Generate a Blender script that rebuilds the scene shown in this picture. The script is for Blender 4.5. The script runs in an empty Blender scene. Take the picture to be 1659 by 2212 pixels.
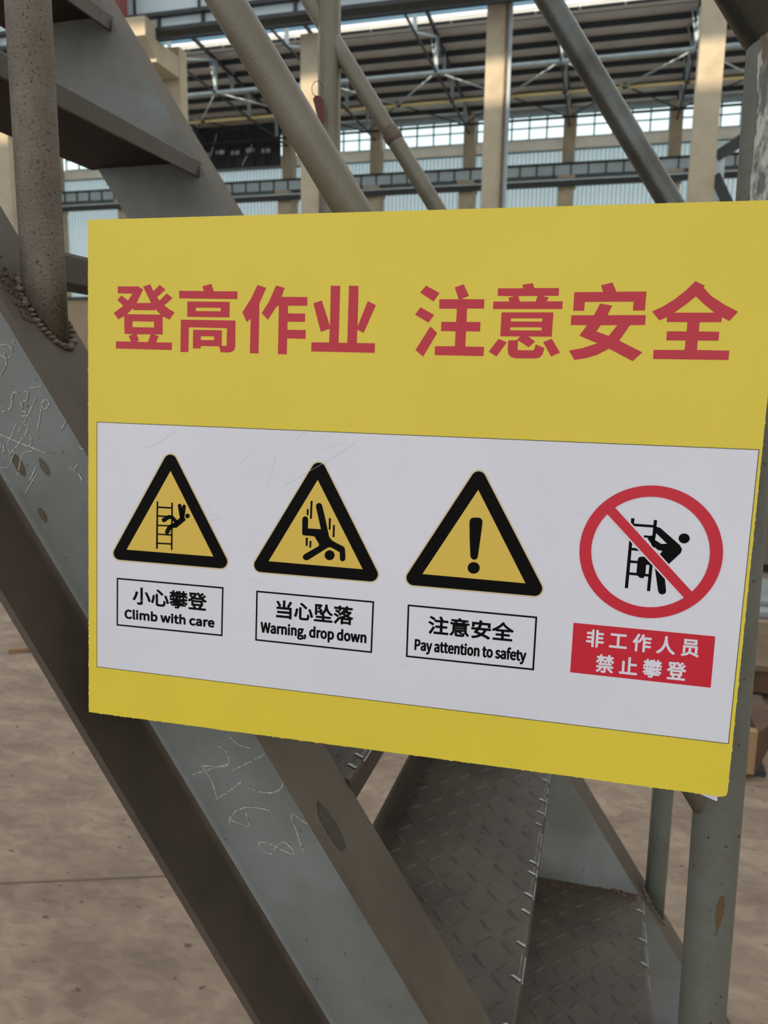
import bpy, bmesh, math, random
from mathutils import Vector, Matrix, noise
from mathutils.geometry import tessellate_polygon

# ---------------------------------------------------------------- camera, world, light
C = bpy.context.scene.collection
SC = bpy.context.scene
CZ = 1.514                                   # height of the camera above the floor
YAW, PITCH, ROLL = math.radians(15.4), math.radians(9.58), math.radians(.80)
fwd = Vector((-math.sin(YAW) * math.cos(PITCH), math.cos(YAW) * math.cos(PITCH), -math.sin(PITCH)))
rt0 = Vector((math.cos(YAW), math.sin(YAW), 0))
up0 = rt0.cross(fwd)
rt = rt0 * math.cos(ROLL) + up0 * math.sin(ROLL)
up = up0 * math.cos(ROLL) - rt0 * math.sin(ROLL)
cam_d = bpy.data.cameras.new('camera')
cam = bpy.data.objects.new('camera', cam_d)
C.objects.link(cam)
m3 = Matrix((rt, up, -fwd)).transposed()
cam.matrix_world = Matrix.Translation((0, 0, CZ)) @ m3.to_4x4()
cam_d.sensor_fit = 'HORIZONTAL'
cam_d.sensor_width = 36
cam_d.lens = 36 * 1685 / 1659
cam_d.clip_start = .02
cam_d.clip_end = 400
cam_d.dof.use_dof = True
cam_d.dof.focus_distance = .57
cam_d.dof.aperture_fstop = 18
SC.camera = cam

w = bpy.data.worlds.new('sky')
SC.world = w
w.use_nodes = True
bg = w.node_tree.nodes['Background']
bg.inputs[0].default_value = (.93, .98, 1.0, 1)
bg.inputs[1].default_value = 1.15
sun_d = bpy.data.lights.new('sun', 'SUN')
sun_d.energy = 5
sun_d.angle = math.radians(1.5)
sun_d.color = (1, .82, .6)
sun = bpy.data.objects.new('sun', sun_d)
C.objects.link(sun)
SUN_DIR = Vector((.10, .80, -.62)).normalized()
sun.rotation_euler = SUN_DIR.to_track_quat('-Z', 'Y').to_euler()
SC.view_settings.view_transform = 'Standard'
SC.view_settings.look = 'None'
SC.view_settings.gamma = 1
SC.view_settings.use_curve_mapping = False
SC.view_settings.exposure = 0.3
rnd = random.Random(4)

# ---------------------------------------------------------------- helpers
def lin(c):
    return tuple(((v / 255) / 12.92 if v / 255 <= .04045 else ((v / 255 + .055) / 1.055) ** 2.4) for v in c) + (1,)

def mat(name, c1, c2=None, scale=4, rough=.6, metal=0, bump=0, bscale=60, speck=None, speck_scale=120, speck_amt=.62, stretch=None, detail=6, contrast=(.35, .65), spec=.5):
    m = bpy.data.materials.new(name)
    m.use_nodes = True
    nt = m.node_tree
    b = nt.nodes['Principled BSDF']
    b.inputs['Roughness'].default_value = rough
    b.inputs['Metallic'].default_value = metal
    b.inputs['Specular IOR Level'].default_value = spec
    b.inputs['Base Color'].default_value = lin(c1)
    if c2 or bump or speck:
        tc = nt.nodes.new('ShaderNodeTexCoord')
        mp = nt.nodes.new('ShaderNodeMapping')
        nt.links.new(tc.outputs['Object'], mp.inputs[0])
        if stretch:
            mp.inputs['Rotation'].default_value = stretch[1]
            mp.inputs['Scale'].default_value = stretch[0]
    col = None
    if c2:
        n = nt.nodes.new('ShaderNodeTexNoise')
        n.inputs['Scale'].default_value = scale
        n.inputs['Detail'].default_value = detail
        n.inputs['Roughness'].default_value = .62
        nt.links.new(mp.outputs[0], n.inputs['Vector'])
        r = nt.nodes.new('ShaderNodeValToRGB')
        r.color_ramp.elements[0].position = contrast[0]
        r.color_ramp.elements[1].position = contrast[1]
        r.color_ramp.elements[0].color = lin(c1)
        r.color_ramp.elements[1].color = lin(c2)
        nt.links.new(n.outputs['Fac'], r.inputs[0])
        col = r.outputs[0]
    if speck:
        n = nt.nodes.new('ShaderNodeTexNoise')
        n.inputs['Scale'].default_value = speck_scale
        n.inputs['Detail'].default_value = 3
        nt.links.new(mp.outputs[0], n.inputs['Vector'])
        r = nt.nodes.new('ShaderNodeValToRGB')
        r.color_ramp.elements[0].position = speck_amt
        r.color_ramp.elements[1].position = speck_amt + .06
        nt.links.new(n.outputs['Fac'], r.inputs[0])
        mx = nt.nodes.new('ShaderNodeMix')
        mx.data_type = 'RGBA'
        nt.links.new(r.outputs[0], mx.inputs[0])
        if col:
            nt.links.new(col, mx.inputs[6])
        else:
            mx.inputs[6].default_value = lin(c1)
        mx.inputs[7].default_value = lin(speck)
        col = mx.outputs[2]
    if col:
        nt.links.new(col, b.inputs['Base Color'])
    if bump:
        n = nt.nodes.new('ShaderNodeTexNoise')
        n.inputs['Scale'].default_value = bscale
        n.inputs['Detail'].default_value = 4
        nt.links.new(mp.outputs[0], n.inputs['Vector'])
        bp = nt.nodes.new('ShaderNodeBump')
        bp.inputs['Strength'].default_value = bump
        bp.inputs['Distance'].default_value = .002
        nt.links.new(n.outputs['Fac'], bp.inputs['Height'])
        nt.links.new(bp.outputs[0], b.inputs['Normal'])
    return m

def empty(name, loc, kind=None, label=None, cat=None, group=None):
    o = bpy.data.objects.new(name, None)
    C.objects.link(o)
    o.location = (loc[0], loc[1], loc[2] + CZ)
    o.empty_display_size = .05
    tag(o, kind, label, cat, group)
    return o

def tag(o, kind=None, label=None, cat=None, group=None):
    for k, v in (('kind', kind), ('label', label), ('category', cat), ('group', group)):
        if v:
            o[k] = v

def base_of(p):
    v = Vector((0, 0, 0))
    while p:
        v += Vector(p.location)
        p = p.parent
    return v

STAIR_SCALE = 1.0
def mk(name, verts, faces, m, parent=None, smooth=False, local=False, loc=None, fmat=None):
    """One mesh object. Vertices are given from the camera's foot point at camera height; local=True: in the parent's own frame."""
    if not local:
        if STAIR_SCALE != 1:
            verts = [(v[0] * STAIR_SCALE, v[1] * STAIR_SCALE, v[2] * STAIR_SCALE) for v in verts]
        off = base_of(parent) if parent else Vector((loc[0], loc[1], loc[2] + CZ)) if loc else Vector((0, 0, 0))
        verts = [(v[0] - off.x, v[1] - off.y, v[2] + CZ - off.z) for v in verts]
    me = bpy.data.meshes.new(name)
    me.from_pydata([tuple(v) for v in verts], [], faces)
    for q in (m if isinstance(m, (list, tuple)) else [m]):
        me.materials.append(q)
    if fmat:
        me.polygons.foreach_set('material_index', fmat)
    if smooth:
        me.polygons.foreach_set('use_smooth', [True] * len(me.polygons))
        if smooth is not True:
            me.set_sharp_from_angle(angle=smooth)
    me.update()
    o = bpy.data.objects.new(name, me)
    C.objects.link(o)
    if parent:
        o.parent = parent
    elif loc and not local:
        o.location = (loc[0], loc[1], loc[2] + CZ)
    return o

def dup(o, off, parent=None):
    c = o.copy()
    C.objects.link(c)
    c.parent = parent or o.parent
    c.location = Vector(o.location) + Vector(off)
    return c

class MB:
    def __init__(s):
        s.v, s.f = [], []
    def add(s, v, f):
        n = len(s.v)
        s.v += [tuple(q) for q in v]
        s.f += [tuple(i + n for i in q) for q in f]
        return s
    def box(s, x0, x1, y0, y1, z0, z1):
        return s.add([(x0, y0, z0), (x1, y0, z0), (x1, y1, z0), (x0, y1, z0), (x0, y0, z1), (x1, y0, z1), (x1, y1, z1), (x0, y1, z1)],
                     [(3, 2, 1, 0), (4, 5, 6, 7), (0, 1, 5, 4), (1, 2, 6, 5), (2, 3, 7, 6), (3, 0, 4, 7)])
    def bar(s, a, b, wd, ht, upv=(0, 0, 1)):
        a, b = Vector(a), Vector(b)
        d = (b - a).normalized()
        sd = d.cross(Vector(upv))
        if sd.length < 1e-4:
            sd = d.cross(Vector((0, 1, 0)))
        sd.normalize()
        u = sd.cross(d)
        q = []
        for p in (a, b):
            for i, j in ((-1, -1), (1, -1), (1, 1), (-1, 1)):
                q.append(p + sd * wd / 2 * i + u * ht / 2 * j)
        return s.add(q, [(0, 1, 2, 3), (7, 6, 5, 4), (0, 4, 5, 1), (1, 5, 6, 2), (2, 6, 7, 3), (3, 7, 4, 0)])
    def tube(s, pts, r, n=24, caps=True):
        pts = [Vector(p) for p in pts]
        rings = []
        ref = None
        for i, p in enumerate(pts):
            d = ((pts[min(i + 1, len(pts) - 1)] - p).normalized() + (p - pts[max(i - 1, 0)]).normalized()).normalized()
            if ref is None:
                ref = d.orthogonal().normalized()
            ref = (ref - d * ref.dot(d)).normalized()
            sd = d.cross(ref)
            rr = r[i] if isinstance(r, (list, tuple)) else r
            rings.append([p + (ref * math.cos(2 * math.pi * k / n) + sd * math.sin(2 * math.pi * k / n)) * rr for k in range(n)])
        base = len(s.v)
        for g in rings:
            s.v += [tuple(q) for q in g]
        for i in range(len(pts) - 1):
            for k in range(n):
                a, b = base + i * n + k, base + i * n + (k + 1) % n
                s.f.append((a, b, b + n, a + n))
        if caps:
            s.f.append(tuple(base + k for k in range(n))[::-1])
            s.f.append(tuple(base + (len(pts) - 1) * n + k for k in range(n)))
        return s
    def mk(s, name, m, parent=None, **k):
        return mk(name, s.v, s.f, m, parent, **k)

def flat(loops, y):
    """Flat printed shape in the sign's own frame (millimetres), facing the reader; the first loop is the outline, the others are holes."""
    ls = [[Vector((p[0] / 1000, p[1] / 1000, 0)) for p in l] for l in loops]
    allp = [p for l in ls for p in l]
    v = [(p.x, y, p.y) for p in allp]
    f = []
    for t in tessellate_polygon(ls):
        a, b, c = (allp[i] for i in t)
        if (b - a).cross(c - a).z < 0:
            t = (t[0], t[2], t[1])
        f.append(tuple(t))
    return v, f

def flats(groups, y):
    mb = MB()
    for g in groups:
        mb.add(*flat(g, y))
    return mb
# printed shapes of the sign, in millimetres from its top left corner, and chalk lines on the web
SIGN = {'O': [-0.39436,0.5515,0.12004],'xd': [0.999342,0.035012,-0.009503],'yin': [-0.035459,0.998025,-0.051854],'zup': [0.007669,0.052156,0.998609]}
BOARD = [(0.0,-0.0),(488.71,1.03),(500.07,1.05),(499.16,-120.18),(496.9,-394.82),(496.32,-396.94),(494.33,-398.26),(-3.59,-398.92)]
PANEL = [(6.62,-156.4),(496.75,-157.34),(494.47,-359.54),(4.68,-358.64)]
GLYPHS = {
 'deng': [[[(25.68,-50.53),(43.24,-50.61),(47.55,-52.83),(42.02,-63.16),(54.35,-63.16),(47.55,-50.78),(53.64,-49.08),(56.49,-54.27),(61.64,-49.58),(66.61,-53.11),(59.45,-58.84),(61.66,-61.36),(67.67,-55.93),(72.63,-59.48),(65.57,-64.97),(70.18,-68.11),(74.43,-70.14),(70.02,-75.73),(64.34,-73.24),(64.25,-87.05),(56.49,-86.93),(60.97,-88.26),(58.65,-92.97),(72.2,-93.06),(72.12,-98.72),(23.63,-98.17),(23.88,-92.61),(37.07,-92.68),(34.97,-88.2),(38.9,-87.04),(31.32,-86.73),(31.1,-73.16),(26.08,-75.75),(21.89,-70.96),(30.34,-65.34),(25.25,-60.88),(28.74,-57.38),(34.54,-61.26),(38.54,-56.12),(25.65,-55.84)],[(38.68,-67.3),(39.22,-68.57),(57.38,-68.71),(57.92,-67.83),(62.66,-71.98),(33.51,-71.65)],[(38.36,-77.12),(56.85,-77.27),(56.96,-81.71),(38.34,-81.53)],[(42.06,-87.01),(53.98,-87.05),(51.63,-92.83),(41.87,-92.72),(43.97,-91.63)]]],
 'gao': [[[(78.1,-54.02),(98.63,-54.32),(97.47,-50.73),(104.78,-49.0),(106.9,-54.47),(126.1,-54.61),(126.11,-60.28),(78.13,-59.7)]],[[(84.94,-61.98),(119.86,-62.28),(119.84,-73.79),(85.0,-73.46)],[(92.04,-66.59),(112.58,-66.76),(112.54,-69.24),(92.06,-69.15)]],[[(79.61,-75.62),(124.8,-76.05),(124.89,-94.91),(124.24,-97.73),(122.21,-99.32),(119.13,-99.83),(113.01,-99.83),(111.52,-95.4),(96.61,-95.28),(96.28,-97.24),(89.81,-97.2),(89.96,-83.15),(113.79,-83.36),(113.75,-94.9),(117.7,-94.94),(117.95,-81.77),(86.38,-81.3),(86.14,-100.0),(79.37,-100.01)],[(96.45,-87.96),(107.47,-88.0),(107.4,-90.76),(96.4,-90.82)]]],
 'zuo': [[[(142.09,-50.0),(149.12,-52.09),(143.86,-63.34),(143.85,-78.65),(143.72,-100.18),(136.73,-100.19),(137.0,-74.54),(133.91,-77.17),(130.25,-69.95),(136.84,-60.28)]],[[(156.79,-50.37),(163.57,-52.2),(161.41,-58.63),(181.49,-58.8),(181.48,-65.11),(166.47,-65.07),(166.53,-70.59),(180.06,-70.69),(179.98,-76.74),(166.4,-76.67),(166.36,-82.51),(180.78,-82.58),(180.77,-89.01),(166.4,-88.86),(166.25,-100.51),(159.22,-100.47),(159.3,-65.3),(157.75,-65.3),(150.81,-75.38),(145.72,-70.51),(151.55,-61.81)]]],
 'ye': [[[(199.17,-50.78),(206.39,-50.87),(206.32,-91.44),(212.92,-91.51),(212.94,-50.84),(220.17,-50.93),(220.41,-79.62),(227.41,-61.65),(233.62,-64.59),(225.13,-84.29),(220.23,-82.01),(220.16,-91.52),(233.85,-91.56),(233.87,-98.42),(185.35,-98.08),(185.35,-91.39),(199.03,-91.38),(199.21,-81.58),(192.44,-83.81),(186.15,-63.24),(192.64,-61.26),(199.41,-79.77)]]],
 'zhu': [[[(269.78,-50.94),(279.66,-56.2),(275.6,-61.99),(265.67,-55.74)]],[[(266.29,-65.94),(276.45,-71.28),(272.58,-76.74),(262.62,-71.11)]],[[(274.05,-79.21),(279.18,-83.8),(269.7,-100.54),(263.87,-95.95)]],[[(279.72,-60.45),(293.45,-60.45),(290.22,-52.32),(296.54,-50.18),(300.59,-58.09),(295.45,-60.29),(311.43,-60.46),(311.52,-66.86),(299.67,-66.79),(299.71,-75.92),(309.56,-76.02),(309.55,-82.54),(299.62,-82.46),(299.68,-92.97),(312.9,-93.06),(312.82,-99.45),(278.0,-99.31),(277.97,-92.99),(292.26,-92.9),(292.22,-82.53),(281.84,-82.45),(281.76,-76.03),(292.32,-76.03),(292.41,-66.97),(279.8,-66.93)]]],
 'yi': [[[(320.54,-53.07),(337.7,-53.04),(337.08,-50.68),(344.1,-49.57),(345.35,-52.94),(361.97,-53.0),(362.03,-58.17),(351.15,-58.16),(355.53,-59.3),(353.99,-61.84),(364.88,-61.83),(364.88,-67.02),(317.75,-67.14),(317.82,-61.97),(328.78,-61.97),(327.99,-59.34),(332.17,-58.39),(320.58,-58.21)],[(334.82,-58.33),(347.8,-58.25),(346.73,-61.97),(335.99,-61.97)]],[[(323.88,-69.31),(359.2,-69.26),(359.0,-85.62),(343.14,-85.62),(347.95,-88.95),(343.75,-92.97),(336.14,-88.28),(336.26,-94.6),(336.77,-95.01),(346.84,-94.93),(347.75,-93.95),(348.39,-90.88),(354.48,-93.28),(353.6,-97.42),(351.65,-99.87),(349.1,-100.46),(336.1,-100.67),(332.47,-100.02),(330.07,-98.1),(329.42,-95.18),(329.48,-88.29),(335.1,-88.23),(337.56,-85.68),(323.75,-85.66)],[(330.54,-73.41),(352.03,-73.3),(351.84,-75.44),(330.49,-75.47)],[(330.44,-79.45),(351.91,-79.38),(351.8,-81.43),(330.42,-81.48)]],[[(322.66,-87.46),(328.63,-89.73),(321.84,-99.6),(316.27,-96.28)]],[[(358.98,-86.9),(365.22,-96.27),(359.31,-99.0),(353.35,-89.31)]]],
 'an': [[[(372.26,-55.8),(391.12,-55.62),(389.43,-51.23),(396.8,-49.49),(399.71,-55.54),(418.99,-55.46),(418.86,-67.87),(411.16,-67.89),(411.23,-62.05),(379.62,-62.23),(379.43,-68.12),(372.2,-68.14)]],[[(371.22,-71.16),(386.12,-70.96),(389.66,-63.22),(397.66,-64.69),(394.98,-70.92),(419.71,-70.82),(419.59,-77.29),(410.05,-77.46),(403.78,-87.7),(419.21,-95.3),(413.32,-101.22),(397.45,-93.22),(389.99,-97.42),(382.84,-99.72),(375.08,-101.04),(371.11,-94.83),(379.75,-93.02),(389.48,-89.64),(377.3,-84.74),(381.93,-77.72),(371.12,-77.63)],[(391.0,-77.66),(401.78,-77.52),(396.55,-84.68),(388.37,-81.75)]]],
 'quan': [[[(449.07,-48.94),(455.24,-51.84),(454.53,-53.19),(459.66,-58.44),(468.21,-64.02),(476.78,-68.39),(471.9,-74.43),(467.17,-71.98),(467.1,-75.14),(453.81,-75.29),(453.68,-81.18),(466.36,-81.27),(466.34,-87.07),(453.51,-87.12),(453.49,-93.21),(473.51,-93.37),(473.42,-99.43),(426.25,-99.54),(426.22,-93.53),(445.79,-93.32),(445.89,-87.21),(433.76,-87.24),(433.79,-81.28),(446.1,-81.25),(446.17,-75.27),(433.11,-75.25),(433.21,-72.14),(428.45,-74.24),(423.39,-68.39),(429.55,-65.44),(436.85,-60.64),(443.37,-55.02)],[(450.15,-58.6),(455.16,-63.36),(462.3,-69.05),(437.65,-69.13),(445.3,-63.03)]]],
}
PRINTS = {
 't1_halo': [[[(19.43,-261.75),(19.5,-260.87),(19.7,-259.99),(20.01,-259.14),(20.44,-258.32),(65.32,-181.63),(65.81,-180.94),(66.39,-180.31),(67.05,-179.75),(67.78,-179.28),(68.57,-178.89),(69.4,-178.6),(70.26,-178.4),(71.14,-178.31),(72.01,-178.33),(72.87,-178.44),(73.7,-178.66),(74.49,-178.98),(75.22,-179.39),(75.88,-179.88),(76.45,-180.46),(76.94,-181.1),(120.69,-257.72),(121.09,-258.44),(121.39,-259.22),(121.58,-260.03),(121.64,-260.87),(121.6,-261.72),(121.43,-262.56),(121.15,-263.38),(120.76,-264.17),(120.27,-264.92),(119.69,-265.6),(119.02,-266.21),(118.28,-266.74),(117.47,-267.18),(116.62,-267.52),(115.74,-267.76),(114.84,-267.88),(113.94,-267.9),(25.81,-267.91),(24.87,-267.81),(23.96,-267.6),(23.09,-267.28),(22.29,-266.85),(21.57,-266.33),(20.93,-265.71),(20.4,-265.03),(19.98,-264.27),(19.67,-263.46),(19.49,-262.62)]]],
 't1_black': [[[(20.73,-261.65),(20.79,-260.93),(20.95,-260.21),(21.21,-259.5),(21.57,-258.83),(66.4,-182.14),(66.79,-181.58),(67.27,-181.07),(67.81,-180.61),(68.4,-180.22),(69.04,-179.91),(69.72,-179.67),(70.42,-179.51),(71.14,-179.43),(71.85,-179.44),(72.56,-179.54),(73.23,-179.72),(73.88,-179.98),(74.47,-180.31),(75.01,-180.72),(75.48,-181.18),(75.88,-181.7),(119.65,-258.36),(119.98,-258.96),(120.23,-259.6),(120.38,-260.27),(120.44,-260.96),(120.4,-261.66),(120.26,-262.36),(120.03,-263.04),(119.71,-263.69),(119.31,-264.3),(118.82,-264.86),(118.27,-265.37),(117.66,-265.8),(117.0,-266.16),(116.3,-266.44),(115.57,-266.64),(114.83,-266.74),(114.08,-266.76),(25.99,-266.73),(25.21,-266.64),(24.46,-266.47),(23.75,-266.2),(23.09,-265.85),(22.49,-265.42),(21.97,-264.92),(21.53,-264.35),(21.18,-263.73),(20.93,-263.06),(20.78,-262.37)]]],
 't1_inner': [[[(71.41,-192.27),(108.65,-257.81),(32.56,-257.91)]]],
 't1_figure': [[[(59.39,-217.03),(60.8,-216.95),(60.44,-255.14),(58.87,-255.26)]],[[(72.18,-217.2),(73.58,-217.12),(73.31,-255.21),(71.91,-255.17)]],[[(60.42,-220.97),(72.5,-220.88),(72.51,-222.16),(60.42,-222.26)]],[[(60.42,-228.06),(72.52,-227.87),(72.53,-229.15),(60.42,-229.35)]],[[(60.43,-235.59),(72.55,-235.37),(72.55,-236.51),(60.43,-236.81)]],[[(60.43,-242.72),(72.34,-242.55),(72.34,-243.77),(60.43,-243.87)]],[[(60.44,-250.01),(72.36,-249.8),(72.36,-251.03),(60.44,-251.23)]],[[(80.03,-225.97),(82.9,-227.21),(85.07,-230.27),(76.6,-237.24),(72.71,-237.15),(71.92,-235.41),(76.19,-232.06),(80.05,-228.46)]],[[(88.21,-226.88),(88.18,-227.17),(88.11,-227.45),(88.0,-227.73),(87.83,-227.98),(87.63,-228.22),(87.39,-228.42),(87.13,-228.59),(86.84,-228.72),(86.53,-228.8),(86.22,-228.85),(85.91,-228.84),(85.6,-228.8),(85.31,-228.7),(85.04,-228.57),(84.8,-228.4),(84.6,-228.19),(84.43,-227.95),(84.31,-227.69),(84.23,-227.42),(84.21,-227.13),(84.23,-226.84),(84.3,-226.55),(84.42,-226.28),(84.58,-226.02),(84.79,-225.79),(85.03,-225.58),(85.29,-225.42),(85.58,-225.29),(85.89,-225.2),(86.2,-225.16),(86.51,-225.16),(86.82,-225.21),(87.11,-225.3),(87.38,-225.44),(87.61,-225.61),(87.82,-225.82),(87.98,-226.05),(88.11,-226.31),(88.18,-226.59)]],[[(77.84,-219.35),(77.9,-218.96),(78.06,-218.6),(78.31,-218.27),(78.65,-218.01),(79.04,-217.84),(79.46,-217.77),(79.88,-217.79),(80.27,-217.92),(80.6,-218.13),(80.86,-218.43),(81.03,-218.78),(82.05,-223.31),(82.11,-223.71),(82.05,-224.12),(81.89,-224.5),(81.62,-224.84),(81.27,-225.11),(80.86,-225.3),(80.42,-225.38),(79.98,-225.35),(79.57,-225.22),(79.21,-224.99),(78.94,-224.69),(78.77,-224.32),(77.9,-219.74)]],[[(78.71,-223.92),(78.77,-223.51),(78.94,-223.12),(79.2,-222.78),(79.56,-222.51),(79.96,-222.33),(80.4,-222.25),(80.84,-222.28),(81.25,-222.41),(81.61,-222.63),(81.88,-222.94),(82.05,-223.31),(82.11,-223.71),(82.75,-228.64),(82.7,-229.01),(82.55,-229.37),(82.3,-229.68),(81.99,-229.92),(81.61,-230.09),(81.21,-230.16),(80.81,-230.14),(80.44,-230.02),(80.12,-229.82),(79.87,-229.54),(79.72,-229.2),(78.77,-224.32)]],[[(80.88,-224.49),(80.93,-224.09),(81.83,-219.31),(81.98,-218.96),(82.23,-218.65),(82.54,-218.41),(82.92,-218.25),(83.31,-218.18),(83.71,-218.2),(84.08,-218.32),(84.4,-218.52),(84.65,-218.8),(84.81,-219.14),(84.86,-219.5),(84.27,-224.28),(84.21,-224.69),(84.05,-225.08),(83.78,-225.42),(83.43,-225.69),(83.02,-225.87),(82.58,-225.95),(82.14,-225.93),(81.73,-225.8),(81.38,-225.57),(81.11,-225.26),(80.94,-224.9)]],[[(79.9,-229.54),(79.95,-229.13),(80.93,-224.09),(81.1,-223.7),(81.37,-223.36),(81.72,-223.09),(82.13,-222.91),(82.57,-222.83),(83.01,-222.85),(83.42,-222.99),(83.77,-223.21),(84.04,-223.52),(84.21,-223.88),(84.27,-224.28),(84.21,-224.69),(83.24,-229.73),(83.07,-230.12),(82.8,-230.46),(82.45,-230.73),(82.04,-230.91),(81.6,-230.99),(81.16,-230.97),(80.75,-230.84),(80.4,-230.61),(80.13,-230.3),(79.96,-229.94)]],[[(71.36,-229.01),(71.41,-228.64),(71.57,-228.28),(71.81,-227.97),(72.13,-227.72),(72.51,-227.56),(72.91,-227.48),(73.31,-227.51),(73.69,-227.63),(74.01,-227.83),(78.56,-232.08),(78.83,-232.38),(79.0,-232.75),(79.06,-233.15),(79.0,-233.56),(78.84,-233.95),(78.57,-234.3),(78.22,-234.57),(77.8,-234.75),(77.36,-234.84),(76.92,-234.81),(76.51,-234.68),(76.15,-234.45),(71.82,-229.99),(71.57,-229.71),(71.41,-229.38)]],[[(68.24,-228.99),(68.3,-228.58),(68.47,-228.19),(68.74,-227.85),(69.1,-227.58),(69.51,-227.4),(69.95,-227.31),(72.91,-227.48),(73.31,-227.51),(73.69,-227.63),(74.01,-227.83),(74.26,-228.11),(74.41,-228.45),(74.47,-228.81),(74.42,-229.19),(74.26,-229.54),(74.02,-229.85),(73.7,-230.1),(73.32,-230.26),(72.92,-230.34),(69.96,-230.46),(69.52,-230.43),(69.1,-230.3),(68.75,-230.07),(68.48,-229.77),(68.3,-229.4)]],[[(63.79,-231.64),(63.86,-231.15),(64.07,-230.69),(64.39,-230.29),(64.81,-229.96),(69.1,-227.58),(69.51,-227.4),(69.95,-227.31),(70.4,-227.34),(70.81,-227.47),(71.17,-227.7),(71.44,-228.01),(71.61,-228.37),(71.67,-228.78),(71.61,-229.19),(71.44,-229.58),(71.17,-229.92),(70.82,-230.19),(66.85,-233.06),(66.36,-233.27),(65.83,-233.37),(65.31,-233.34),(64.81,-233.19),(64.39,-232.92),(64.07,-232.55),(63.86,-232.12)]],[[(68.89,-237.04),(68.95,-236.59),(69.14,-236.17),(69.43,-235.79),(69.82,-235.49),(73.63,-233.69),(74.12,-233.47),(74.64,-233.37),(75.16,-233.4),(75.65,-233.55),(76.07,-233.82),(76.39,-234.19),(76.6,-234.62),(76.67,-235.1),(76.6,-235.58),(76.4,-236.04),(76.08,-236.45),(75.66,-236.77),(75.18,-236.99),(71.25,-238.55),(70.76,-238.64),(70.28,-238.61),(69.83,-238.47),(69.44,-238.22),(69.14,-237.89),(68.95,-237.48)]],[[(66.71,-241.14),(66.77,-240.67),(66.97,-240.22),(69.14,-236.17),(69.43,-235.79),(69.82,-235.49),(70.27,-235.29),(70.75,-235.2),(71.24,-235.23),(71.69,-235.37),(72.08,-235.62),(72.38,-235.95),(72.56,-236.35),(72.63,-236.79),(72.57,-237.24),(72.38,-237.67),(70.36,-241.79),(70.05,-242.18),(69.64,-242.49),(69.17,-242.7),(68.67,-242.8),(68.16,-242.77),(67.69,-242.63),(67.28,-242.37),(66.97,-242.02),(66.78,-241.6)]]],
 't2_halo': [[[(141.86,-261.91),(141.91,-261.03),(142.07,-260.16),(142.36,-259.31),(142.75,-258.49),(187.65,-182.43),(188.12,-181.71),(188.68,-181.05),(189.33,-180.47),(190.04,-179.98),(190.82,-179.57),(191.64,-179.27),(192.49,-179.06),(193.36,-178.97),(194.23,-178.98),(195.09,-179.1),(195.92,-179.33),(196.71,-179.66),(197.45,-180.09),(198.12,-180.61),(198.71,-181.2),(199.21,-181.87),(242.06,-257.99),(242.46,-258.71),(242.77,-259.49),(242.96,-260.3),(243.05,-261.13),(243.02,-261.98),(242.88,-262.82),(242.64,-263.64),(242.29,-264.43),(241.84,-265.17),(241.3,-265.85),(240.67,-266.46),(239.98,-266.99),(239.22,-267.42),(238.42,-267.76),(237.59,-268.0),(236.73,-268.13),(235.87,-268.14),(148.09,-268.06),(147.19,-267.96),(146.31,-267.75),(145.48,-267.43),(144.71,-267.0),(144.0,-266.48),(143.38,-265.87),(142.86,-265.18),(142.44,-264.43),(142.13,-263.62),(141.94,-262.78)]]],
 't2_black': [[[(142.97,-261.82),(143.01,-261.08),(143.15,-260.35),(143.39,-259.63),(143.72,-258.95),(188.58,-182.89),(188.98,-182.28),(189.45,-181.73),(189.99,-181.24),(190.59,-180.82),(191.25,-180.48),(191.94,-180.22),(192.65,-180.05),(193.39,-179.97),(194.12,-179.98),(194.84,-180.09),(195.54,-180.28),(196.21,-180.56),(196.83,-180.92),(197.39,-181.35),(197.89,-181.85),(198.31,-182.42),(241.19,-258.57),(241.53,-259.18),(241.78,-259.83),(241.95,-260.51),(242.02,-261.22),(242.0,-261.93),(241.88,-262.64),(241.67,-263.33),(241.38,-263.99),(241.0,-264.61),(240.54,-265.19),(240.02,-265.7),(239.43,-266.15),(238.8,-266.51),(238.12,-266.8),(237.42,-267.0),(236.7,-267.1),(235.97,-267.12),(148.22,-267.0),(147.46,-266.92),(146.72,-266.74),(146.02,-266.47),(145.37,-266.11),(144.78,-265.67),(144.26,-265.16),(143.82,-264.58),(143.46,-263.94),(143.2,-263.27),(143.04,-262.56)]]],
 't2_inner': [[[(193.02,-192.95),(230.16,-258.29),(154.88,-257.95)]]],
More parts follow.
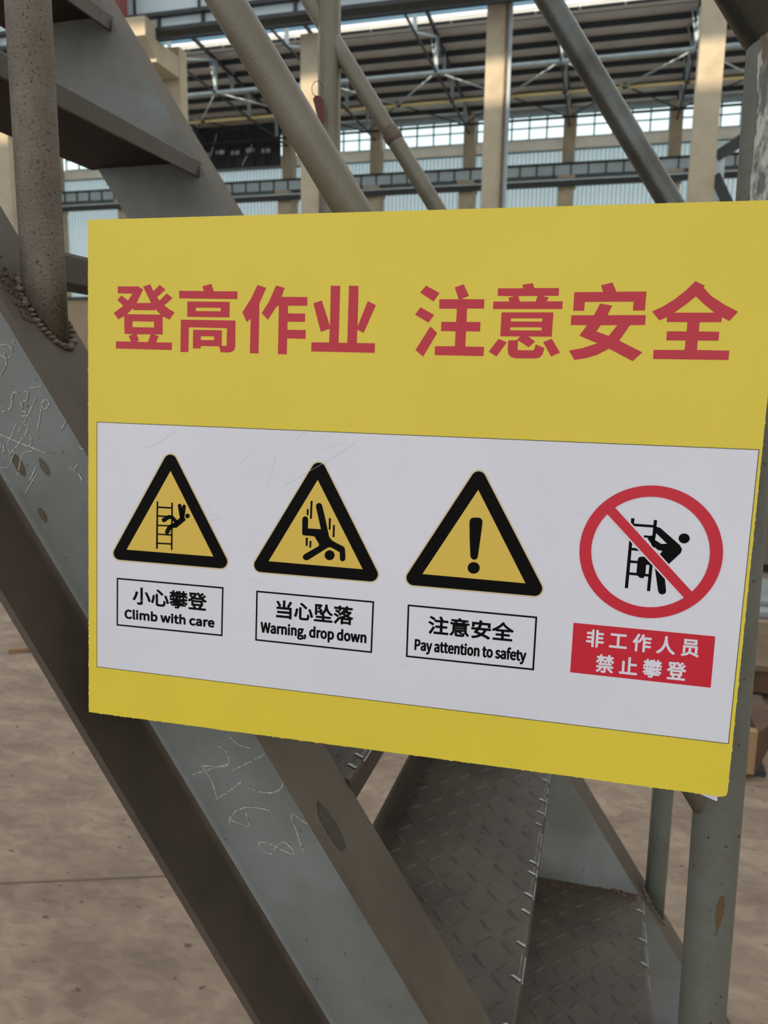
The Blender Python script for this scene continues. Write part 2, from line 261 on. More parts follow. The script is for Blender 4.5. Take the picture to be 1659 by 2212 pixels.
 't2_figure': [[[(187.85,-209.14),(189.41,-209.04),(189.19,-222.67),(187.63,-222.77)]],[[(184.95,-215.57),(186.52,-215.47),(186.42,-220.12),(184.92,-220.21)]],[[(202.6,-221.27),(204.22,-221.3),(204.12,-230.21),(202.71,-230.17)]],[[(205.98,-226.35),(207.52,-226.25),(207.44,-235.57),(205.89,-235.54)]],[[(184.63,-237.5),(186.42,-237.45),(186.22,-243.86),(184.72,-243.9)]],[[(187.84,-239.75),(189.34,-239.65),(189.11,-244.96),(187.61,-244.93)]],[[(192.22,-213.63),(192.19,-212.27),(192.86,-211.01),(194.05,-210.26),(195.46,-210.38),(196.54,-211.13),(197.14,-212.32),(199.48,-220.65),(203.21,-235.39),(205.03,-237.65),(207.54,-239.18),(214.65,-242.08),(215.74,-243.36),(216.08,-245.38),(216.54,-251.15),(216.02,-252.56),(214.44,-253.57),(212.88,-253.14),(212.13,-251.83),(211.84,-246.72),(204.84,-243.47),(202.73,-243.63),(187.69,-254.04),(186.28,-254.77),(184.48,-254.84),(183.02,-253.91),(182.48,-252.36),(182.96,-251.29),(184.36,-249.94),(194.57,-243.53),(195.33,-242.65),(195.22,-241.43),(191.89,-236.52),(191.16,-235.88),(182.95,-235.83),(181.85,-235.15),(181.61,-234.14),(181.57,-223.16),(182.25,-221.75),(183.8,-221.1),(185.24,-221.42),(186.05,-222.53),(186.22,-223.55),(186.24,-230.25),(196.56,-230.18)]],[[(207.9,-249.27),(207.87,-249.88),(207.74,-250.47),(207.52,-251.04),(207.22,-251.58),(206.83,-252.07),(206.37,-252.5),(205.85,-252.85),(205.28,-253.13),(204.68,-253.31),(204.06,-253.41),(203.44,-253.41),(202.84,-253.31),(202.26,-253.13),(201.72,-252.85),(201.23,-252.5),(200.82,-252.07),(200.48,-251.58),(200.22,-251.04),(200.06,-250.46),(200.0,-249.87),(200.03,-249.26),(200.16,-248.67),(200.38,-248.09),(200.69,-247.55),(201.08,-247.07),(201.54,-246.64),(202.07,-246.29),(202.63,-246.02),(203.23,-245.83),(203.85,-245.74),(204.47,-245.74),(205.07,-245.84),(205.65,-246.02),(206.19,-246.3),(206.67,-246.65),(207.09,-247.08),(207.42,-247.57),(207.68,-248.1),(207.84,-248.68)]]],
 't3_halo': [[[(262.77,-262.18),(262.8,-261.29),(262.94,-260.4),(263.19,-259.54),(263.55,-258.71),(307.98,-182.86),(308.41,-182.15),(308.92,-181.5),(309.52,-180.92),(310.18,-180.43),(310.9,-180.03),(311.67,-179.73),(312.47,-179.52),(313.29,-179.43),(314.12,-179.44),(314.93,-179.56),(315.72,-179.79),(316.48,-180.12),(317.19,-180.54),(317.83,-181.05),(318.4,-181.65),(318.89,-182.31),(362.82,-258.41),(363.23,-259.14),(363.54,-259.93),(363.75,-260.75),(363.85,-261.59),(363.85,-262.45),(363.74,-263.3),(363.52,-264.13),(363.2,-264.93),(362.79,-265.68),(362.28,-266.37),(361.69,-266.99),(361.04,-267.52),(360.32,-267.97),(359.55,-268.31),(358.75,-268.55),(357.93,-268.68),(357.1,-268.69),(268.96,-268.42),(268.08,-268.32),(267.23,-268.1),(266.41,-267.78),(265.65,-267.35),(264.96,-266.82),(264.34,-266.2),(263.82,-265.5),(263.39,-264.73),(263.07,-263.92),(262.87,-263.06)]]],
 't3_black': [[[(263.92,-262.08),(263.94,-261.34),(264.06,-260.61),(264.27,-259.89),(264.57,-259.2),(308.95,-183.36),(309.3,-182.77),(309.73,-182.23),(310.22,-181.75),(310.77,-181.34),(311.37,-181.01),(312.0,-180.76),(312.67,-180.59),(313.35,-180.51),(314.03,-180.53),(314.7,-180.63),(315.36,-180.81),(315.99,-181.08),(316.57,-181.43),(317.11,-181.86),(317.58,-182.35),(317.99,-182.9),(361.94,-259.03),(362.28,-259.64),(362.53,-260.3),(362.71,-260.98),(362.79,-261.69),(362.79,-262.4),(362.7,-263.1),(362.52,-263.8),(362.25,-264.46),(361.91,-265.08),(361.49,-265.66),(361.0,-266.17),(360.45,-266.62),(359.85,-266.98),(359.22,-267.27),(358.55,-267.47),(357.87,-267.57),(357.18,-267.59),(269.06,-267.27),(268.33,-267.19),(267.62,-267.01),(266.95,-266.74),(266.31,-266.38),(265.74,-265.94),(265.23,-265.42),(264.79,-264.84),(264.44,-264.21),(264.17,-263.53),(264.0,-262.82)]]],
 't3_inner': [[[(313.8,-193.78),(350.82,-258.96),(275.79,-258.26)]]],
 't3_figure': [[[(308.65,-218.64),(308.69,-216.56),(309.37,-215.0),(310.7,-214.15),(313.08,-213.8),(315.82,-213.83),(317.22,-214.63),(317.97,-215.96),(318.0,-218.03),(317.12,-229.14),(315.97,-241.73),(315.5,-243.44),(314.58,-244.35),(313.36,-244.72),(312.1,-244.4),(310.95,-243.37),(310.48,-242.15),(309.46,-231.07)]],[[(317.7,-250.32),(317.68,-250.99),(317.55,-251.65),(317.31,-252.29),(316.98,-252.89),(316.56,-253.43),(316.06,-253.9),(315.49,-254.3),(314.86,-254.61),(314.2,-254.82),(313.51,-254.93),(312.82,-254.93),(312.14,-254.83),(311.49,-254.62),(310.88,-254.32),(310.34,-253.93),(309.86,-253.46),(309.47,-252.91),(309.18,-252.32),(308.98,-251.68),(308.9,-251.02),(308.92,-250.35),(309.05,-249.68),(309.29,-249.04),(309.62,-248.45),(310.04,-247.9),(310.55,-247.43),(311.12,-247.04),(311.75,-246.73),(312.41,-246.52),(313.1,-246.42),(313.79,-246.42),(314.47,-246.52),(315.11,-246.73),(315.72,-247.03),(316.26,-247.42),(316.74,-247.89),(317.12,-248.43),(317.42,-249.03),(317.61,-249.66)]]],
 'ring': [[[(480.3,-226.44),(480.44,-229.4),(480.39,-232.36),(480.15,-235.31),(479.71,-238.24),(479.09,-241.15),(478.27,-244.01),(477.27,-246.82),(476.08,-249.56),(474.72,-252.23),(473.18,-254.8),(471.48,-257.28),(469.61,-259.65),(467.59,-261.9),(465.42,-264.01),(463.11,-265.99),(460.68,-267.82),(458.13,-269.49),(455.46,-270.99),(452.7,-272.33),(449.86,-273.48),(446.94,-274.45),(443.96,-275.24),(440.92,-275.82),(437.86,-276.21),(434.77,-276.41),(431.67,-276.4),(428.57,-276.18),(425.5,-275.77),(422.45,-275.16),(419.45,-274.34),(416.51,-273.33),(413.65,-272.13),(410.86,-270.75),(408.18,-269.18),(405.61,-267.44),(403.16,-265.53),(400.85,-263.46),(398.68,-261.25),(396.67,-258.89),(394.82,-256.41),(393.14,-253.81),(391.65,-251.1),(390.34,-248.3),(389.23,-245.42),(388.32,-242.47),(387.6,-239.47),(387.1,-236.43),(386.8,-233.37),(386.71,-230.29),(386.83,-227.21),(387.16,-224.16),(387.69,-221.13),(388.43,-218.14),(389.36,-215.21),(390.49,-212.35),(391.81,-209.57),(393.31,-206.89),(394.99,-204.31),(396.83,-201.85),(398.83,-199.52),(400.97,-197.33),(403.26,-195.28),(405.67,-193.38),(408.2,-191.65),(410.84,-190.08),(413.57,-188.7),(416.38,-187.49),(419.26,-186.46),(422.2,-185.62),(425.18,-184.98),(428.19,-184.52),(431.22,-184.26),(434.26,-184.19),(437.29,-184.32),(440.3,-184.64),(443.28,-185.15),(446.22,-185.84),(449.1,-186.73),(451.91,-187.79),(454.64,-189.02),(457.29,-190.42),(459.84,-191.99),(462.27,-193.72),(464.59,-195.59),(466.77,-197.61),(468.82,-199.75),(470.73,-202.03),(472.48,-204.42),(474.07,-206.91),(475.5,-209.5),(476.76,-212.17),(477.83,-214.92),(478.73,-217.74),(479.44,-220.6),(479.97,-223.51)],[(472.11,-227.19),(472.23,-229.66),(472.18,-232.13),(471.98,-234.6),(471.61,-237.05),(471.09,-239.48),(470.4,-241.87),(469.57,-244.21),(468.58,-246.5),(467.44,-248.72),(466.16,-250.87),(464.74,-252.94),(463.19,-254.91),(461.51,-256.77),(459.71,-258.53),(457.79,-260.17),(455.77,-261.69),(453.65,-263.08),(451.45,-264.32),(449.16,-265.42),(446.8,-266.38),(444.39,-267.17),(441.92,-267.81),(439.41,-268.29),(436.88,-268.61),(434.32,-268.76),(431.77,-268.74),(429.21,-268.55),(426.67,-268.2),(424.16,-267.68),(421.69,-267.0),(419.26,-266.15),(416.9,-265.15),(414.61,-263.99),(412.4,-262.68),(410.28,-261.23),(408.27,-259.64),(406.36,-257.92),(404.57,-256.07),(402.92,-254.12),(401.39,-252.05),(400.01,-249.89),(398.78,-247.64),(397.7,-245.32),(396.78,-242.93),(396.03,-240.48),(395.44,-237.99),(395.02,-235.47),(394.76,-232.92),(394.69,-230.36),(394.78,-227.81),(395.04,-225.27),(395.47,-222.75),(396.07,-220.27),(396.84,-217.83),(397.76,-215.45),(398.84,-213.14),(400.07,-210.91),(401.45,-208.76),(402.96,-206.71),(404.6,-204.76),(406.37,-202.93),(408.25,-201.22),(410.24,-199.63),(412.33,-198.18),(414.5,-196.87),(416.75,-195.71),(419.07,-194.69),(421.46,-193.83),(423.88,-193.12),(426.35,-192.58),(428.84,-192.19),(431.35,-191.96),(433.87,-191.9),(436.38,-192.0),(438.88,-192.26),(441.35,-192.68),(443.79,-193.25),(446.18,-193.98),(448.52,-194.86),(450.79,-195.89),(452.99,-197.06),(455.1,-198.37),(457.13,-199.81),(459.05,-201.38),(460.87,-203.06),(462.58,-204.86),(464.16,-206.76),(465.62,-208.75),(466.94,-210.84),(468.13,-213.01),(469.17,-215.25),(470.07,-217.55),(470.81,-219.9),(471.4,-222.3),(471.84,-224.73)]]],
 'slash_white': [[[(409.09,-199.86),(403.26,-206.66),(457.83,-261.13),(463.21,-254.35)]]],
 'slash': [[[(407.48,-199.68),(402.93,-204.86),(459.27,-261.29),(463.67,-256.2)]]],
 'p_figure': [[[(419.82,-207.47),(418.89,-256.62),(421.1,-256.65),(422.0,-207.54)]],[[(434.66,-207.76),(433.63,-257.41),(435.8,-257.46),(436.81,-207.85)]],[[(421.76,-212.96),(435.27,-213.11),(435.27,-211.31),(421.76,-211.15)]],[[(428.88,-220.3),(435.48,-220.54),(435.51,-219.01),(428.92,-218.77)]],[[(421.07,-229.84),(426.92,-229.97),(426.95,-228.15),(421.1,-228.02)]],[[(420.89,-238.67),(426.88,-238.7),(426.89,-236.88),(420.9,-236.84)]],[[(420.93,-247.1),(434.77,-247.38),(434.8,-245.56),(420.97,-245.26)]],[[(436.39,-212.27),(439.25,-212.98),(452.74,-223.97),(454.37,-226.77),(453.66,-229.32),(446.61,-237.52),(440.08,-231.52),(441.72,-228.81),(438.74,-228.33),(436.65,-226.67),(435.28,-225.93),(431.66,-221.3),(431.84,-219.19),(434.09,-218.55),(435.76,-218.92)]],[[(426.08,-235.74),(426.65,-234.43),(427.93,-233.77),(430.24,-233.66),(436.24,-239.17),(431.95,-239.16),(431.82,-246.57),(430.65,-248.79),(428.32,-248.62),(425.83,-246.35)]],[[(437.68,-240.82),(444.77,-247.98),(446.23,-256.3),(445.84,-258.1),(443.95,-259.11),(441.93,-258.58),(440.94,-256.76)]],[[(458.67,-218.92),(458.67,-219.46),(458.58,-219.99),(458.4,-220.51),(458.14,-220.99),(457.81,-221.42),(457.41,-221.8),(456.95,-222.12),(456.44,-222.36),(455.91,-222.53),(455.35,-222.61),(454.78,-222.61),(454.22,-222.52),(453.69,-222.35),(453.18,-222.1),(452.73,-221.78),(452.33,-221.4),(452.0,-220.96),(451.74,-220.47),(451.57,-219.96),(451.49,-219.42),(451.49,-218.88),(451.58,-218.35),(451.76,-217.83),(452.02,-217.35),(452.36,-216.92),(452.76,-216.54),(453.22,-216.22),(453.73,-215.98),(454.27,-215.82),(454.82,-215.74),(455.39,-215.74),(455.95,-215.83),(456.48,-216.0),(456.98,-216.25),(457.44,-216.57),(457.83,-216.95),(458.16,-217.39),(458.41,-217.87),(458.59,-218.39)]]],
 'p_gap': [[[(436.86,-216.9),(444.27,-223.54),(440.71,-223.94),(436.41,-221.52)]]],
}
BOXES = {'b1': [(23.42,-281.73),(117.48,-281.61),(117.02,-321.39),(23.01,-321.78)],'b2': [(145.02,-281.96),(239.84,-282.03),(239.56,-322.18),(144.79,-322.06)],'b3': [(265.61,-282.13),(360.52,-282.51),(360.49,-322.34),(265.8,-322.44)],'red': [(385.96,-284.56),(480.22,-285.06),(480.1,-321.36),(385.81,-320.88)]}
CAPTIONS = {'小心攀登': [37.29,-302.89,103.57,-287.39],'Climb with care': [30.25,-315.26,110.16,-306.85],'当心坠落': [161.3,-302.67,224.41,-287.46],'Warning, drop down': [149.09,-317.8,234.84,-305.78],'注意安全': [281.36,-303.34,344.93,-288.49],'Pay attention to safety': [272.06,-318.98,354.4,-306.96],'非工作人员': [395.01,-301.31,470.94,-287.76],'禁止攀登': [402.74,-319.12,463.76,-305.06]}
CHALK = [[(-0.322,-0.3329),(-0.3155,-0.3348),(-0.3116,-0.3397),(-0.3101,-0.3464),(-0.3129,-0.3513),(-0.319,-0.3527),(-0.3385,-0.3547)],[(-0.3492,-0.3658),(-0.3303,-0.3568),(-0.3118,-0.3486)],[(-0.3385,-0.3547),(-0.3286,-0.3681),(-0.3233,-0.3864)],[(-0.3079,-0.3549),(-0.2797,-0.3373),(-0.2708,-0.3297)],[(-0.3232,-0.385),(-0.3093,-0.374),(-0.299,-0.3644)],[(-0.2925,-0.3693),(-0.2821,-0.3716),(-0.2673,-0.3705),(-0.2594,-0.3649),(-0.2554,-0.3545),(-0.2548,-0.3529),(-0.2612,-0.3535)],[(-0.31,-0.4094),(-0.3126,-0.4042),(-0.3046,-0.3943),(-0.2964,-0.3893),(-0.2844,-0.3874),(-0.2714,-0.388)],[(-0.3126,-0.4042),(-0.2907,-0.4084),(-0.2949,-0.3946)],[(-0.2825,-0.4227),(-0.2768,-0.42),(-0.2649,-0.4231),(-0.255,-0.4266),(-0.2448,-0.4271),(-0.25,-0.4217),(-0.2549,-0.4172),(-0.2598,-0.4171),(-0.2649,-0.4231),(-0.2699,-0.4321),(-0.2779,-0.43),(-0.2825,-0.4227)],[(-0.2305,-0.3934),(-0.2334,-0.3958),(-0.2488,-0.3871),(-0.2508,-0.389),(-0.2446,-0.4038),(-0.2412,-0.4151),(-0.2373,-0.4243)],[(-0.3122,-0.3192),(-0.3014,-0.3284),(-0.2885,-0.3304)],[(-0.5383,-0.0546),(-0.5149,-0.0624),(-0.4899,-0.0699)],[(-0.5189,-0.0425),(-0.5264,-0.0566),(-0.5305,-0.0613),(-0.5286,-0.073),(-0.5096,-0.0529),(-0.5054,-0.0451),(-0.5117,-0.0446)],[(-0.4963,-0.0199),(-0.5034,-0.0314),(-0.5096,-0.0407),(-0.5177,-0.0516)],[(-0.4831,-0.0226),(-0.4865,-0.0205),(-0.4913,-0.0251),(-0.4898,-0.0303),(-0.4844,-0.0294),(-0.4822,-0.0234)],[(-0.4916,-0.0304),(-0.4941,-0.0403),(-0.4976,-0.051)],[(-0.5044,-0.0689),(-0.5136,-0.0701),(-0.5168,-0.0756),(-0.5218,-0.0923)],[(-0.5409,-0.086),(-0.5296,-0.0847),(-0.527,-0.076),(-0.5229,-0.0704)],[(-0.4993,-0.0881),(-0.5065,-0.0978),(-0.5146,-0.1084)],[(-0.5008,-0.0835),(-0.5081,-0.0955)],[(-0.4646,-0.0812),(-0.4604,-0.0848),(-0.4557,-0.0793)],[(-0.4604,-0.0848),(-0.4536,-0.0891),(-0.4513,-0.0952)],[(-0.4538,-0.0633),(-0.4439,-0.0674)],[(-0.4723,-0.0487),(-0.4676,-0.0433),(-0.4646,-0.038),(-0.4611,-0.0379)],[(-0.5353,-0.0631),(-0.5336,-0.0771),(-0.5372,-0.0756),(-0.5353,-0.0631)],[(-0.505,-0.0528),(-0.5039,-0.062),(-0.5077,-0.0652)],[(-0.458,-0.0453),(-0.453,-0.0489)],[(-0.539,-0.0632),(-0.5375,-0.0678)],[(-0.5139,-0.0255),(-0.5071,-0.0315),(-0.5139,-0.0377),(-0.5065,-0.036)],[(-0.5317,0.0266),(-0.5254,0.0278),(-0.519,0.0253),(-0.5189,0.0203),(-0.5229,0.0144),(-0.5265,0.0152),(-0.5324,0.0186)],[(-0.528,0.0211),(-0.5265,0.0152),(-0.5253,0.0102),(-0.5328,-0.0001)],[(-0.534,-0.0335),(-0.5272,-0.0325),(-0.5227,-0.0281),(-0.5225,-0.0187),(-0.5196,-0.0148),(-0.5155,-0.0156)],[(-0.5088,-0.0146),(-0.5052,-0.0137),(-0.504,-0.0183),(-0.5069,-0.0235),(-0.5142,-0.0245),(-0.5104,-0.0287),(-0.5142,-0.0313),(-0.5077,-0.0338)],[(-0.5182,0.0291),(-0.5094,0.032)],[(-0.4897,-0.0096),(-0.502,-0.0115)],[(-0.52,0.0519),(-0.5197,0.0428)]]
SCRATCHES = [[(47.68,-176.09),(61.82,-170.03),(75.77,-160.44)],[(197.28,-170.33),(201.55,-167.74),(211.54,-164.91)],[(165.59,-199.14),(197.55,-180.01),(222.19,-163.45)],[(103.84,-224.31),(111.71,-225.64)],[(99.86,-219.08),(106.91,-216.1)],[(130.52,-183.18),(141.01,-172.07)],[(105.86,-229.66),(114.84,-226.53)],[(137.63,-273.18),(153.1,-276.3)],[(151.72,-200.6),(157.11,-187.21),(158.77,-176.57)],[(381.45,-206.95),(387.01,-205.3)],[(199.57,-109.9),(199.7,-114.28)],[(175.2,-163.64),(179.5,-159.31),(184.21,-157.4)],[(43.32,-296.24),(47.48,-299.71)],[(260.05,-328.78),(267.21,-329.8)]]
TEXTS = {
 '小心攀登': [[[(42.4,-302.5),(42.13,-302.25),(41.62,-301.1),(41.62,-300.82),(41.77,-300.62),(41.98,-300.52),(44.57,-300.52),(44.75,-300.43),(44.8,-288.29),(44.92,-288.08),(45.13,-287.96),(46.18,-287.96),(46.7,-287.98),(46.88,-288.12),(46.96,-288.32),(46.93,-300.47),(46.88,-301.27),(46.71,-301.69),(46.46,-301.99),(46.21,-302.16),(45.79,-302.33),(44.53,-302.51)]],[[(75.79,-302.5),(75.61,-302.39),(75.5,-302.25),(75.15,-301.48),(75.14,-301.2),(75.24,-301.03),(75.51,-300.87),(77.4,-300.87),(77.54,-300.78),(77.52,-300.54),(72.36,-300.51),(72.18,-300.39),(72.06,-300.19),(72.06,-299.31),(72.1,-299.14),(71.8,-299.19),(71.48,-299.14),(70.71,-298.38),(70.57,-298.16),(70.57,-297.84),(70.75,-297.62),(72.97,-296.58),(73.56,-296.16),(73.44,-296.11),(71.17,-296.11),(70.96,-295.99),(70.85,-295.81),(70.84,-294.66),(70.96,-294.45),(71.22,-294.27),(70.65,-293.22),(70.64,-292.87),(70.8,-292.63),(71.99,-291.65),(72.45,-291.05),(72.36,-291.0),(71.27,-291.0),(71.06,-290.87),(70.94,-290.63),(70.95,-289.55),(71.07,-289.37),(71.27,-289.25),(73.17,-289.23),(73.22,-289.13),(73.23,-288.04),(73.37,-287.84),(73.58,-287.75),(74.7,-287.75),(74.94,-287.87),(75.07,-288.08),(75.07,-289.16),(75.16,-289.25),(76.26,-289.23),(76.26,-288.88),(76.36,-288.71),(77.22,-288.07),(77.51,-288.08),(78.45,-288.56),(78.97,-288.03),(79.29,-287.88),(79.53,-287.89),(80.34,-288.11),(80.55,-288.25),(80.66,-288.43),(80.67,-288.67),(80.34,-289.15),(80.33,-289.23),(80.41,-289.25),(81.98,-289.24),(82.04,-289.13),(82.04,-288.08),(82.16,-287.87),(82.4,-287.75),(83.56,-287.75),(83.77,-287.84),(83.91,-288.04),(83.93,-289.13),(83.97,-289.23),(85.9,-289.25),(86.04,-289.3),(86.2,-289.44),(86.27,-289.62),(86.27,-290.6),(86.17,-290.84),(85.94,-291.0),(84.99,-291.0),(84.9,-291.05),(85.34,-291.58),(86.64,-292.55),(86.76,-292.77),(86.73,-293.05),(85.97,-293.87),(85.76,-294.0),(85.48,-294.01),(85.17,-293.83),(83.98,-292.74),(83.93,-292.84),(83.93,-294.2),(84.01,-294.32),(85.97,-294.32),(86.16,-294.38),(86.37,-294.66),(86.36,-295.81),(86.25,-295.99),(86.04,-296.11),(83.73,-296.11),(83.6,-296.16),(84.26,-296.58),(86.36,-297.45),(86.59,-297.7),(86.61,-298.05),(85.97,-298.84),(85.66,-299.11),(85.38,-299.15),(85.03,-299.07),(85.11,-299.31),(85.11,-300.19),(85.02,-300.36),(84.85,-300.49),(79.67,-300.52),(79.59,-300.61),(79.53,-301.6),(79.16,-302.15),(78.97,-302.28),(78.2,-302.48)],[(72.54,-298.93),(73.93,-298.93),(73.87,-298.26),(73.76,-298.24),(72.62,-298.82)],[(83.24,-298.93),(84.64,-298.94),(84.69,-298.89),(84.64,-298.86),(84.22,-298.67),(83.35,-298.22),(83.3,-298.3)],[(79.66,-297.49),(82.12,-297.51),(82.17,-297.42),(81.95,-297.25),(81.6,-297.03),(81.28,-297.16),(79.71,-297.41)],[(71.84,-294.31),(73.17,-294.31),(73.22,-294.2),(73.19,-293.05),(71.89,-294.2)],[(75.11,-294.31),(75.72,-294.32),(75.89,-294.13),(75.64,-293.75),(75.63,-293.5),(75.73,-293.29),(75.59,-293.15),(75.16,-292.76),(75.08,-292.77),(75.07,-294.2)],[(78.18,-294.31),(79.01,-294.31),(78.99,-294.2),(78.74,-293.99),(78.46,-293.75),(78.38,-293.74),(78.14,-293.92)],[(80.05,-294.31),(81.99,-294.31),(82.04,-294.2),(82.02,-292.94),(81.95,-292.93),(80.93,-293.82),(80.76,-293.9),(80.37,-293.95),(80.08,-294.2)],[(80.58,-291.65),(80.77,-291.54),(81.08,-291.16),(81.13,-291.05),(81.04,-291.0),(80.55,-291.04),(80.63,-291.3)],[(76.39,-291.4),(76.49,-291.43),(76.52,-291.32),(76.24,-291.04),(76.1,-291.0),(75.96,-291.02),(75.96,-291.09)],[(78.21,-291.37),(78.34,-291.38),(78.71,-290.98),(78.66,-290.84),(78.52,-290.83),(78.02,-291.19)]],[[(60.91,-302.26),(59.86,-302.15),(59.13,-301.84),(58.98,-301.73),(58.6,-301.13),(58.48,-300.75),(58.41,-300.08),(58.41,-292.38),(58.46,-292.21),(58.63,-292.03),(58.81,-291.98),(60.21,-291.98),(60.42,-292.1),(60.53,-292.28),(60.54,-299.38),(60.55,-300.08),(60.6,-300.18),(60.74,-300.24),(61.44,-300.35),(64.2,-300.35),(64.62,-300.27),(64.79,-300.19),(64.98,-299.87),(65.16,-298.89),(65.24,-297.49),(65.39,-297.26),(65.57,-297.16),(65.85,-297.19),(67.0,-297.7),(67.15,-297.81),(67.26,-298.02),(67.09,-300.01),(66.76,-300.99),(66.55,-301.39),(65.81,-302.03),(65.67,-302.09),(64.55,-302.27)]],[[(87.65,-302.15),(87.44,-302.0),(87.36,-301.76),(87.36,-300.68),(87.45,-300.5),(87.62,-300.37),(91.5,-300.34),(91.6,-300.29),(91.5,-300.01),(90.99,-299.1),(90.92,-298.86),(90.07,-298.83),(89.9,-298.72),(89.78,-298.54),(89.75,-294.95),(89.58,-294.98),(88.14,-295.77),(87.9,-295.79),(87.58,-295.62),(86.81,-294.66),(86.81,-294.38),(86.95,-294.16),(88.67,-293.28),(89.77,-292.49),(89.75,-292.41),(89.3,-292.03),(88.21,-291.3),(88.07,-291.1),(88.06,-290.84),(88.1,-290.7),(88.59,-290.18),(88.25,-290.08),(88.03,-289.83),(88.02,-288.67),(88.14,-288.43),(88.42,-288.3),(93.78,-288.27),(94.55,-288.58),(94.67,-288.29),(94.86,-288.12),(95.88,-287.79),(96.12,-287.78),(96.44,-287.97),(97.19,-289.2),(97.35,-289.36),(98.96,-288.04),(99.2,-287.9),(99.48,-287.89),(100.57,-288.56),(100.7,-288.74),(100.72,-288.88),(100.71,-289.06),(100.6,-289.23),(99.48,-290.07),(98.5,-290.81),(98.52,-290.91),(98.92,-291.29),(99.13,-291.17),(100.81,-289.83),(101.06,-289.68),(101.41,-289.7),(102.39,-290.35),(102.5,-290.53),(102.51,-290.74),(102.39,-291.02),(100.57,-292.37),(100.43,-292.52),(101.34,-293.14),(102.95,-293.91),(103.13,-294.13),(103.14,-294.41),(103.0,-294.66),(102.37,-295.36),(101.97,-295.65),(101.69,-295.63),(100.18,-294.81),(100.01,-294.78),(99.98,-298.54),(99.86,-298.72),(99.69,-298.83),(99.1,-298.88),(98.32,-300.29),(98.43,-300.34),(102.35,-300.37),(102.53,-300.51),(102.61,-300.71),(102.61,-301.8),(102.49,-302.04),(102.21,-302.17)],[(93.91,-300.33),(95.98,-300.32),(96.73,-298.89),(96.65,-298.84),(96.09,-298.84),(93.25,-298.86),(93.25,-298.96),(93.49,-299.35)],[(91.88,-297.04),(97.73,-297.05),(97.82,-296.93),(97.82,-296.09),(97.78,-295.99),(91.92,-295.97),(91.84,-296.09),(91.84,-296.93)],[(90.94,-294.17),(98.99,-294.18),(99.09,-294.17),(99.08,-294.1),(98.68,-293.76),(98.4,-293.55),(98.15,-293.75),(98.01,-293.8),(92.03,-293.8),(91.89,-293.77),(91.61,-293.57),(90.94,-294.1)],[(93.32,-291.96),(96.72,-291.96),(96.73,-291.89),(95.93,-290.95),(95.63,-290.47),(94.93,-289.34),(93.99,-291.02),(93.31,-291.89)],[(91.18,-291.16),(91.26,-291.16),(91.47,-290.96),(91.9,-290.46),(92.07,-290.18),(91.96,-290.13),(90.7,-290.12),(89.86,-290.13),(89.76,-290.18),(90.63,-290.73)]],[[(55.8,-300.16),(54.51,-299.62),(54.33,-299.38),(54.32,-299.1),(55.21,-296.37),(55.8,-293.4),(56.01,-293.15),(56.33,-293.1),(57.52,-293.34),(57.79,-293.61),(57.81,-293.89),(57.28,-296.86),(56.46,-299.66),(56.26,-300.05),(56.05,-300.17)]],[[(68.47,-299.7),(68.3,-299.59),(68.19,-299.43),(67.32,-296.58),(66.08,-293.71),(66.1,-293.36),(66.34,-293.13),(67.46,-292.73),(67.81,-292.76),(67.95,-292.87),(68.1,-293.12),(69.35,-295.92),(70.24,-298.72),(70.21,-299.03),(70.01,-299.25),(68.82,-299.7)]],[[(52.16,-299.46),(51.98,-299.35),(51.84,-299.14),(51.36,-297.56),(50.67,-295.88),(49.77,-294.13),(48.75,-292.38),(48.78,-292.07),(49.01,-291.83),(50.17,-291.43),(50.41,-291.42),(50.56,-291.47),(50.8,-291.75),(51.75,-293.26),(52.78,-295.18),(53.5,-296.79),(54.03,-298.44),(54.01,-298.72),(53.74,-298.99),(52.48,-299.46)]],[[(39.14,-299.21),(37.88,-298.54),(37.74,-298.33),(37.74,-298.02),(38.76,-296.58),(39.52,-295.04),(40.09,-293.45),(40.52,-291.79),(40.79,-291.54),(41.28,-291.56),(42.47,-291.76),(42.7,-292.0),(42.72,-292.31),(42.25,-293.96),(41.63,-295.67),(40.72,-297.54),(39.67,-299.05),(39.42,-299.21)]],[[(63.85,-293.3),(63.54,-293.1),(61.75,-291.53),(59.34,-289.8),(59.23,-289.65),(59.18,-289.34),(59.37,-289.04),(60.18,-288.37),(60.35,-288.31),(60.63,-288.32),(63.3,-290.14),(64.97,-291.53),(65.26,-291.82),(65.3,-292.17),(65.13,-292.45),(64.27,-293.24),(64.13,-293.31)]]],
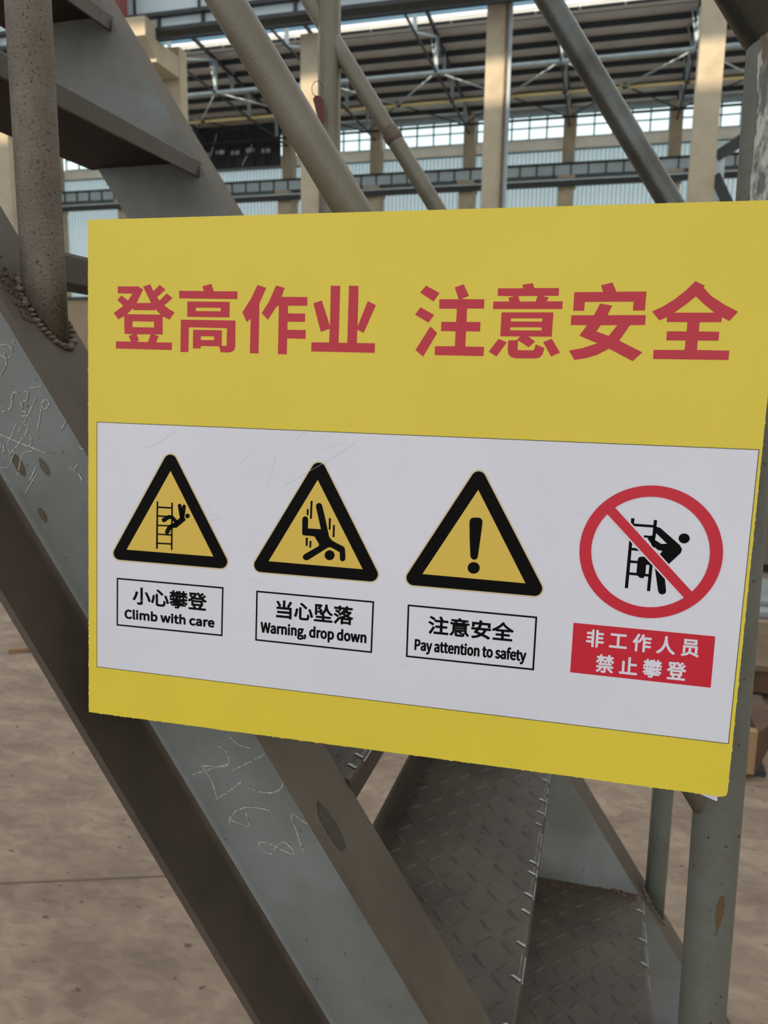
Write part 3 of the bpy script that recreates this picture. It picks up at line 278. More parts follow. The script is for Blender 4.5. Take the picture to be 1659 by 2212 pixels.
 'Climb with care': [[[(33.95,-315.25),(32.75,-315.03),(31.61,-314.35),(31.36,-314.13),(30.66,-313.07),(30.54,-312.76),(30.33,-311.5),(30.33,-311.01),(30.6,-309.64),(31.36,-308.49),(31.57,-308.27),(32.8,-307.54),(34.27,-307.28),(35.14,-307.35),(35.7,-307.52),(36.37,-307.85),(36.82,-308.19),(37.0,-308.45),(37.0,-308.73),(36.91,-308.91),(36.46,-309.36),(36.19,-309.56),(35.91,-309.59),(35.07,-309.13),(34.62,-309.0),(34.3,-309.0),(33.67,-309.11),(33.46,-309.18),(32.9,-309.57),(32.46,-310.27),(32.29,-311.25),(32.43,-312.23),(32.83,-312.93),(33.08,-313.15),(33.5,-313.43),(34.23,-313.58),(34.58,-313.58),(35.21,-313.4),(36.02,-312.87),(36.33,-312.85),(36.58,-312.99),(37.1,-313.51),(37.21,-313.7),(37.21,-313.98),(37.08,-314.19),(36.51,-314.65),(35.81,-315.02),(35.14,-315.22)]],[[(38.89,-315.25),(38.61,-315.2),(38.1,-314.89),(37.75,-314.19),(37.72,-313.84),(37.72,-307.26),(37.82,-306.98),(38.05,-306.84),(39.1,-306.82),(39.27,-306.83),(39.45,-306.91),(39.64,-307.19),(39.64,-313.56),(39.69,-313.64),(39.94,-313.74),(40.07,-313.88),(40.27,-314.75),(40.16,-315.03),(39.9,-315.21),(39.55,-315.26)]],[[(56.84,-315.25),(56.14,-315.11),(55.79,-314.93),(55.41,-315.15),(54.43,-315.15),(54.18,-315.01),(54.06,-314.79),(54.07,-307.16),(54.2,-306.95),(54.43,-306.83),(55.58,-306.83),(55.79,-306.91),(55.98,-307.19),(55.98,-308.35),(55.95,-309.26),(56.0,-309.37),(56.77,-309.1),(57.61,-309.07),(58.56,-309.27),(59.36,-309.8),(59.54,-309.99),(60.02,-310.83),(60.18,-311.81),(60.18,-312.34),(59.98,-313.39),(59.31,-314.4),(59.08,-314.59),(58.28,-315.08),(57.4,-315.26)],[(56.82,-313.6),(57.05,-313.61),(57.54,-313.47),(57.86,-313.21),(58.09,-312.83),(58.15,-312.62),(58.22,-312.02),(58.15,-311.5),(58.06,-311.25),(57.94,-311.04),(57.72,-310.87),(57.37,-310.75),(57.02,-310.71),(56.6,-310.83),(56.07,-311.14),(55.99,-311.25),(55.99,-313.25),(56.42,-313.52)]],[[(77.18,-315.25),(76.54,-315.14),(75.99,-314.79),(75.77,-314.58),(75.49,-314.05),(75.34,-313.21),(75.34,-310.87),(75.25,-310.78),(74.8,-310.77),(74.55,-310.59),(74.47,-310.38),(74.46,-309.68),(74.55,-309.43),(74.69,-309.3),(75.43,-309.16),(75.53,-308.1),(75.64,-307.91),(75.81,-307.8),(76.83,-307.77),(77.04,-307.83),(77.25,-308.1),(77.26,-308.56),(77.26,-309.05),(77.31,-309.15),(78.58,-309.18),(78.8,-309.33),(78.91,-309.61),(78.91,-310.41),(78.75,-310.67),(78.54,-310.78),(77.42,-310.78),(77.31,-310.83),(77.31,-313.42),(77.46,-313.6),(77.7,-313.65),(78.3,-313.54),(78.51,-313.55),(78.69,-313.63),(78.9,-313.91),(79.05,-314.4),(79.05,-314.65),(78.94,-314.93),(78.68,-315.11),(77.77,-315.26)]],[[(90.97,-315.25),(90.02,-315.07),(89.08,-314.55),(88.89,-314.37),(88.34,-313.6),(88.23,-313.32),(88.04,-312.34),(88.05,-311.95),(88.33,-310.8),(88.89,-310.03),(89.15,-309.78),(90.09,-309.25),(91.14,-309.07),(92.09,-309.11),(92.58,-309.27),(93.24,-309.64),(93.43,-309.78),(93.54,-309.99),(93.53,-310.27),(93.38,-310.5),(92.94,-310.97),(92.72,-311.09),(92.4,-311.08),(91.88,-310.81),(91.46,-310.71),(90.86,-310.82),(90.41,-311.11),(90.14,-311.53),(90.01,-312.2),(90.08,-312.65),(90.19,-312.93),(90.44,-313.28),(90.86,-313.53),(91.46,-313.63),(91.98,-313.52),(92.61,-313.17),(92.89,-313.16),(93.22,-313.39),(93.56,-313.84),(93.68,-314.09),(93.67,-314.33),(93.52,-314.56),(92.51,-315.09),(91.77,-315.26)]],[[(95.55,-315.25),(95.1,-315.18),(94.43,-314.85),(93.97,-314.33),(93.87,-314.12),(93.75,-313.56),(93.75,-313.18),(93.94,-312.55),(94.17,-312.23),(94.89,-311.68),(96.08,-311.28),(97.2,-311.12),(97.28,-311.04),(97.13,-310.85),(96.95,-310.76),(96.32,-310.71),(95.83,-310.83),(94.99,-311.2),(94.71,-311.2),(94.57,-311.14),(94.42,-311.01),(94.11,-310.55),(94.0,-310.24),(94.01,-310.06),(94.12,-309.87),(94.57,-309.6),(95.27,-309.29),(96.08,-309.1),(96.99,-309.07),(97.72,-309.18),(98.04,-309.3),(98.67,-309.73),(98.87,-309.99),(99.21,-310.66),(99.32,-311.5),(99.32,-314.72),(99.21,-315.0),(98.95,-315.15),(97.97,-315.15),(97.75,-315.07),(97.55,-314.86),(97.09,-315.07),(96.57,-315.22)],[(95.93,-313.63),(96.5,-313.64),(96.88,-313.5),(97.34,-313.22),(97.39,-313.11),(97.39,-312.69),(97.34,-312.63),(97.13,-312.64),(96.39,-312.81),(95.97,-312.97),(95.8,-313.09),(95.69,-313.21),(95.65,-313.39),(95.73,-313.53)]],[[(107.1,-315.25),(106.23,-315.11),(105.14,-314.51),(104.44,-313.6),(104.32,-313.35),(104.14,-312.37),(104.15,-311.92),(104.32,-311.01),(104.42,-310.8),(104.99,-309.99),(105.25,-309.76),(106.09,-309.27),(107.07,-309.07),(107.49,-309.07),(108.33,-309.21),(108.59,-309.33),(109.31,-309.8),(109.75,-310.45),(109.94,-310.8),(110.09,-311.74),(110.06,-312.44),(109.87,-312.73),(109.66,-312.81),(106.3,-312.81),(106.19,-312.86),(106.54,-313.33),(106.93,-313.56),(107.17,-313.61),(107.59,-313.67),(107.91,-313.65),(108.26,-313.57),(108.89,-313.3),(109.24,-313.33),(109.45,-313.49),(109.82,-314.12),(109.85,-314.37),(109.79,-314.54),(109.57,-314.75),(108.68,-315.12),(107.73,-315.26)],[(106.29,-311.29),(108.12,-311.3),(108.18,-311.25),(108.16,-311.18),(107.96,-310.9),(107.56,-310.71),(107.28,-310.68),(106.96,-310.72),(106.47,-310.96),(106.29,-311.18)]],[[(41.16,-315.14),(40.94,-315.0),(40.83,-314.75),(40.83,-309.54),(40.95,-309.31),(41.2,-309.17),(42.42,-309.18),(42.65,-309.33),(42.75,-309.57),(42.75,-314.79),(42.63,-315.01),(42.39,-315.15)]],[[(44.21,-315.14),(43.98,-315.0),(43.88,-314.72),(43.88,-309.61),(43.92,-309.43),(44.03,-309.28),(44.28,-309.17),(45.22,-309.17),(45.43,-309.28),(45.64,-309.5),(46.55,-309.11),(47.43,-309.07),(47.81,-309.11),(48.23,-309.27),(48.48,-309.39),(48.93,-309.75),(49.46,-309.41),(50.05,-309.15),(50.54,-309.07),(50.96,-309.06),(51.73,-309.2),(52.47,-309.7),(52.89,-310.48),(53.01,-311.25),(53.0,-314.82),(52.87,-315.03),(52.64,-315.15),(51.66,-315.15),(51.49,-315.15),(51.31,-315.07),(51.12,-314.79),(51.12,-311.85),(51.04,-311.15),(50.86,-310.86),(50.47,-310.74),(50.26,-310.76),(49.98,-310.87),(49.49,-311.22),(49.41,-311.32),(49.4,-314.75),(49.32,-314.96),(49.21,-315.07),(49.0,-315.15),(47.88,-315.15),(47.67,-315.07),(47.54,-314.93),(47.48,-314.72),(47.48,-311.67),(47.44,-311.29),(47.38,-311.08),(47.25,-310.88),(47.08,-310.78),(46.76,-310.74),(46.31,-310.9),(45.81,-311.32),(45.8,-314.72),(45.74,-314.93),(45.61,-315.07),(45.43,-315.15)]],[[(64.61,-315.14),(64.4,-315.01),(64.26,-314.79),(62.62,-309.82),(62.61,-309.5),(62.79,-309.26),(63.0,-309.17),(64.16,-309.17),(64.45,-309.33),(64.57,-309.57),(65.32,-312.06),(65.42,-312.19),(66.24,-309.57),(66.35,-309.36),(66.64,-309.17),(67.87,-309.2),(68.04,-309.31),(68.15,-309.5),(69.01,-312.23),(69.06,-312.28),(69.11,-312.23),(69.23,-311.81),(69.83,-309.68),(70.04,-309.28),(70.28,-309.17),(71.4,-309.17),(71.65,-309.31),(71.77,-309.54),(71.76,-309.82),(70.31,-314.33),(70.13,-314.86),(69.97,-315.07),(69.76,-315.15),(68.43,-315.15),(68.13,-315.0),(67.99,-314.75),(67.24,-312.27),(67.17,-312.2),(66.43,-314.61),(66.27,-314.96),(65.98,-315.15)]],[[(72.49,-315.14),(72.26,-315.0),(72.16,-314.75),(72.16,-309.54),(72.28,-309.31),(72.52,-309.17),(73.75,-309.18),(73.97,-309.33),(74.08,-309.57),(74.08,-314.79),(73.96,-315.01),(73.71,-315.15)]],[[(79.66,-315.14),(79.44,-315.0),(79.33,-314.72),(79.33,-307.26),(79.37,-307.09),(79.49,-306.93),(79.73,-306.83),(80.85,-306.83),(81.03,-306.89),(81.17,-307.01),(81.26,-307.26),(81.24,-309.4),(81.97,-309.15),(82.46,-309.07),(82.95,-309.07),(83.69,-309.18),(84.49,-309.73),(84.93,-310.59),(85.0,-311.22),(85.0,-314.72),(84.96,-314.89),(84.84,-315.05),(84.6,-315.15),(83.51,-315.15),(83.3,-315.07),(83.17,-314.93),(83.11,-314.75),(83.11,-311.74),(83.04,-311.15),(82.94,-310.94),(82.78,-310.81),(82.29,-310.74),(81.83,-310.88),(81.26,-311.32),(81.26,-314.72),(81.19,-314.93),(81.07,-315.07),(80.89,-315.15)]],[[(100.63,-315.14),(100.4,-315.0),(100.3,-314.75),(100.3,-309.61),(100.36,-309.4),(100.48,-309.26),(100.66,-309.17),(101.61,-309.17),(101.82,-309.25),(102.06,-309.48),(102.76,-309.14),(103.36,-309.07),(103.85,-309.1),(104.3,-309.25),(104.48,-309.5),(104.48,-309.78),(104.24,-310.59),(104.09,-310.73),(103.92,-310.81),(103.25,-310.76),(102.87,-310.86),(102.47,-311.22),(102.23,-311.6),(102.22,-314.72),(102.16,-314.93),(102.03,-315.07),(101.85,-315.15)]],[[(41.62,-309.05),(41.37,-309.0),(40.94,-308.73),(40.73,-308.38),(40.69,-307.86),(40.81,-307.54),(41.09,-307.22),(41.51,-307.04),(42.0,-307.03),(42.28,-307.1),(42.65,-307.33),(42.88,-307.68),(42.93,-308.17),(42.81,-308.52),(42.53,-308.84),(42.18,-309.03)]],[[(72.94,-309.05),(72.73,-309.02),(72.42,-308.86),(72.2,-308.66),(72.02,-308.28),(72.02,-307.79),(72.14,-307.5),(72.45,-307.2),(72.84,-307.04),(73.33,-307.03),(73.78,-307.2),(74.08,-307.47),(74.22,-307.75),(74.25,-308.14),(74.09,-308.59),(73.85,-308.84),(73.47,-309.03)]]],
 '当心坠落': [[[(172.79,-302.3),(172.55,-302.13),(172.46,-301.95),(172.45,-301.74),(172.34,-301.68),(162.15,-301.68),(161.84,-301.54),(161.72,-301.28),(161.72,-300.09),(161.84,-299.87),(162.08,-299.73),(172.34,-299.73),(172.46,-299.64),(172.46,-298.38),(172.37,-298.26),(162.99,-298.26),(162.71,-298.15),(162.56,-297.85),(162.56,-296.7),(162.68,-296.47),(162.92,-296.33),(172.34,-296.33),(172.46,-296.24),(172.46,-295.16),(172.37,-295.04),(162.36,-295.02),(162.15,-294.89),(162.03,-294.67),(162.03,-293.48),(162.14,-293.23),(162.43,-293.08),(163.94,-293.06),(163.07,-291.27),(161.81,-289.42),(161.79,-289.24),(161.85,-289.07),(162.12,-288.85),(163.2,-288.46),(163.52,-288.52),(163.66,-288.64),(164.92,-290.4),(165.8,-292.08),(165.84,-292.29),(165.78,-292.46),(165.66,-292.6),(164.86,-292.95),(164.77,-293.06),(167.09,-293.07),(167.18,-292.95),(167.19,-288.12),(167.32,-287.91),(167.54,-287.79),(168.87,-287.79),(169.05,-287.83),(169.22,-287.98),(169.31,-288.19),(169.32,-293.02),(169.43,-293.08),(170.97,-293.08),(171.24,-293.02),(170.71,-292.74),(170.61,-292.53),(170.62,-292.32),(171.77,-290.4),(172.71,-288.51),(172.93,-288.34),(173.14,-288.32),(174.37,-288.7),(174.61,-288.84),(174.73,-289.07),(174.68,-289.4),(173.53,-291.38),(172.45,-293.02),(172.55,-293.07),(174.19,-293.08),(174.44,-293.22),(174.56,-293.44),(174.56,-301.95),(174.42,-302.19),(174.19,-302.31)]],[[(214.41,-302.3),(214.18,-302.16),(214.08,-301.91),(214.07,-298.24),(214.02,-298.14),(213.3,-298.31),(211.03,-301.21),(210.14,-302.18),(209.89,-302.24),(209.65,-302.14),(208.77,-301.26),(208.66,-301.07),(208.66,-300.86),(208.83,-300.58),(210.33,-298.94),(211.96,-296.93),(212.13,-296.83),(212.38,-296.81),(212.54,-296.59),(212.69,-296.5),(215.0,-295.86),(216.37,-295.29),(216.46,-295.19),(215.46,-294.42),(215.35,-294.39),(213.85,-295.62),(213.67,-295.7),(213.46,-295.67),(212.59,-295.0),(212.42,-294.81),(212.36,-294.67),(212.37,-294.46),(212.62,-294.11),(212.38,-294.08),(212.13,-293.96),(209.56,-292.43),(209.42,-292.18),(209.48,-291.87),(210.0,-291.26),(210.38,-290.95),(210.7,-290.97),(212.17,-291.7),(212.28,-291.69),(212.25,-290.78),(212.2,-290.71),(209.02,-290.69),(208.84,-290.63),(208.7,-290.51),(208.62,-290.29),(208.62,-289.28),(208.72,-289.0),(208.98,-288.84),(210.17,-288.84),(212.2,-288.83),(212.25,-288.75),(212.28,-288.09),(212.44,-287.88),(212.69,-287.79),(213.85,-287.79),(214.06,-287.87),(214.24,-288.12),(214.25,-288.75),(214.34,-288.84),(217.66,-288.84),(217.75,-288.75),(217.76,-288.12),(217.94,-287.87),(218.15,-287.79),(219.31,-287.79),(219.56,-287.88),(219.72,-288.09),(219.75,-288.75),(219.8,-288.83),(223.09,-288.84),(223.33,-288.95),(223.48,-289.17),(223.49,-290.33),(223.38,-290.54),(223.19,-290.67),(219.87,-290.7),(219.75,-290.78),(219.76,-291.69),(221.62,-291.69),(222.46,-292.15),(222.68,-292.46),(222.67,-292.64),(222.53,-292.88),(221.46,-294.18),(220.3,-295.19),(221.55,-295.74),(223.68,-296.38),(223.89,-296.51),(224.01,-296.73),(223.93,-297.05),(223.12,-298.04),(222.84,-298.15),(222.35,-298.01),(222.27,-298.06),(222.26,-301.88),(222.18,-302.12),(221.9,-302.31),(220.67,-302.31),(220.38,-302.16),(220.28,-301.98),(220.26,-301.74),(220.18,-301.69),(216.16,-301.68),(216.05,-301.74),(216.03,-301.95),(215.95,-302.13),(215.7,-302.3)],[(216.08,-299.92),(220.22,-299.92),(220.27,-299.81),(220.27,-298.87),(220.23,-298.76),(216.09,-298.76),(216.04,-298.87),(216.04,-299.81)],[(217.25,-297.01),(219.52,-297.03),(219.59,-297.0),(219.56,-296.94),(219.2,-296.78),(218.4,-296.41),(217.33,-296.91)],[(218.29,-294.21),(218.47,-294.2),(219.44,-293.48),(219.34,-293.43),(218.4,-293.42),(217.31,-293.43),(217.22,-293.48),(217.31,-293.59)],[(212.93,-293.86),(213.08,-293.83),(213.78,-293.32),(214.56,-292.6),(216.03,-290.78),(215.98,-290.7),(215.14,-290.7),(214.37,-290.7),(214.27,-290.74),(214.25,-291.59),(214.16,-291.77),(214.02,-291.89),(213.85,-291.95),(212.74,-291.97),(212.76,-292.04),(213.48,-292.5),(213.62,-292.78),(213.54,-293.09)],[(217.65,-290.85),(217.74,-290.82),(217.71,-290.71),(217.45,-290.7),(217.33,-290.75)]],[[(182.77,-302.02),(181.96,-301.95),(181.14,-301.56),(180.61,-300.76),(180.51,-300.02),(180.51,-292.36),(180.62,-292.11),(180.84,-291.97),(182.21,-291.96),(182.45,-292.1),(182.57,-292.32),(182.58,-299.36),(182.62,-299.99),(182.84,-300.07),(183.33,-300.15),(186.2,-300.15),(186.62,-300.07),(186.83,-299.85),(186.9,-299.64),(187.05,-298.87),(187.13,-297.4),(187.28,-297.14),(187.46,-297.04),(187.63,-297.03),(188.58,-297.44),(188.96,-297.66),(189.12,-297.96),(188.94,-299.81),(188.6,-300.86),(188.44,-301.16),(187.77,-301.74),(187.46,-301.89),(186.51,-302.03)]],[[(192.92,-301.88),(192.69,-301.74),(192.58,-301.46),(192.59,-300.44),(192.71,-300.22),(192.92,-300.09),(198.97,-300.08),(199.08,-300.03),(199.1,-299.95),(199.09,-299.18),(199.01,-299.1),(194.46,-299.09),(194.24,-299.01),(194.1,-298.83),(194.06,-298.66),(194.06,-297.64),(194.16,-297.43),(194.35,-297.3),(199.01,-297.27),(199.09,-297.19),(199.09,-296.63),(199.08,-296.56),(199.01,-296.54),(198.62,-296.74),(198.31,-296.72),(198.12,-296.59),(197.45,-295.86),(197.35,-295.65),(197.36,-295.44),(197.47,-295.25),(197.74,-295.02),(195.89,-295.02),(195.64,-294.84),(195.37,-294.15),(195.32,-294.32),(195.31,-296.42),(195.21,-296.66),(194.95,-296.82),(193.72,-296.82),(193.51,-296.76),(193.37,-296.63),(193.29,-296.38),(193.29,-288.61),(193.37,-288.37),(193.48,-288.26),(193.69,-288.18),(198.2,-288.14),(198.66,-288.34),(199.32,-288.74),(199.44,-289.0),(199.36,-289.28),(197.83,-291.24),(198.85,-291.97),(199.28,-292.6),(199.37,-293.02),(199.37,-293.41),(199.33,-293.69),(199.08,-294.11),(199.08,-294.19),(199.55,-293.9),(200.64,-292.36),(201.23,-290.47),(201.48,-288.3),(201.56,-288.12),(201.7,-287.99),(201.88,-287.93),(203.17,-287.93),(203.47,-288.09),(203.58,-288.37),(203.51,-289.52),(203.73,-290.5),(203.83,-290.89),(204.48,-292.39),(205.66,-293.91),(207.55,-295.14),(207.71,-295.33),(207.77,-295.58),(207.71,-295.75),(207.53,-296.0),(206.88,-296.68),(206.67,-296.78),(206.39,-296.74),(204.78,-295.77),(203.58,-294.56),(202.78,-293.34),(202.65,-293.05),(202.58,-293.02),(202.37,-293.44),(201.51,-294.7),(200.35,-295.79),(200.41,-295.84),(200.83,-295.87),(201.06,-296.07),(201.12,-296.24),(201.14,-297.23),(201.25,-297.28),(206.01,-297.29),(206.22,-297.42),(206.34,-297.64),(206.34,-298.73),(206.2,-298.97),(205.94,-299.09),(201.21,-299.1),(201.13,-299.18),(201.14,-300.02),(201.25,-300.08),(207.27,-300.09),(207.48,-300.22),(207.6,-300.44),(207.6,-301.49),(207.52,-301.7),(207.37,-301.83),(207.16,-301.9)],[(195.33,-293.37),(195.37,-293.4),(195.68,-293.25),(197.08,-293.25),(197.26,-293.18),(197.31,-293.09),(197.24,-292.88),(197.05,-292.7),(195.6,-291.87),(195.5,-291.69),(195.49,-291.52),(195.65,-291.18),(196.37,-290.12),(196.21,-290.06),(195.44,-290.06),(195.33,-290.12)]],[[(177.94,-299.96),(176.71,-299.47),(176.55,-299.25),(176.52,-298.97),(177.38,-296.31),(177.93,-293.44),(178.15,-293.16),(178.32,-293.08),(178.5,-293.08),(179.69,-293.31),(179.89,-293.55),(179.91,-293.9),(179.41,-296.73),(178.57,-299.6),(178.48,-299.78),(178.32,-299.91),(178.18,-299.97)]],[[(190.33,-299.54),(190.14,-299.43),(190.01,-299.22),(189.14,-296.42),(187.93,-293.62),(187.97,-293.34),(188.19,-293.1),(189.28,-292.7),(189.59,-292.72),(189.78,-292.85),(189.9,-293.06),(191.17,-295.89),(192.02,-298.62),(191.98,-298.87),(191.8,-299.07),(190.61,-299.54)]],[[(211.33,-296.91),(210.03,-296.11),(208.53,-295.36),(208.36,-295.19),(208.3,-294.95),(208.41,-294.7),(209.12,-293.92),(209.3,-293.82),(209.54,-293.81),(211.22,-294.57),(212.38,-295.29),(212.51,-295.44),(212.57,-295.75),(212.43,-296.03),(211.75,-296.82),(211.54,-296.92)]],[[(185.85,-293.27),(185.57,-293.11),(183.75,-291.5),(181.68,-290.01),(181.33,-289.7),(181.25,-289.42),(181.37,-289.16),(182.24,-288.4),(182.42,-288.32),(182.6,-288.33),(185.12,-290.05),(187.15,-291.8),(187.23,-292.08),(187.11,-292.34),(186.2,-293.2),(186.02,-293.28)]]],
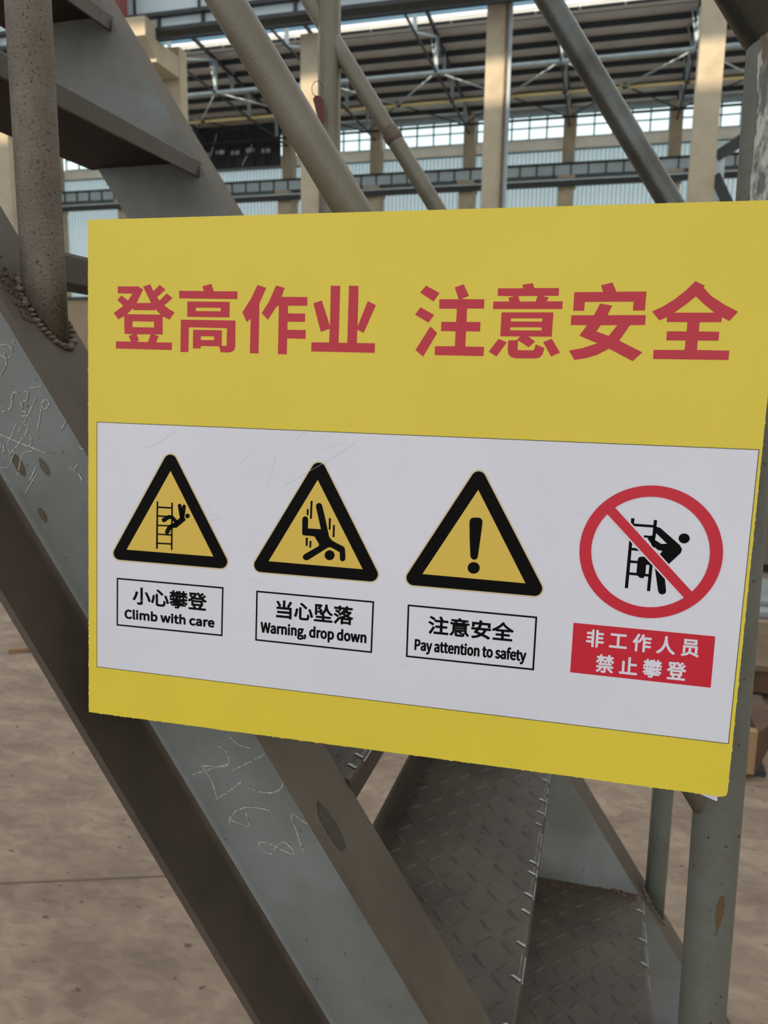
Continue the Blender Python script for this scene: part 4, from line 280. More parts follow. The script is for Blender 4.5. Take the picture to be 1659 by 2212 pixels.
 'Warning, drop down': [[[(181.54,-317.73),(180.95,-317.65),(180.14,-317.27),(179.62,-316.68),(179.51,-316.39),(179.39,-315.87),(179.43,-315.38),(179.63,-314.85),(179.92,-314.43),(179.72,-313.91),(179.67,-313.31),(179.77,-312.93),(180.06,-312.4),(179.79,-311.88),(179.6,-311.28),(179.57,-310.76),(179.72,-309.92),(180.2,-309.11),(180.67,-308.72),(181.12,-308.48),(181.68,-308.36),(182.0,-308.36),(182.7,-308.5),(184.27,-308.5),(184.59,-308.68),(184.71,-308.94),(184.71,-309.71),(184.63,-309.92),(184.49,-310.06),(184.03,-310.2),(184.11,-310.93),(183.91,-311.91),(183.48,-312.61),(182.7,-313.16),(182.0,-313.29),(181.37,-313.25),(181.32,-313.31),(181.34,-313.42),(181.44,-313.47),(183.43,-313.58),(184.17,-313.9),(184.66,-314.54),(184.81,-315.2),(184.78,-315.59),(184.83,-315.63),(185.15,-315.39),(185.31,-315.1),(184.94,-314.72),(184.76,-314.36),(184.71,-313.87),(184.88,-313.42),(185.11,-313.14),(185.53,-312.92),(185.85,-312.88),(186.27,-313.01),(186.69,-313.42),(186.9,-313.98),(186.95,-314.54),(186.83,-315.27),(186.54,-316.01),(186.35,-316.25),(185.95,-316.69),(185.39,-317.05),(185.15,-317.11),(184.9,-317.0),(184.76,-316.85),(184.55,-316.39),(183.96,-317.07),(183.12,-317.54),(182.1,-317.74)],[(181.74,-316.15),(182.07,-316.16),(182.52,-316.08),(182.84,-315.91),(182.99,-315.73),(183.06,-315.48),(183.01,-315.31),(182.35,-315.22),(181.3,-315.18),(181.19,-315.24),(181.04,-315.55),(181.11,-315.87),(181.37,-316.07)],[(181.74,-311.7),(182.0,-311.7),(182.24,-311.53),(182.39,-311.25),(182.43,-310.97),(182.38,-310.41),(182.21,-310.12),(181.96,-309.99),(181.68,-310.01),(181.49,-310.16),(181.35,-310.44),(181.28,-310.79),(181.32,-311.14),(181.41,-311.39),(181.58,-311.61)]],[[(204.43,-317.52),(204.14,-317.34),(204.03,-317.06),(204.03,-309.01),(204.09,-308.76),(204.26,-308.58),(204.47,-308.5),(205.17,-308.5),(205.34,-308.56),(205.59,-308.74),(206.32,-308.41),(206.95,-308.36),(207.86,-308.6),(208.25,-308.95),(208.67,-309.36),(209.1,-310.44),(209.24,-311.74),(209.01,-313.24),(208.47,-314.29),(207.69,-314.98),(206.71,-315.25),(206.25,-315.22),(205.83,-315.04),(205.76,-315.06),(205.78,-317.02),(205.72,-317.27),(205.55,-317.45),(205.34,-317.53)],[(206.38,-313.49),(206.57,-313.5),(206.81,-313.43),(207.07,-313.21),(207.31,-312.72),(207.39,-312.4),(207.46,-311.63),(207.38,-310.9),(207.2,-310.4),(206.99,-310.19),(206.81,-310.13),(206.57,-310.08),(206.32,-310.15),(205.83,-310.54),(205.78,-310.65),(205.79,-313.14),(206.08,-313.39)]],[[(159.04,-315.24),(158.55,-315.14),(158.2,-314.96),(157.8,-314.64),(157.51,-314.15),(157.41,-313.91),(157.31,-313.21),(157.46,-312.4),(157.59,-312.09),(158.23,-311.38),(159.32,-310.88),(160.19,-310.69),(160.28,-310.55),(160.18,-310.3),(160.06,-310.16),(159.63,-310.08),(159.18,-310.2),(158.41,-310.65),(158.27,-310.67),(158.06,-310.59),(157.86,-310.37),(157.52,-309.57),(157.62,-309.25),(157.92,-309.04),(158.62,-308.63),(159.32,-308.4),(160.05,-308.36),(160.75,-308.51),(160.96,-308.61),(161.57,-309.18),(161.96,-310.09),(162.06,-311.11),(162.06,-314.61),(162.0,-314.85),(161.84,-315.03),(161.63,-315.11),(160.86,-315.1),(160.68,-315.03),(160.47,-314.85),(159.77,-315.17),(159.32,-315.25)],[(159.21,-313.52),(159.7,-313.51),(159.88,-313.43),(160.28,-313.1),(160.31,-312.33),(160.26,-312.27),(160.12,-312.28),(159.39,-312.55),(159.13,-312.79),(159.03,-313.17),(159.07,-313.38)]],[[(191.41,-315.24),(190.47,-315.0),(189.66,-314.22),(189.2,-313.17),(189.05,-311.7),(189.27,-310.37),(189.76,-309.39),(190.1,-309.04),(190.64,-308.6),(191.45,-308.37),(191.94,-308.36),(192.46,-308.51),(192.53,-308.48),(192.52,-306.42),(192.53,-306.24),(192.62,-306.03),(192.78,-305.9),(192.99,-305.84),(193.93,-305.88),(194.16,-306.03),(194.26,-306.28),(194.26,-314.68),(194.12,-314.96),(193.83,-315.11),(193.09,-315.11),(192.71,-314.91),(191.97,-315.21)],[(191.6,-313.49),(191.9,-313.5),(192.11,-313.42),(192.46,-313.08),(192.51,-312.96),(192.51,-310.48),(192.2,-310.2),(191.76,-310.09),(191.45,-310.19),(191.14,-310.51),(190.92,-311.04),(190.84,-311.67),(190.91,-312.65),(191.07,-313.07),(191.34,-313.4)]],[[(200.76,-315.24),(199.81,-314.98),(198.93,-314.26),(198.37,-313.17),(198.19,-312.02),(198.19,-311.63),(198.38,-310.44),(198.92,-309.36),(199.85,-308.6),(200.76,-308.36),(201.04,-308.36),(201.98,-308.6),(202.89,-309.39),(203.46,-310.55),(203.61,-311.6),(203.61,-312.02),(203.42,-313.17),(202.86,-314.27),(202.12,-314.9),(201.91,-315.02),(201.0,-315.25)],[(200.74,-313.49),(200.93,-313.51),(201.25,-313.43),(201.53,-313.18),(201.78,-312.61),(201.86,-311.95),(201.79,-311.04),(201.59,-310.55),(201.28,-310.22),(201.06,-310.13),(200.86,-310.1),(200.58,-310.17),(200.26,-310.48),(200.04,-311.0),(199.94,-311.77),(200.01,-312.47),(200.21,-313.03),(200.51,-313.4)]],[[(213.67,-315.24),(212.73,-315.0),(211.92,-314.22),(211.46,-313.17),(211.31,-311.7),(211.53,-310.37),(212.02,-309.39),(212.36,-309.04),(212.9,-308.6),(213.71,-308.37),(214.2,-308.36),(214.72,-308.51),(214.79,-308.48),(214.78,-306.42),(214.79,-306.24),(214.88,-306.03),(215.04,-305.9),(215.25,-305.84),(216.19,-305.88),(216.42,-306.03),(216.52,-306.28),(216.52,-314.68),(216.38,-314.96),(216.09,-315.11),(215.35,-315.11),(214.97,-314.91),(214.23,-315.21)],[(213.86,-313.49),(214.16,-313.5),(214.37,-313.41),(214.72,-313.08),(214.77,-312.96),(214.77,-310.48),(214.46,-310.2),(214.02,-310.09),(213.71,-310.19),(213.4,-310.51),(213.18,-311.04),(213.1,-311.67),(213.17,-312.65),(213.33,-313.07),(213.6,-313.4)]],[[(219.52,-315.24),(218.54,-314.98),(217.68,-314.26),(217.1,-313.1),(216.91,-311.74),(217.11,-310.48),(217.68,-309.36),(218.57,-308.6),(219.48,-308.36),(219.76,-308.36),(220.71,-308.6),(221.62,-309.35),(222.18,-310.48),(222.37,-311.63),(222.37,-311.95),(222.16,-313.21),(221.6,-314.29),(220.67,-315.02),(219.73,-315.25)],[(219.5,-313.49),(219.69,-313.51),(219.97,-313.44),(220.29,-313.14),(220.51,-312.61),(220.62,-311.84),(220.51,-311.0),(220.31,-310.51),(220.04,-310.22),(219.81,-310.13),(219.62,-310.09),(219.31,-310.18),(219.03,-310.44),(218.78,-311.04),(218.7,-311.67),(218.77,-312.54),(218.99,-313.11),(219.24,-313.4)]],[[(150.85,-315.1),(150.57,-314.94),(150.45,-314.68),(149.08,-307.15),(149.09,-306.87),(149.2,-306.65),(149.52,-306.47),(150.36,-306.47),(150.6,-306.55),(150.77,-306.73),(150.9,-307.19),(151.46,-310.65),(151.55,-310.85),(152.5,-306.73),(152.67,-306.55),(152.88,-306.47),(153.65,-306.47),(153.89,-306.55),(154.04,-306.7),(154.14,-306.98),(154.98,-310.76),(155.05,-310.8),(155.17,-310.23),(155.7,-307.05),(155.81,-306.7),(155.96,-306.55),(156.17,-306.47),(157.01,-306.47),(157.29,-306.61),(157.44,-306.91),(156.11,-314.57),(155.96,-314.94),(155.64,-315.11),(154.66,-315.12),(154.42,-315.05),(154.24,-314.89),(154.13,-314.64),(153.26,-310.66),(153.11,-311.14),(152.34,-314.82),(152.15,-315.03),(151.93,-315.11)]],[[(163.1,-315.1),(162.8,-314.92),(162.7,-314.64),(162.7,-309.01),(162.82,-308.68),(162.96,-308.56),(163.17,-308.5),(163.87,-308.5),(164.08,-308.58),(164.29,-308.75),(164.85,-308.44),(165.58,-308.36),(166.0,-308.49),(166.28,-308.72),(166.46,-308.58),(166.67,-308.5),(167.33,-308.5),(167.58,-308.58),(167.82,-308.8),(168.02,-308.66),(168.56,-308.42),(169.22,-308.36),(169.92,-308.51),(170.29,-308.8),(170.65,-309.18),(170.99,-310.06),(171.06,-310.86),(171.06,-314.68),(170.95,-314.92),(170.73,-315.08),(169.78,-315.11),(169.57,-315.05),(169.42,-314.92),(169.32,-314.71),(169.31,-314.54),(169.31,-310.9),(169.27,-310.55),(169.08,-310.18),(168.73,-310.11),(168.42,-310.25),(167.99,-310.72),(167.98,-314.61),(167.92,-314.85),(167.75,-315.03),(167.47,-315.12),(166.67,-315.11),(166.46,-315.03),(166.31,-314.89),(166.23,-314.61),(166.23,-309.99),(166.18,-309.82),(166.02,-310.06),(165.83,-310.18),(165.65,-310.21),(165.16,-310.15),(164.99,-310.23),(164.7,-310.55),(164.46,-311.07),(164.45,-314.61),(164.36,-314.89),(164.22,-315.03),(164.01,-315.11)]],[[(172.16,-315.1),(171.87,-314.92),(171.76,-314.64),(171.76,-308.94),(171.87,-308.69),(172.13,-308.52),(173.07,-308.51),(173.37,-308.69),(173.47,-308.97),(173.47,-314.68),(173.37,-314.92),(173.11,-315.09)]],[[(174.65,-315.1),(174.35,-314.92),(174.24,-314.61),(174.25,-308.97),(174.33,-308.73),(174.51,-308.56),(174.72,-308.5),(175.38,-308.5),(175.59,-308.58),(175.84,-308.8),(176.08,-308.63),(176.61,-308.41),(177.27,-308.36),(177.94,-308.51),(178.27,-308.76),(178.66,-309.18),(179.0,-310.09),(179.08,-310.9),(179.08,-312.68),(179.07,-314.64),(178.99,-314.89),(178.85,-315.03),(178.6,-315.11),(177.76,-315.11),(177.48,-314.97),(177.33,-314.64),(177.32,-310.97),(177.29,-310.58),(177.19,-310.3),(177.06,-310.16),(176.78,-310.11),(176.5,-310.21),(176.03,-310.62),(175.96,-310.76),(175.96,-314.61),(175.91,-314.82),(175.77,-315.01),(175.56,-315.1)]],[[(195.44,-315.1),(195.14,-314.92),(195.04,-314.64),(195.04,-309.01),(195.08,-308.8),(195.23,-308.61),(195.47,-308.5),(196.17,-308.5),(196.38,-308.58),(196.59,-308.75),(197.19,-308.43),(197.61,-308.36),(198.03,-308.4),(198.41,-308.55),(198.6,-308.8),(198.64,-309.01),(198.5,-309.74),(198.39,-309.99),(198.17,-310.17),(197.96,-310.21),(197.47,-310.15),(197.25,-310.27),(196.97,-310.62),(196.79,-311.04),(196.75,-314.61),(196.7,-314.82),(196.56,-315.01),(196.35,-315.1)]],[[(223.93,-315.1),(223.75,-315.03),(223.61,-314.89),(223.47,-314.43),(222.2,-309.11),(222.21,-308.9),(222.34,-308.66),(222.63,-308.5),(223.44,-308.5),(223.68,-308.56),(223.84,-308.69),(223.97,-309.01),(224.45,-311.21),(224.56,-311.52),(225.26,-308.72),(225.4,-308.58),(225.61,-308.5),(226.45,-308.5),(226.66,-308.56),(226.83,-308.72),(226.91,-308.9),(227.53,-311.59),(227.6,-311.56),(227.68,-311.21),(228.16,-308.9),(228.29,-308.66),(228.58,-308.5),(229.42,-308.5),(229.72,-308.66),(229.86,-308.94),(229.85,-309.15),(228.55,-314.68),(228.42,-314.92),(228.27,-315.05),(228.02,-315.12),(227.04,-315.11),(226.83,-315.03),(226.71,-314.92),(226.62,-314.71),(226.03,-312.13),(225.95,-312.26),(225.44,-314.64),(225.33,-314.89),(225.19,-315.03),(224.98,-315.11)]],[[(230.44,-315.1),(230.14,-314.92),(230.04,-314.61),(230.04,-308.97),(230.12,-308.73),(230.3,-308.56),(230.51,-308.5),(231.17,-308.5),(231.38,-308.58),(231.63,-308.8),(232.4,-308.41),(233.06,-308.36),(233.73,-308.51),(234.02,-308.73),(234.45,-309.18),(234.79,-310.09),(234.86,-310.9),(234.86,-312.68),(234.86,-314.64),(234.78,-314.89),(234.64,-315.03),(234.39,-315.11),(233.59,-315.11),(233.31,-314.97),(233.15,-314.64),(233.15,-311.32),(233.08,-310.55),(232.98,-310.27),(232.89,-310.17),(232.57,-310.11),(232.29,-310.21),(231.86,-310.62),(231.79,-310.76),(231.79,-314.61),(231.74,-314.82),(231.59,-315.01),(231.35,-315.11)]],[[(172.51,-308.21),(172.13,-308.09),(171.83,-307.82),(171.67,-307.47),(171.62,-307.01),(171.72,-306.66),(171.95,-306.3),(172.27,-306.11),(172.72,-306.05),(173.11,-306.17),(173.43,-306.49),(173.6,-306.91),(173.61,-307.29),(173.45,-307.75),(173.21,-308.01),(172.9,-308.17)]]],
 '注意安全': [[[(314.96,-302.99),(314.67,-302.81),(313.91,-301.8),(313.86,-301.59),(314.02,-301.3),(314.23,-301.2),(315.84,-300.89),(317.39,-300.47),(318.74,-299.96),(319.01,-299.77),(315.94,-298.7),(315.77,-298.59),(315.61,-298.3),(315.66,-298.09),(316.77,-296.58),(316.78,-296.48),(314.12,-296.46),(313.91,-296.41),(313.77,-296.3),(313.65,-296.06),(313.69,-294.9),(313.81,-294.72),(314.09,-294.61),(318.08,-294.6),(319.19,-292.56),(319.06,-292.5),(316.12,-292.52),(316.06,-292.63),(316.06,-293.96),(315.94,-294.24),(315.63,-294.39),(314.33,-294.36),(314.15,-294.24),(314.04,-293.96),(314.04,-291.05),(314.19,-290.74),(314.51,-290.62),(319.44,-290.61),(319.5,-290.56),(319.49,-290.49),(319.11,-289.72),(319.13,-289.55),(319.23,-289.37),(319.51,-289.19),(320.7,-288.94),(320.91,-289.01),(321.09,-289.16),(321.83,-290.53),(321.93,-290.61),(327.25,-290.62),(327.52,-290.7),(327.65,-290.84),(327.72,-291.05),(327.72,-293.92),(327.65,-294.17),(327.46,-294.34),(327.28,-294.39),(326.06,-294.39),(325.77,-294.27),(325.62,-293.99),(325.62,-292.63),(325.57,-292.52),(321.26,-292.51),(321.15,-292.56),(321.3,-292.84),(321.27,-293.08),(320.52,-294.55),(320.63,-294.6),(327.67,-294.6),(327.88,-294.66),(328.02,-294.76),(328.14,-295.04),(328.14,-295.99),(328.09,-296.2),(327.99,-296.34),(327.7,-296.46),(324.96,-296.48),(324.08,-298.05),(323.18,-299.17),(323.26,-299.25),(325.39,-300.13),(327.6,-301.27),(327.75,-301.48),(327.77,-301.73),(327.65,-301.94),(327.28,-302.3),(326.69,-302.85),(326.48,-302.96),(326.34,-302.96),(324.1,-301.8),(321.47,-300.67),(320.18,-301.4),(318.74,-302.03),(316.99,-302.58),(315.21,-303.0)],[(321.0,-298.4),(321.16,-298.4),(321.94,-297.56),(322.21,-297.18),(322.55,-296.51),(322.45,-296.46),(320.14,-296.46),(319.34,-296.48),(318.59,-297.56)]],[[(305.9,-302.92),(303.2,-302.9),(302.82,-302.85),(302.08,-302.57),(301.73,-302.15),(301.61,-301.9),(301.54,-299.91),(301.49,-299.81),(300.51,-301.38),(299.63,-302.41),(299.35,-302.64),(299.18,-302.69),(299.04,-302.66),(298.37,-302.31),(297.95,-302.05),(297.8,-301.76),(297.83,-301.59),(297.94,-301.41),(298.97,-300.29),(299.66,-299.14),(299.9,-298.82),(299.83,-298.54),(299.83,-294.45),(299.92,-294.13),(299.81,-294.08),(298.41,-294.08),(298.13,-293.96),(297.97,-293.64),(298.01,-292.66),(298.13,-292.48),(298.41,-292.37),(301.24,-292.36),(301.36,-292.31),(301.15,-291.82),(301.07,-291.74),(299.14,-291.73),(298.86,-291.62),(298.71,-291.3),(298.71,-290.49),(298.76,-290.32),(298.91,-290.14),(299.14,-290.06),(303.94,-290.05),(304.0,-290.0),(303.83,-289.58),(303.85,-289.37),(303.97,-289.2),(304.15,-289.1),(305.37,-288.83),(305.66,-288.99),(306.3,-290.0),(306.39,-290.05),(311.25,-290.09),(311.43,-290.21),(311.55,-290.49),(311.55,-291.33),(311.4,-291.61),(311.11,-291.73),(309.29,-291.74),(309.2,-291.82),(308.93,-292.31),(309.05,-292.36),(311.95,-292.37),(312.23,-292.52),(312.35,-292.77),(312.35,-293.68),(312.16,-293.99),(311.92,-294.08),(310.55,-294.08),(310.44,-294.13),(310.54,-294.45),(310.54,-298.54),(310.5,-298.72),(310.35,-298.96),(311.37,-300.08),(312.22,-301.27),(312.32,-301.55),(312.25,-301.8),(312.02,-302.0),(311.29,-302.33),(310.97,-302.44),(310.76,-302.39),(310.58,-302.25),(309.76,-301.03),(309.15,-300.37),(308.98,-301.55),(308.52,-302.43),(308.0,-302.77),(307.75,-302.86),(307.02,-302.94)],[(303.88,-301.17),(305.3,-301.18),(306.07,-301.13),(306.09,-301.1),(305.8,-300.96),(304.92,-300.31),(303.76,-299.6),(303.52,-299.52),(303.51,-301.06),(303.59,-301.14)],[(306.18,-301.13),(307.06,-301.13),(307.19,-300.35),(307.12,-300.35),(306.56,-300.87),(306.16,-301.1)],[(308.75,-300.08),(308.84,-300.1),(308.87,-300.05),(308.59,-299.72),(308.51,-299.49),(308.58,-299.28),(308.76,-299.07),(308.73,-299.03),(306.53,-299.02),(306.35,-299.03),(306.34,-299.1),(307.09,-299.65),(307.3,-299.93),(307.54,-299.79),(307.75,-299.75)],[(301.42,-299.38),(301.49,-299.4),(301.58,-299.03),(301.1,-299.02),(300.88,-299.07)],[(301.83,-297.42),(308.38,-297.44),(308.49,-297.39),(308.46,-297.28),(301.91,-297.27),(301.8,-297.32)],[(301.83,-295.67),(308.38,-295.69),(308.49,-295.64),(308.46,-295.57),(301.91,-295.55),(301.8,-295.6)],[(303.57,-292.35),(306.6,-292.36),(306.7,-292.29),(306.93,-291.82),(306.88,-291.74),(306.67,-291.74),(303.34,-291.74),(303.28,-291.79),(303.3,-291.86)]],[[(283.53,-302.89),(282.37,-302.08),(282.23,-301.83),(282.24,-301.62),(283.78,-299.35),(285.27,-296.9),(285.39,-296.76),(285.56,-296.68),(285.7,-296.68),(285.91,-296.79),(286.68,-297.44),(286.85,-297.7),(286.85,-297.98),(284.38,-302.11),(283.93,-302.74),(283.74,-302.86)]],[[(329.87,-302.64),(329.62,-302.5),(329.5,-302.18),(329.52,-301.2),(329.63,-300.99),(329.84,-300.86),(335.47,-300.84),(335.58,-300.79),(335.6,-299.42),(335.55,-299.31),(331.87,-299.27),(331.66,-299.14),(331.55,-298.93),(331.54,-297.98),(331.66,-297.66),(331.94,-297.51),(335.54,-297.5),(335.6,-297.39),(335.59,-296.16),(335.47,-296.08),(331.83,-296.07),(331.55,-295.92),(331.38,-295.47),(330.19,-296.06),(329.87,-296.1),(329.59,-295.93),(328.82,-295.07),(328.74,-294.83),(328.86,-294.55),(331.1,-293.4),(333.1,-292.07),(334.7,-290.68),(336.12,-289.02),(336.45,-288.83),(336.84,-288.91),(337.78,-289.36),(337.94,-289.65),(337.86,-289.97),(337.91,-290.07),(339.15,-291.24),(340.34,-292.14),(342.44,-293.51),(344.33,-294.51),(344.48,-294.73),(344.5,-294.97),(344.34,-295.25),(343.68,-295.99),(343.35,-296.18),(343.03,-296.1),(341.95,-295.49),(341.78,-295.92),(341.49,-296.07),(337.67,-296.09),(337.62,-296.2),(337.62,-297.39),(337.67,-297.49),(341.56,-297.53),(341.77,-297.66),(341.88,-297.88),(341.9,-298.82),(341.77,-299.14),(341.49,-299.29),(337.68,-299.31),(337.62,-299.42),(337.64,-300.78),(337.75,-300.84),(343.42,-300.85),(343.66,-300.99),(343.78,-301.24),(343.78,-302.22),(343.66,-302.5),(343.52,-302.6),(343.31,-302.66)],[(333.33,-294.27),(339.95,-294.29),(340.01,-294.24),(339.94,-294.17),(338.41,-293.06),(336.7,-291.49),(336.59,-291.46),(334.88,-293.1),(333.38,-294.17)]],[[(286.19,-302.61),(285.95,-302.47),(285.83,-302.18),(285.83,-301.13),(285.94,-300.89),(286.09,-300.78),(286.3,-300.73),(290.36,-300.73),(290.47,-300.68),(290.48,-297.98),(290.44,-297.88),(287.35,-297.86),(287.07,-297.71),(286.94,-297.39),(286.95,-296.41),(287.06,-296.16),(287.24,-296.04),(290.36,-296.0),(290.46,-295.96),(290.47,-293.64),(290.36,-293.59),(286.82,-293.59),(286.61,-293.54),(286.47,-293.43),(286.35,-293.19),(286.33,-292.27),(285.98,-292.36),(285.77,-292.31),(284.37,-291.48),(282.9,-290.76),(282.66,-290.53),(282.62,-290.21),(282.75,-289.97),(283.32,-289.29),(283.5,-289.18),(283.71,-289.15),(285.46,-289.91),(286.89,-290.73),(287.01,-290.91),(287.05,-291.12),(286.97,-291.33),(286.74,-291.65),(286.75,-291.72),(290.67,-291.73),(290.77,-291.68),(290.73,-291.54),(290.51,-291.09),(289.77,-289.9),(289.71,-289.65),(289.83,-289.41),(289.97,-289.3),(291.13,-288.91),(291.3,-288.92),(291.55,-289.09),(292.39,-290.35),(293.05,-291.72),(296.27,-291.74),(296.48,-291.81),(296.64,-291.96),(296.71,-292.17),(296.71,-293.19),(296.59,-293.43),(296.41,-293.55),(292.67,-293.59),(292.56,-293.64),(292.56,-295.96),(292.67,-296.0),(295.82,-296.04),(296.0,-296.16),(296.11,-296.41),(296.12,-297.39),(295.99,-297.71),(295.71,-297.86),(292.59,-297.88),(292.54,-297.98),(292.54,-300.61),(292.56,-300.69),(292.67,-300.73),(296.76,-300.77),(296.94,-300.89),(297.06,-301.13),(297.05,-302.25),(296.9,-302.5),(296.59,-302.62)]],[[(285.0,-296.31),(283.57,-295.47),(282.06,-294.75),(281.85,-294.58),(281.77,-294.27),(281.95,-293.92),(282.51,-293.22),(282.73,-293.11),(282.9,-293.11),(284.56,-293.85),(285.88,-294.58),(286.05,-294.74),(286.14,-295.01),(285.99,-295.36),(285.4,-296.16),(285.21,-296.28)]]],
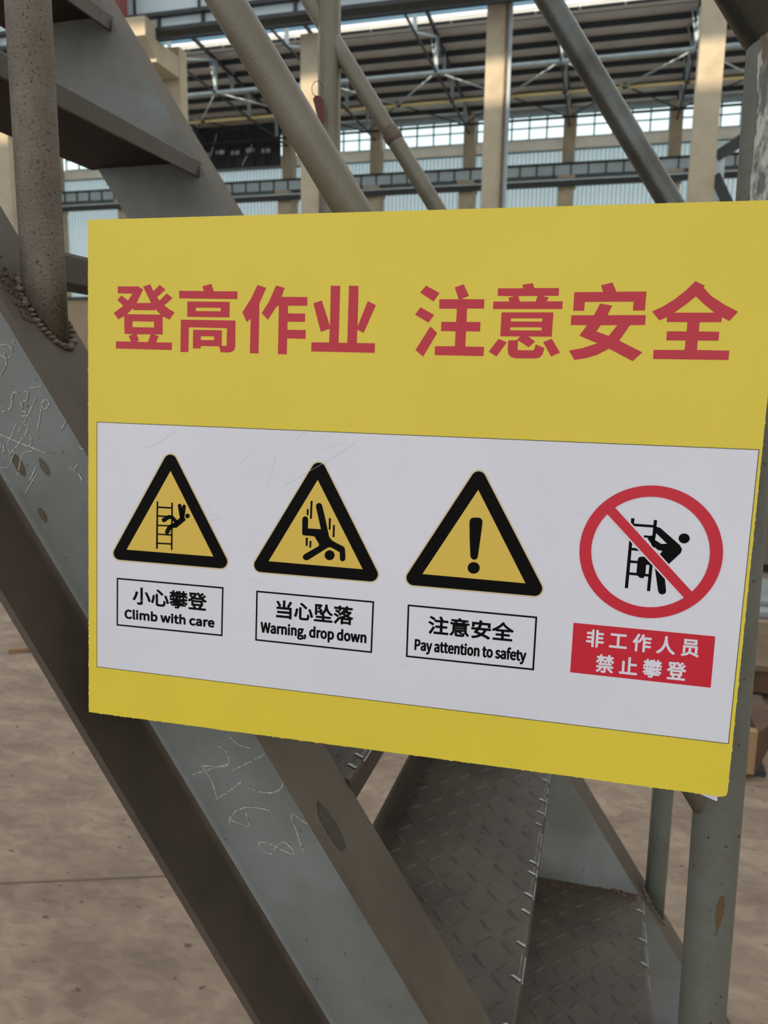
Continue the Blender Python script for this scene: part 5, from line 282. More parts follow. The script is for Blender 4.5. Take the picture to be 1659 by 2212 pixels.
 'Pay attention to safety': [[[(281.56,-318.87),(281.14,-318.75),(280.91,-318.48),(280.88,-318.27),(281.0,-317.61),(281.1,-317.36),(281.27,-317.22),(281.49,-317.17),(281.81,-317.22),(282.01,-317.08),(282.16,-316.8),(282.36,-316.0),(280.72,-310.47),(280.72,-310.19),(280.85,-309.98),(281.07,-309.86),(281.91,-309.86),(282.17,-310.01),(282.3,-310.29),(283.07,-313.14),(283.14,-313.23),(283.19,-313.13),(283.82,-310.36),(283.96,-310.01),(284.22,-309.86),(285.03,-309.86),(285.27,-310.0),(285.39,-310.22),(285.38,-310.47),(283.84,-316.49),(283.55,-317.4),(283.12,-318.17),(282.65,-318.64),(282.44,-318.75),(281.98,-318.88)]],[[(350.62,-318.87),(350.2,-318.75),(349.96,-318.48),(349.94,-318.17),(350.05,-317.5),(350.16,-317.31),(350.34,-317.2),(350.55,-317.17),(350.83,-317.23),(351.04,-317.1),(351.2,-316.8),(351.4,-316.0),(350.02,-311.44),(349.18,-311.47),(349.11,-311.52),(349.1,-314.53),(349.23,-314.88),(349.43,-314.89),(349.85,-314.79),(350.13,-314.98),(350.24,-315.19),(350.36,-315.82),(350.33,-316.07),(350.16,-316.28),(349.29,-316.56),(349.04,-316.57),(348.38,-316.37),(347.88,-315.89),(347.66,-315.37),(347.56,-314.95),(347.52,-311.55),(347.47,-311.48),(347.08,-311.39),(347.03,-311.45),(347.1,-311.66),(347.21,-312.85),(347.17,-313.41),(347.03,-313.65),(346.77,-313.77),(344.49,-313.78),(344.42,-313.79),(344.39,-313.86),(344.42,-314.07),(344.66,-314.6),(344.98,-314.85),(345.47,-314.92),(346.24,-314.51),(346.45,-314.52),(346.63,-314.62),(346.76,-314.81),(347.03,-315.47),(347.02,-315.65),(346.92,-315.82),(346.1,-316.37),(345.12,-316.57),(344.18,-316.3),(343.43,-315.61),(343.03,-314.81),(342.87,-314.32),(342.72,-313.13),(342.87,-311.97),(342.98,-311.59),(343.37,-310.75),(344.18,-309.95),(344.95,-309.72),(345.26,-309.72),(345.82,-309.87),(346.07,-310.0),(346.61,-310.54),(346.84,-310.91),(346.89,-310.82),(346.89,-310.26),(346.97,-310.08),(347.19,-309.92),(347.58,-309.84),(347.63,-308.65),(347.71,-308.43),(347.99,-308.25),(348.8,-308.27),(348.99,-308.4),(349.09,-308.61),(349.1,-309.73),(349.14,-309.84),(350.93,-309.86),(351.14,-309.94),(351.25,-310.05),(352.16,-313.22),(352.3,-312.81),(352.88,-310.29),(352.99,-310.05),(353.28,-309.86),(354.15,-309.88),(354.39,-310.08),(354.45,-310.4),(352.86,-316.56),(352.62,-317.33),(352.2,-318.13),(351.7,-318.64),(351.46,-318.77),(351.0,-318.88)],[(344.42,-312.25),(345.62,-312.25),(345.66,-312.08),(345.47,-311.58),(345.23,-311.37),(345.05,-311.35),(344.84,-311.41),(344.63,-311.62),(344.47,-311.94),(344.41,-312.08)]],[[(278.17,-316.56),(277.57,-316.39),(277.22,-316.12),(276.99,-315.82),(276.73,-315.3),(276.65,-314.74),(276.65,-314.35),(276.75,-313.76),(276.87,-313.44),(277.47,-312.73),(278.41,-312.23),(279.14,-312.04),(279.2,-311.9),(279.06,-311.52),(278.76,-311.37),(278.31,-311.49),(277.64,-311.94),(277.43,-311.95),(277.22,-311.85),(277.09,-311.66),(276.82,-310.89),(276.93,-310.61),(277.22,-310.36),(277.71,-310.02),(278.38,-309.75),(279.04,-309.72),(279.67,-309.87),(279.86,-309.98),(280.38,-310.5),(280.74,-311.48),(280.81,-312.39),(280.81,-316.0),(280.77,-316.17),(280.65,-316.33),(280.44,-316.43),(279.74,-316.43),(279.39,-316.2),(278.8,-316.49),(278.41,-316.57)],[(278.43,-314.91),(278.8,-314.85),(279.22,-314.46),(279.23,-313.65),(279.18,-313.59),(279.01,-313.61),(278.48,-313.86),(278.27,-314.11),(278.19,-314.53),(278.27,-314.81)]],[[(288.42,-316.56),(288.04,-316.48),(287.76,-316.35),(287.36,-316.0),(287.24,-315.82),(286.98,-315.3),(286.9,-314.77),(286.9,-314.35),(287.01,-313.76),(287.12,-313.44),(287.65,-312.76),(288.67,-312.23),(289.4,-312.04),(289.45,-311.9),(289.31,-311.52),(289.02,-311.37),(288.56,-311.49),(287.86,-311.94),(287.69,-311.95),(287.48,-311.85),(287.35,-311.66),(287.08,-310.92),(287.16,-310.64),(287.47,-310.36),(287.97,-310.02),(288.63,-309.75),(289.3,-309.72),(289.93,-309.87),(290.14,-310.0),(290.63,-310.54),(290.99,-311.55),(291.06,-312.46),(291.06,-316.0),(291.01,-316.19),(290.91,-316.33),(290.7,-316.43),(290.0,-316.43),(289.65,-316.2),(289.05,-316.49),(288.67,-316.57)],[(288.69,-314.91),(289.05,-314.85),(289.47,-314.42),(289.49,-313.65),(289.44,-313.59),(289.26,-313.61),(288.73,-313.86),(288.51,-314.14),(288.44,-314.46),(288.48,-314.74),(288.54,-314.84)]],[[(293.18,-316.56),(292.73,-316.46),(292.48,-316.33),(292.05,-315.89),(291.88,-315.54),(291.73,-315.09),(291.7,-314.67),(291.69,-311.55),(291.64,-311.48),(291.43,-311.46),(291.25,-311.38),(291.07,-311.1),(291.07,-310.29),(291.12,-310.14),(291.33,-309.93),(291.72,-309.84),(291.8,-308.61),(291.88,-308.44),(291.99,-308.33),(292.2,-308.25),(292.83,-308.25),(293.04,-308.33),(293.23,-308.61),(293.25,-309.81),(293.36,-309.86),(294.02,-309.86),(294.23,-309.93),(294.69,-309.84),(294.74,-308.61),(294.88,-308.37),(295.14,-308.25),(295.77,-308.25),(295.98,-308.33),(296.17,-308.61),(296.19,-309.81),(296.3,-309.86),(297.03,-309.87),(297.24,-310.0),(297.36,-310.22),(297.36,-311.06),(297.28,-311.28),(297.0,-311.46),(296.44,-311.47),(296.26,-311.48),(296.21,-311.59),(296.21,-314.6),(296.3,-314.84),(296.37,-314.89),(296.93,-314.79),(297.1,-314.85),(297.24,-314.98),(297.35,-315.23),(297.47,-315.79),(297.47,-316.0),(297.39,-316.17),(297.1,-316.36),(296.4,-316.56),(296.19,-316.57),(295.49,-316.37),(295.02,-315.93),(294.86,-315.61),(294.67,-314.88),(294.62,-311.52),(294.2,-311.41),(293.99,-311.46),(293.32,-311.47),(293.24,-311.59),(293.28,-314.67),(293.39,-314.88),(293.99,-314.79),(294.27,-314.93),(294.39,-315.16),(294.53,-315.93),(294.44,-316.18),(294.23,-316.34),(293.39,-316.57)]],[[(299.48,-316.56),(298.57,-316.28),(297.94,-315.73),(297.74,-315.47),(297.31,-314.49),(297.16,-313.37),(297.16,-312.95),(297.31,-311.8),(297.86,-310.64),(298.54,-309.97),(299.27,-309.73),(299.66,-309.72),(300.39,-309.95),(301.06,-310.59),(301.19,-310.85),(301.48,-311.62),(301.6,-312.64),(301.56,-313.41),(301.46,-313.62),(301.16,-313.77),(298.89,-313.78),(298.79,-313.86),(298.81,-314.07),(299.03,-314.53),(299.38,-314.85),(299.83,-314.93),(300.11,-314.83),(300.64,-314.52),(300.81,-314.51),(300.99,-314.59),(301.24,-314.98),(301.41,-315.44),(301.41,-315.65),(301.2,-315.94),(300.53,-316.37),(299.73,-316.57)],[(298.84,-312.25),(300.04,-312.25),(300.06,-312.01),(299.87,-311.55),(299.73,-311.41),(299.59,-311.36),(299.45,-311.35),(299.24,-311.43),(299.03,-311.65),(298.88,-311.94),(298.8,-312.15)]],[[(308.2,-316.56),(307.71,-316.44),(307.48,-316.31),(307.07,-315.89),(306.85,-315.37),(306.75,-314.98),(306.71,-314.49),(306.71,-311.55),(306.66,-311.48),(306.31,-311.4),(306.13,-311.22),(306.08,-311.06),(306.08,-310.33),(306.14,-310.12),(306.27,-309.98),(306.77,-309.84),(306.83,-308.58),(306.97,-308.35),(307.22,-308.25),(307.88,-308.25),(308.17,-308.44),(308.25,-308.65),(308.25,-309.73),(308.29,-309.84),(309.04,-309.86),(309.32,-310.05),(309.4,-310.26),(309.41,-311.03),(309.32,-311.28),(309.04,-311.46),(308.37,-311.47),(308.26,-311.52),(308.29,-313.76),(308.29,-314.56),(308.37,-314.84),(308.55,-314.9),(308.93,-314.79),(309.14,-314.83),(309.32,-314.98),(309.49,-315.42),(309.53,-315.4),(309.56,-310.19),(309.69,-309.98),(309.91,-309.86),(310.68,-309.86),(310.93,-309.96),(311.04,-310.12),(311.09,-310.29),(311.09,-316.0),(310.98,-316.28),(310.72,-316.43),(309.88,-316.42),(309.7,-316.33),(309.53,-316.12),(309.18,-316.36),(308.44,-316.57)]],[[(313.62,-316.56),(312.78,-316.28),(312.01,-315.54),(311.55,-314.56),(311.37,-313.09),(311.55,-311.73),(312.07,-310.64),(312.85,-309.93),(313.59,-309.72),(313.9,-309.72),(314.74,-309.97),(315.48,-310.68),(315.98,-311.76),(316.16,-313.23),(315.97,-314.56),(315.46,-315.65),(314.92,-316.15),(314.64,-316.34),(313.87,-316.57)],[(313.61,-314.84),(313.8,-314.88),(313.97,-314.82),(314.25,-314.56),(314.47,-314.0),(314.55,-313.44),(314.55,-312.85),(314.46,-312.25),(314.26,-311.73),(314.04,-311.48),(313.9,-311.43),(313.76,-311.4),(313.55,-311.46),(313.27,-311.76),(313.06,-312.32),(312.98,-313.02),(313.08,-314.04),(313.27,-314.53),(313.45,-314.75)]],[[(324.58,-316.56),(324.09,-316.44),(323.88,-316.33),(323.45,-315.86),(323.26,-315.44),(323.16,-315.12),(323.09,-314.35),(323.09,-311.55),(323.04,-311.48),(322.69,-311.4),(322.51,-311.22),(322.46,-311.06),(322.46,-310.33),(322.52,-310.12),(322.65,-309.98),(323.15,-309.84),(323.2,-308.75),(323.26,-308.54),(323.39,-308.35),(323.6,-308.25),(324.3,-308.25),(324.54,-308.39),(324.66,-308.65),(324.68,-309.81),(325.52,-309.88),(325.73,-310.04),(325.82,-310.29),(325.82,-311.1),(325.7,-311.32),(325.45,-311.46),(324.75,-311.47),(324.67,-311.55),(324.7,-314.67),(324.82,-314.89),(325.42,-314.79),(325.7,-314.93),(325.82,-315.16),(325.92,-315.93),(325.84,-316.18),(325.63,-316.34),(324.82,-316.57)]],[[(327.87,-316.56),(327.03,-316.28),(326.29,-315.61),(325.79,-314.53),(325.61,-313.06),(325.8,-311.73),(326.31,-310.64),(327.1,-309.93),(327.83,-309.72),(328.15,-309.72),(328.99,-309.97),(329.73,-310.68),(330.22,-311.73),(330.4,-313.16),(330.22,-314.56),(329.74,-315.58),(328.95,-316.3),(328.15,-316.56)],[(327.85,-314.84),(328.01,-314.88),(328.25,-314.81),(328.5,-314.53),(328.72,-313.97),(328.79,-313.37),(328.71,-312.29),(328.5,-311.73),(328.29,-311.49),(328.15,-311.43),(327.97,-311.4),(327.76,-311.47),(327.51,-311.73),(327.3,-312.29),(327.22,-312.85),(327.22,-313.44),(327.31,-314.04),(327.52,-314.56),(327.71,-314.77)]],[[(333.78,-316.56),(333.36,-316.49),(332.77,-316.21),(332.4,-315.96),(332.09,-315.65),(331.98,-315.44),(332.01,-315.16),(332.32,-314.56),(332.45,-314.41),(332.63,-314.31),(332.94,-314.36),(333.54,-314.84),(333.92,-314.96),(334.24,-314.89),(334.33,-314.77),(334.39,-314.56),(334.35,-314.32),(334.24,-314.16),(332.87,-313.28),(332.63,-313.03),(332.32,-312.5),(332.19,-311.8),(332.23,-311.41),(332.32,-310.96),(332.63,-310.39),(333.26,-309.88),(333.89,-309.72),(334.55,-309.75),(335.08,-309.97),(335.67,-310.45),(335.83,-310.71),(335.8,-310.92),(335.47,-311.52),(335.22,-311.74),(334.94,-311.78),(334.31,-311.35),(333.99,-311.33),(333.78,-311.48),(333.78,-311.87),(333.92,-312.01),(334.87,-312.56),(335.27,-312.88),(335.68,-313.41),(335.88,-313.92),(336.05,-313.48),(336.45,-312.95),(336.69,-312.7),(337.34,-312.36),(337.67,-312.21),(338.33,-312.05),(338.41,-311.94),(338.23,-311.48),(337.95,-311.37),(337.55,-311.48),(336.83,-311.94),(336.65,-311.95),(336.48,-311.87),(336.34,-311.71),(336.04,-311.03),(336.04,-310.78),(336.15,-310.57),(336.86,-310.06),(337.56,-309.75),(338.3,-309.72),(338.82,-309.86),(339.07,-310.0),(339.6,-310.54),(339.92,-311.41),(340.0,-312.22),(340.0,-316.0),(339.91,-316.25),(339.77,-316.37),(339.59,-316.43),(338.96,-316.43),(338.58,-316.2),(338.02,-316.48),(337.63,-316.57),(337.39,-316.57),(336.93,-316.47),(336.75,-316.38),(336.29,-316.0),(335.88,-315.16),(335.44,-315.89),(334.9,-316.33),(334.62,-316.46),(334.1,-316.57)],[(337.65,-314.91),(338.05,-314.81),(338.44,-314.42),(338.45,-313.65),(338.4,-313.58),(338.26,-313.6),(337.7,-313.85),(337.46,-314.14),(337.41,-314.67),(337.49,-314.84)]],[[(272.36,-316.42),(272.13,-316.28),(272.03,-316.03),(272.05,-308.12),(272.18,-307.93),(272.39,-307.83),(274.11,-307.83),(274.98,-307.95),(275.79,-308.36),(276.14,-308.79),(276.5,-309.49),(276.64,-310.54),(276.44,-311.76),(275.96,-312.58),(275.16,-313.15),(274.18,-313.35),(273.65,-313.36),(273.58,-313.4),(273.54,-316.14),(273.41,-316.33),(273.2,-316.43)],[(273.61,-311.69),(273.93,-311.71),(274.46,-311.64),(274.84,-311.39),(275.0,-311.06),(275.05,-310.5),(274.99,-310.01),(274.81,-309.7),(274.49,-309.54),(273.69,-309.5),(273.58,-309.56),(273.56,-311.59)]],[[(302.14,-316.42),(301.92,-316.28),(301.81,-316.0),(301.81,-310.26),(301.89,-310.05),(302.04,-309.92),(302.21,-309.86),(302.88,-309.86),(303.23,-310.09),(303.89,-309.76),(304.52,-309.72),(305.12,-309.92),(305.52,-310.29),(305.74,-310.64),(305.97,-311.31),(306.04,-312.11),(306.04,-314.14),(306.04,-316.03),(305.96,-316.24),(305.82,-316.37),(305.61,-316.44),(304.87,-316.43),(304.61,-316.28),(304.51,-316.03),(304.47,-312.01),(304.28,-311.47),(304.1,-311.42),(303.89,-311.47),(303.67,-311.66),(303.39,-312.04),(303.37,-316.1),(303.26,-316.29),(303.05,-316.42)]],[[(316.77,-316.42),(316.55,-316.28),(316.44,-316.0),(316.44,-310.26),(316.52,-310.05),(316.67,-309.92),(316.84,-309.86),(317.51,-309.86),(317.86,-310.09),(318.52,-309.76),(319.15,-309.72),(319.78,-309.94),(320.22,-310.36),(320.38,-310.64),(320.6,-311.31),(320.68,-312.11),(320.68,-314.14),(320.67,-316.03),(320.59,-316.24),(320.45,-316.37),(320.24,-316.44),(319.5,-316.43),(319.24,-316.28),(319.14,-316.03),(319.1,-312.01),(318.91,-311.47),(318.73,-311.42),(318.52,-311.47),(318.07,-311.92),(318.02,-312.04),(318.0,-316.1),(317.89,-316.29),(317.68,-316.42)]],[[(340.96,-316.42),(340.73,-316.28),(340.63,-316.03),(340.62,-311.55),(340.57,-311.48),(340.25,-311.38),(340.09,-311.17),(340.07,-310.26),(340.22,-310.0),(340.61,-309.84),(340.71,-308.44),(341.0,-307.74),(341.22,-307.49),(341.62,-307.19),(342.15,-307.06),(342.78,-307.09),(343.25,-307.32),(343.38,-307.49),(343.42,-307.67),(343.22,-308.54),(343.09,-308.7),(342.88,-308.8),(342.34,-308.72),(342.2,-309.1),(342.22,-309.81),(342.78,-309.88),(342.95,-310.0),(343.05,-310.15),(343.08,-311.03),(343.01,-311.24),(342.85,-311.4),(342.71,-311.46),(342.25,-311.47),(342.17,-311.55),(342.16,-316.07),(342.04,-316.29),(341.83,-316.42)]],[[(310.16,-309.49),(309.87,-309.38),(309.61,-309.1),(309.44,-308.75),(309.44,-308.16),(309.63,-307.77),(309.88,-307.52),(310.16,-307.41),(310.51,-307.42),(310.94,-307.67),(311.13,-307.98),(311.22,-308.33),(311.19,-308.79),(311.03,-309.11),(310.75,-309.39),(310.47,-309.5)]]],
 '非工作人员': [[[(459.81,-300.95),(459.55,-300.74),(459.0,-300.0),(458.96,-299.83),(459.01,-299.65),(459.32,-299.42),(461.84,-298.69),(463.21,-297.88),(463.74,-297.1),(463.85,-296.36),(463.86,-295.14),(463.94,-294.98),(464.12,-294.85),(465.27,-294.84),(465.41,-294.91),(465.54,-295.07),(465.57,-296.61),(465.45,-297.56),(465.74,-297.59),(467.79,-298.34),(467.92,-298.32),(467.92,-294.82),(467.86,-294.71),(461.81,-294.71),(461.76,-294.82),(461.75,-298.32),(461.63,-298.55),(461.42,-298.65),(460.37,-298.65),(460.23,-298.58),(460.1,-298.43),(460.08,-295.42),(460.08,-293.35),(460.18,-293.18),(460.37,-293.06),(469.4,-293.08),(469.58,-293.24),(469.63,-293.39),(469.63,-298.25),(469.54,-298.41),(469.37,-298.54),(468.6,-298.55),(468.52,-298.6),(470.42,-299.45),(470.6,-299.62),(470.64,-299.83),(470.12,-300.81),(469.93,-300.95),(469.68,-300.96),(467.44,-299.94),(465.13,-299.05),(464.75,-298.7),(464.5,-298.96),(462.89,-300.03),(460.09,-300.95)]],[[(402.17,-300.92),(401.96,-300.74),(401.9,-300.56),(401.93,-288.35),(402.09,-288.17),(402.24,-288.12),(403.25,-288.12),(403.48,-288.24),(403.58,-288.45),(403.58,-289.96),(403.64,-290.07),(406.82,-290.08),(407.0,-290.13),(407.19,-290.38),(407.19,-291.43),(407.05,-291.64),(406.86,-291.72),(403.92,-291.73),(403.64,-291.74),(403.59,-291.81),(403.58,-292.93),(403.63,-293.04),(406.66,-293.07),(406.82,-293.2),(406.91,-293.35),(406.91,-294.37),(406.8,-294.58),(406.58,-294.7),(403.64,-294.71),(403.58,-294.82),(403.6,-296.01),(403.71,-296.06),(407.14,-296.08),(407.31,-296.21),(407.4,-296.36),(407.4,-297.45),(407.26,-297.66),(407.07,-297.74),(403.63,-297.76),(403.58,-297.87),(403.56,-300.7),(403.43,-300.86),(403.29,-300.93)]],[[(399.33,-300.88),(399.14,-300.74),(399.07,-300.56),(399.07,-297.87),(399.03,-297.76),(395.66,-297.74),(395.47,-297.66),(395.33,-297.45),(395.33,-296.36),(395.41,-296.21),(395.59,-296.08),(398.95,-296.06),(399.06,-296.01),(399.07,-294.82),(399.02,-294.71),(396.15,-294.7),(395.97,-294.63),(395.83,-294.44),(395.82,-293.35),(395.89,-293.21),(396.04,-293.08),(398.95,-293.06),(399.05,-293.01),(399.07,-291.85),(399.03,-291.74),(397.58,-291.73),(395.94,-291.72),(395.76,-291.65),(395.61,-291.39),(395.61,-290.38),(395.69,-290.19),(395.94,-290.05),(399.02,-290.03),(399.07,-289.92),(399.07,-288.42),(399.19,-288.19),(399.4,-288.09),(400.42,-288.09),(400.59,-288.19),(400.71,-288.38),(400.71,-300.6),(400.61,-300.77),(400.42,-300.89)]],[[(428.87,-300.88),(428.68,-300.74),(428.61,-300.56),(428.61,-294.33),(428.52,-294.3),(427.93,-295.01),(427.79,-295.08),(427.61,-295.07),(427.4,-294.89),(426.92,-294.05),(426.83,-293.84),(426.83,-293.67),(426.9,-293.49),(427.76,-292.48),(428.63,-291.18),(429.39,-289.75),(430.01,-288.28),(430.2,-288.13),(430.52,-288.13),(431.32,-288.39),(431.5,-288.55),(431.55,-288.7),(431.52,-288.98),(431.0,-290.24),(430.27,-291.71),(430.27,-293.36),(430.39,-293.32),(431.05,-292.48),(431.8,-291.25),(432.43,-289.96),(432.99,-288.49),(433.25,-288.24),(433.53,-288.23),(434.33,-288.45),(434.57,-288.66),(434.58,-288.98),(434.18,-290.03),(434.16,-290.24),(438.88,-290.26),(439.02,-290.3),(439.17,-290.45),(439.21,-290.59),(439.21,-291.6),(439.13,-291.76),(438.96,-291.88),(435.56,-291.9),(435.35,-291.91),(435.3,-291.99),(435.3,-293.0),(435.34,-293.11),(438.67,-293.14),(438.85,-293.27),(438.93,-293.42),(438.93,-294.4),(438.83,-294.61),(438.6,-294.73),(435.35,-294.75),(435.3,-294.86),(435.31,-296.01),(435.42,-296.06),(438.85,-296.09),(439.02,-296.25),(439.07,-296.4),(439.07,-297.38),(439.0,-297.55),(438.74,-297.71),(435.35,-297.72),(435.3,-297.83),(435.27,-300.67),(435.11,-300.84),(434.96,-300.89),(433.95,-300.89),(433.74,-300.79),(433.62,-300.53),(433.62,-292.02),(433.56,-291.91),(433.35,-291.91),(432.48,-293.35),(431.46,-294.65),(431.29,-294.7),(431.11,-294.65),(430.38,-293.96),(430.27,-293.95),(430.25,-300.6),(430.15,-300.77),(429.96,-300.89)]],[[(443.78,-300.85),(442.86,-299.97),(442.79,-299.83),(442.8,-299.62),(442.93,-299.44),(445.79,-296.96),(446.12,-296.36),(447.36,-293.7),(447.93,-290.55),(448.0,-288.38),(448.07,-288.24),(448.23,-288.11),(449.49,-288.09),(449.63,-288.16),(449.76,-288.31),(449.68,-290.31),(450.01,-292.16),(450.79,-294.68),(451.87,-296.48),(452.41,-297.34),(454.91,-299.29),(455.08,-299.48),(455.1,-299.72),(455.06,-299.86),(454.46,-300.58),(454.21,-300.8),(454.04,-300.82),(453.9,-300.78),(451.71,-299.2),(450.22,-297.31),(449.22,-295.28),(449.0,-294.61),(448.93,-294.55),(448.67,-295.31),(447.69,-297.31),(446.28,-299.13),(446.02,-299.39),(444.2,-300.74),(443.99,-300.86)]],[[(411.41,-299.9),(411.2,-299.73),(411.15,-299.55),(411.15,-298.5),(411.23,-298.34),(411.41,-298.21),(416.13,-298.2),(416.21,-298.18),(416.26,-298.08),(416.24,-291.32),(416.13,-291.27),(412.04,-291.26),(411.85,-291.11),(411.78,-290.94),(411.78,-289.85),(411.92,-289.64),(412.14,-289.56),(422.19,-289.56),(422.33,-289.58),(422.48,-289.71),(422.56,-289.99),(422.55,-290.97),(422.47,-291.13),(422.29,-291.26),(418.13,-291.27),(418.02,-291.32),(418.01,-298.08),(418.02,-298.16),(418.13,-298.2),(422.92,-298.21),(423.11,-298.36),(423.18,-298.53),(423.18,-299.62),(423.04,-299.83),(422.82,-299.92)]],[[(460.79,-292.55),(460.58,-292.38),(460.53,-292.2),(460.53,-288.98),(460.58,-288.83),(460.76,-288.67),(468.88,-288.66),(469.09,-288.83),(469.14,-289.01),(469.14,-292.23),(469.09,-292.38),(468.91,-292.54)],[(462.25,-291.01),(467.3,-291.02),(467.39,-290.9),(467.39,-290.34),(467.35,-290.24),(462.3,-290.22),(462.21,-290.34),(462.21,-290.9)]]],
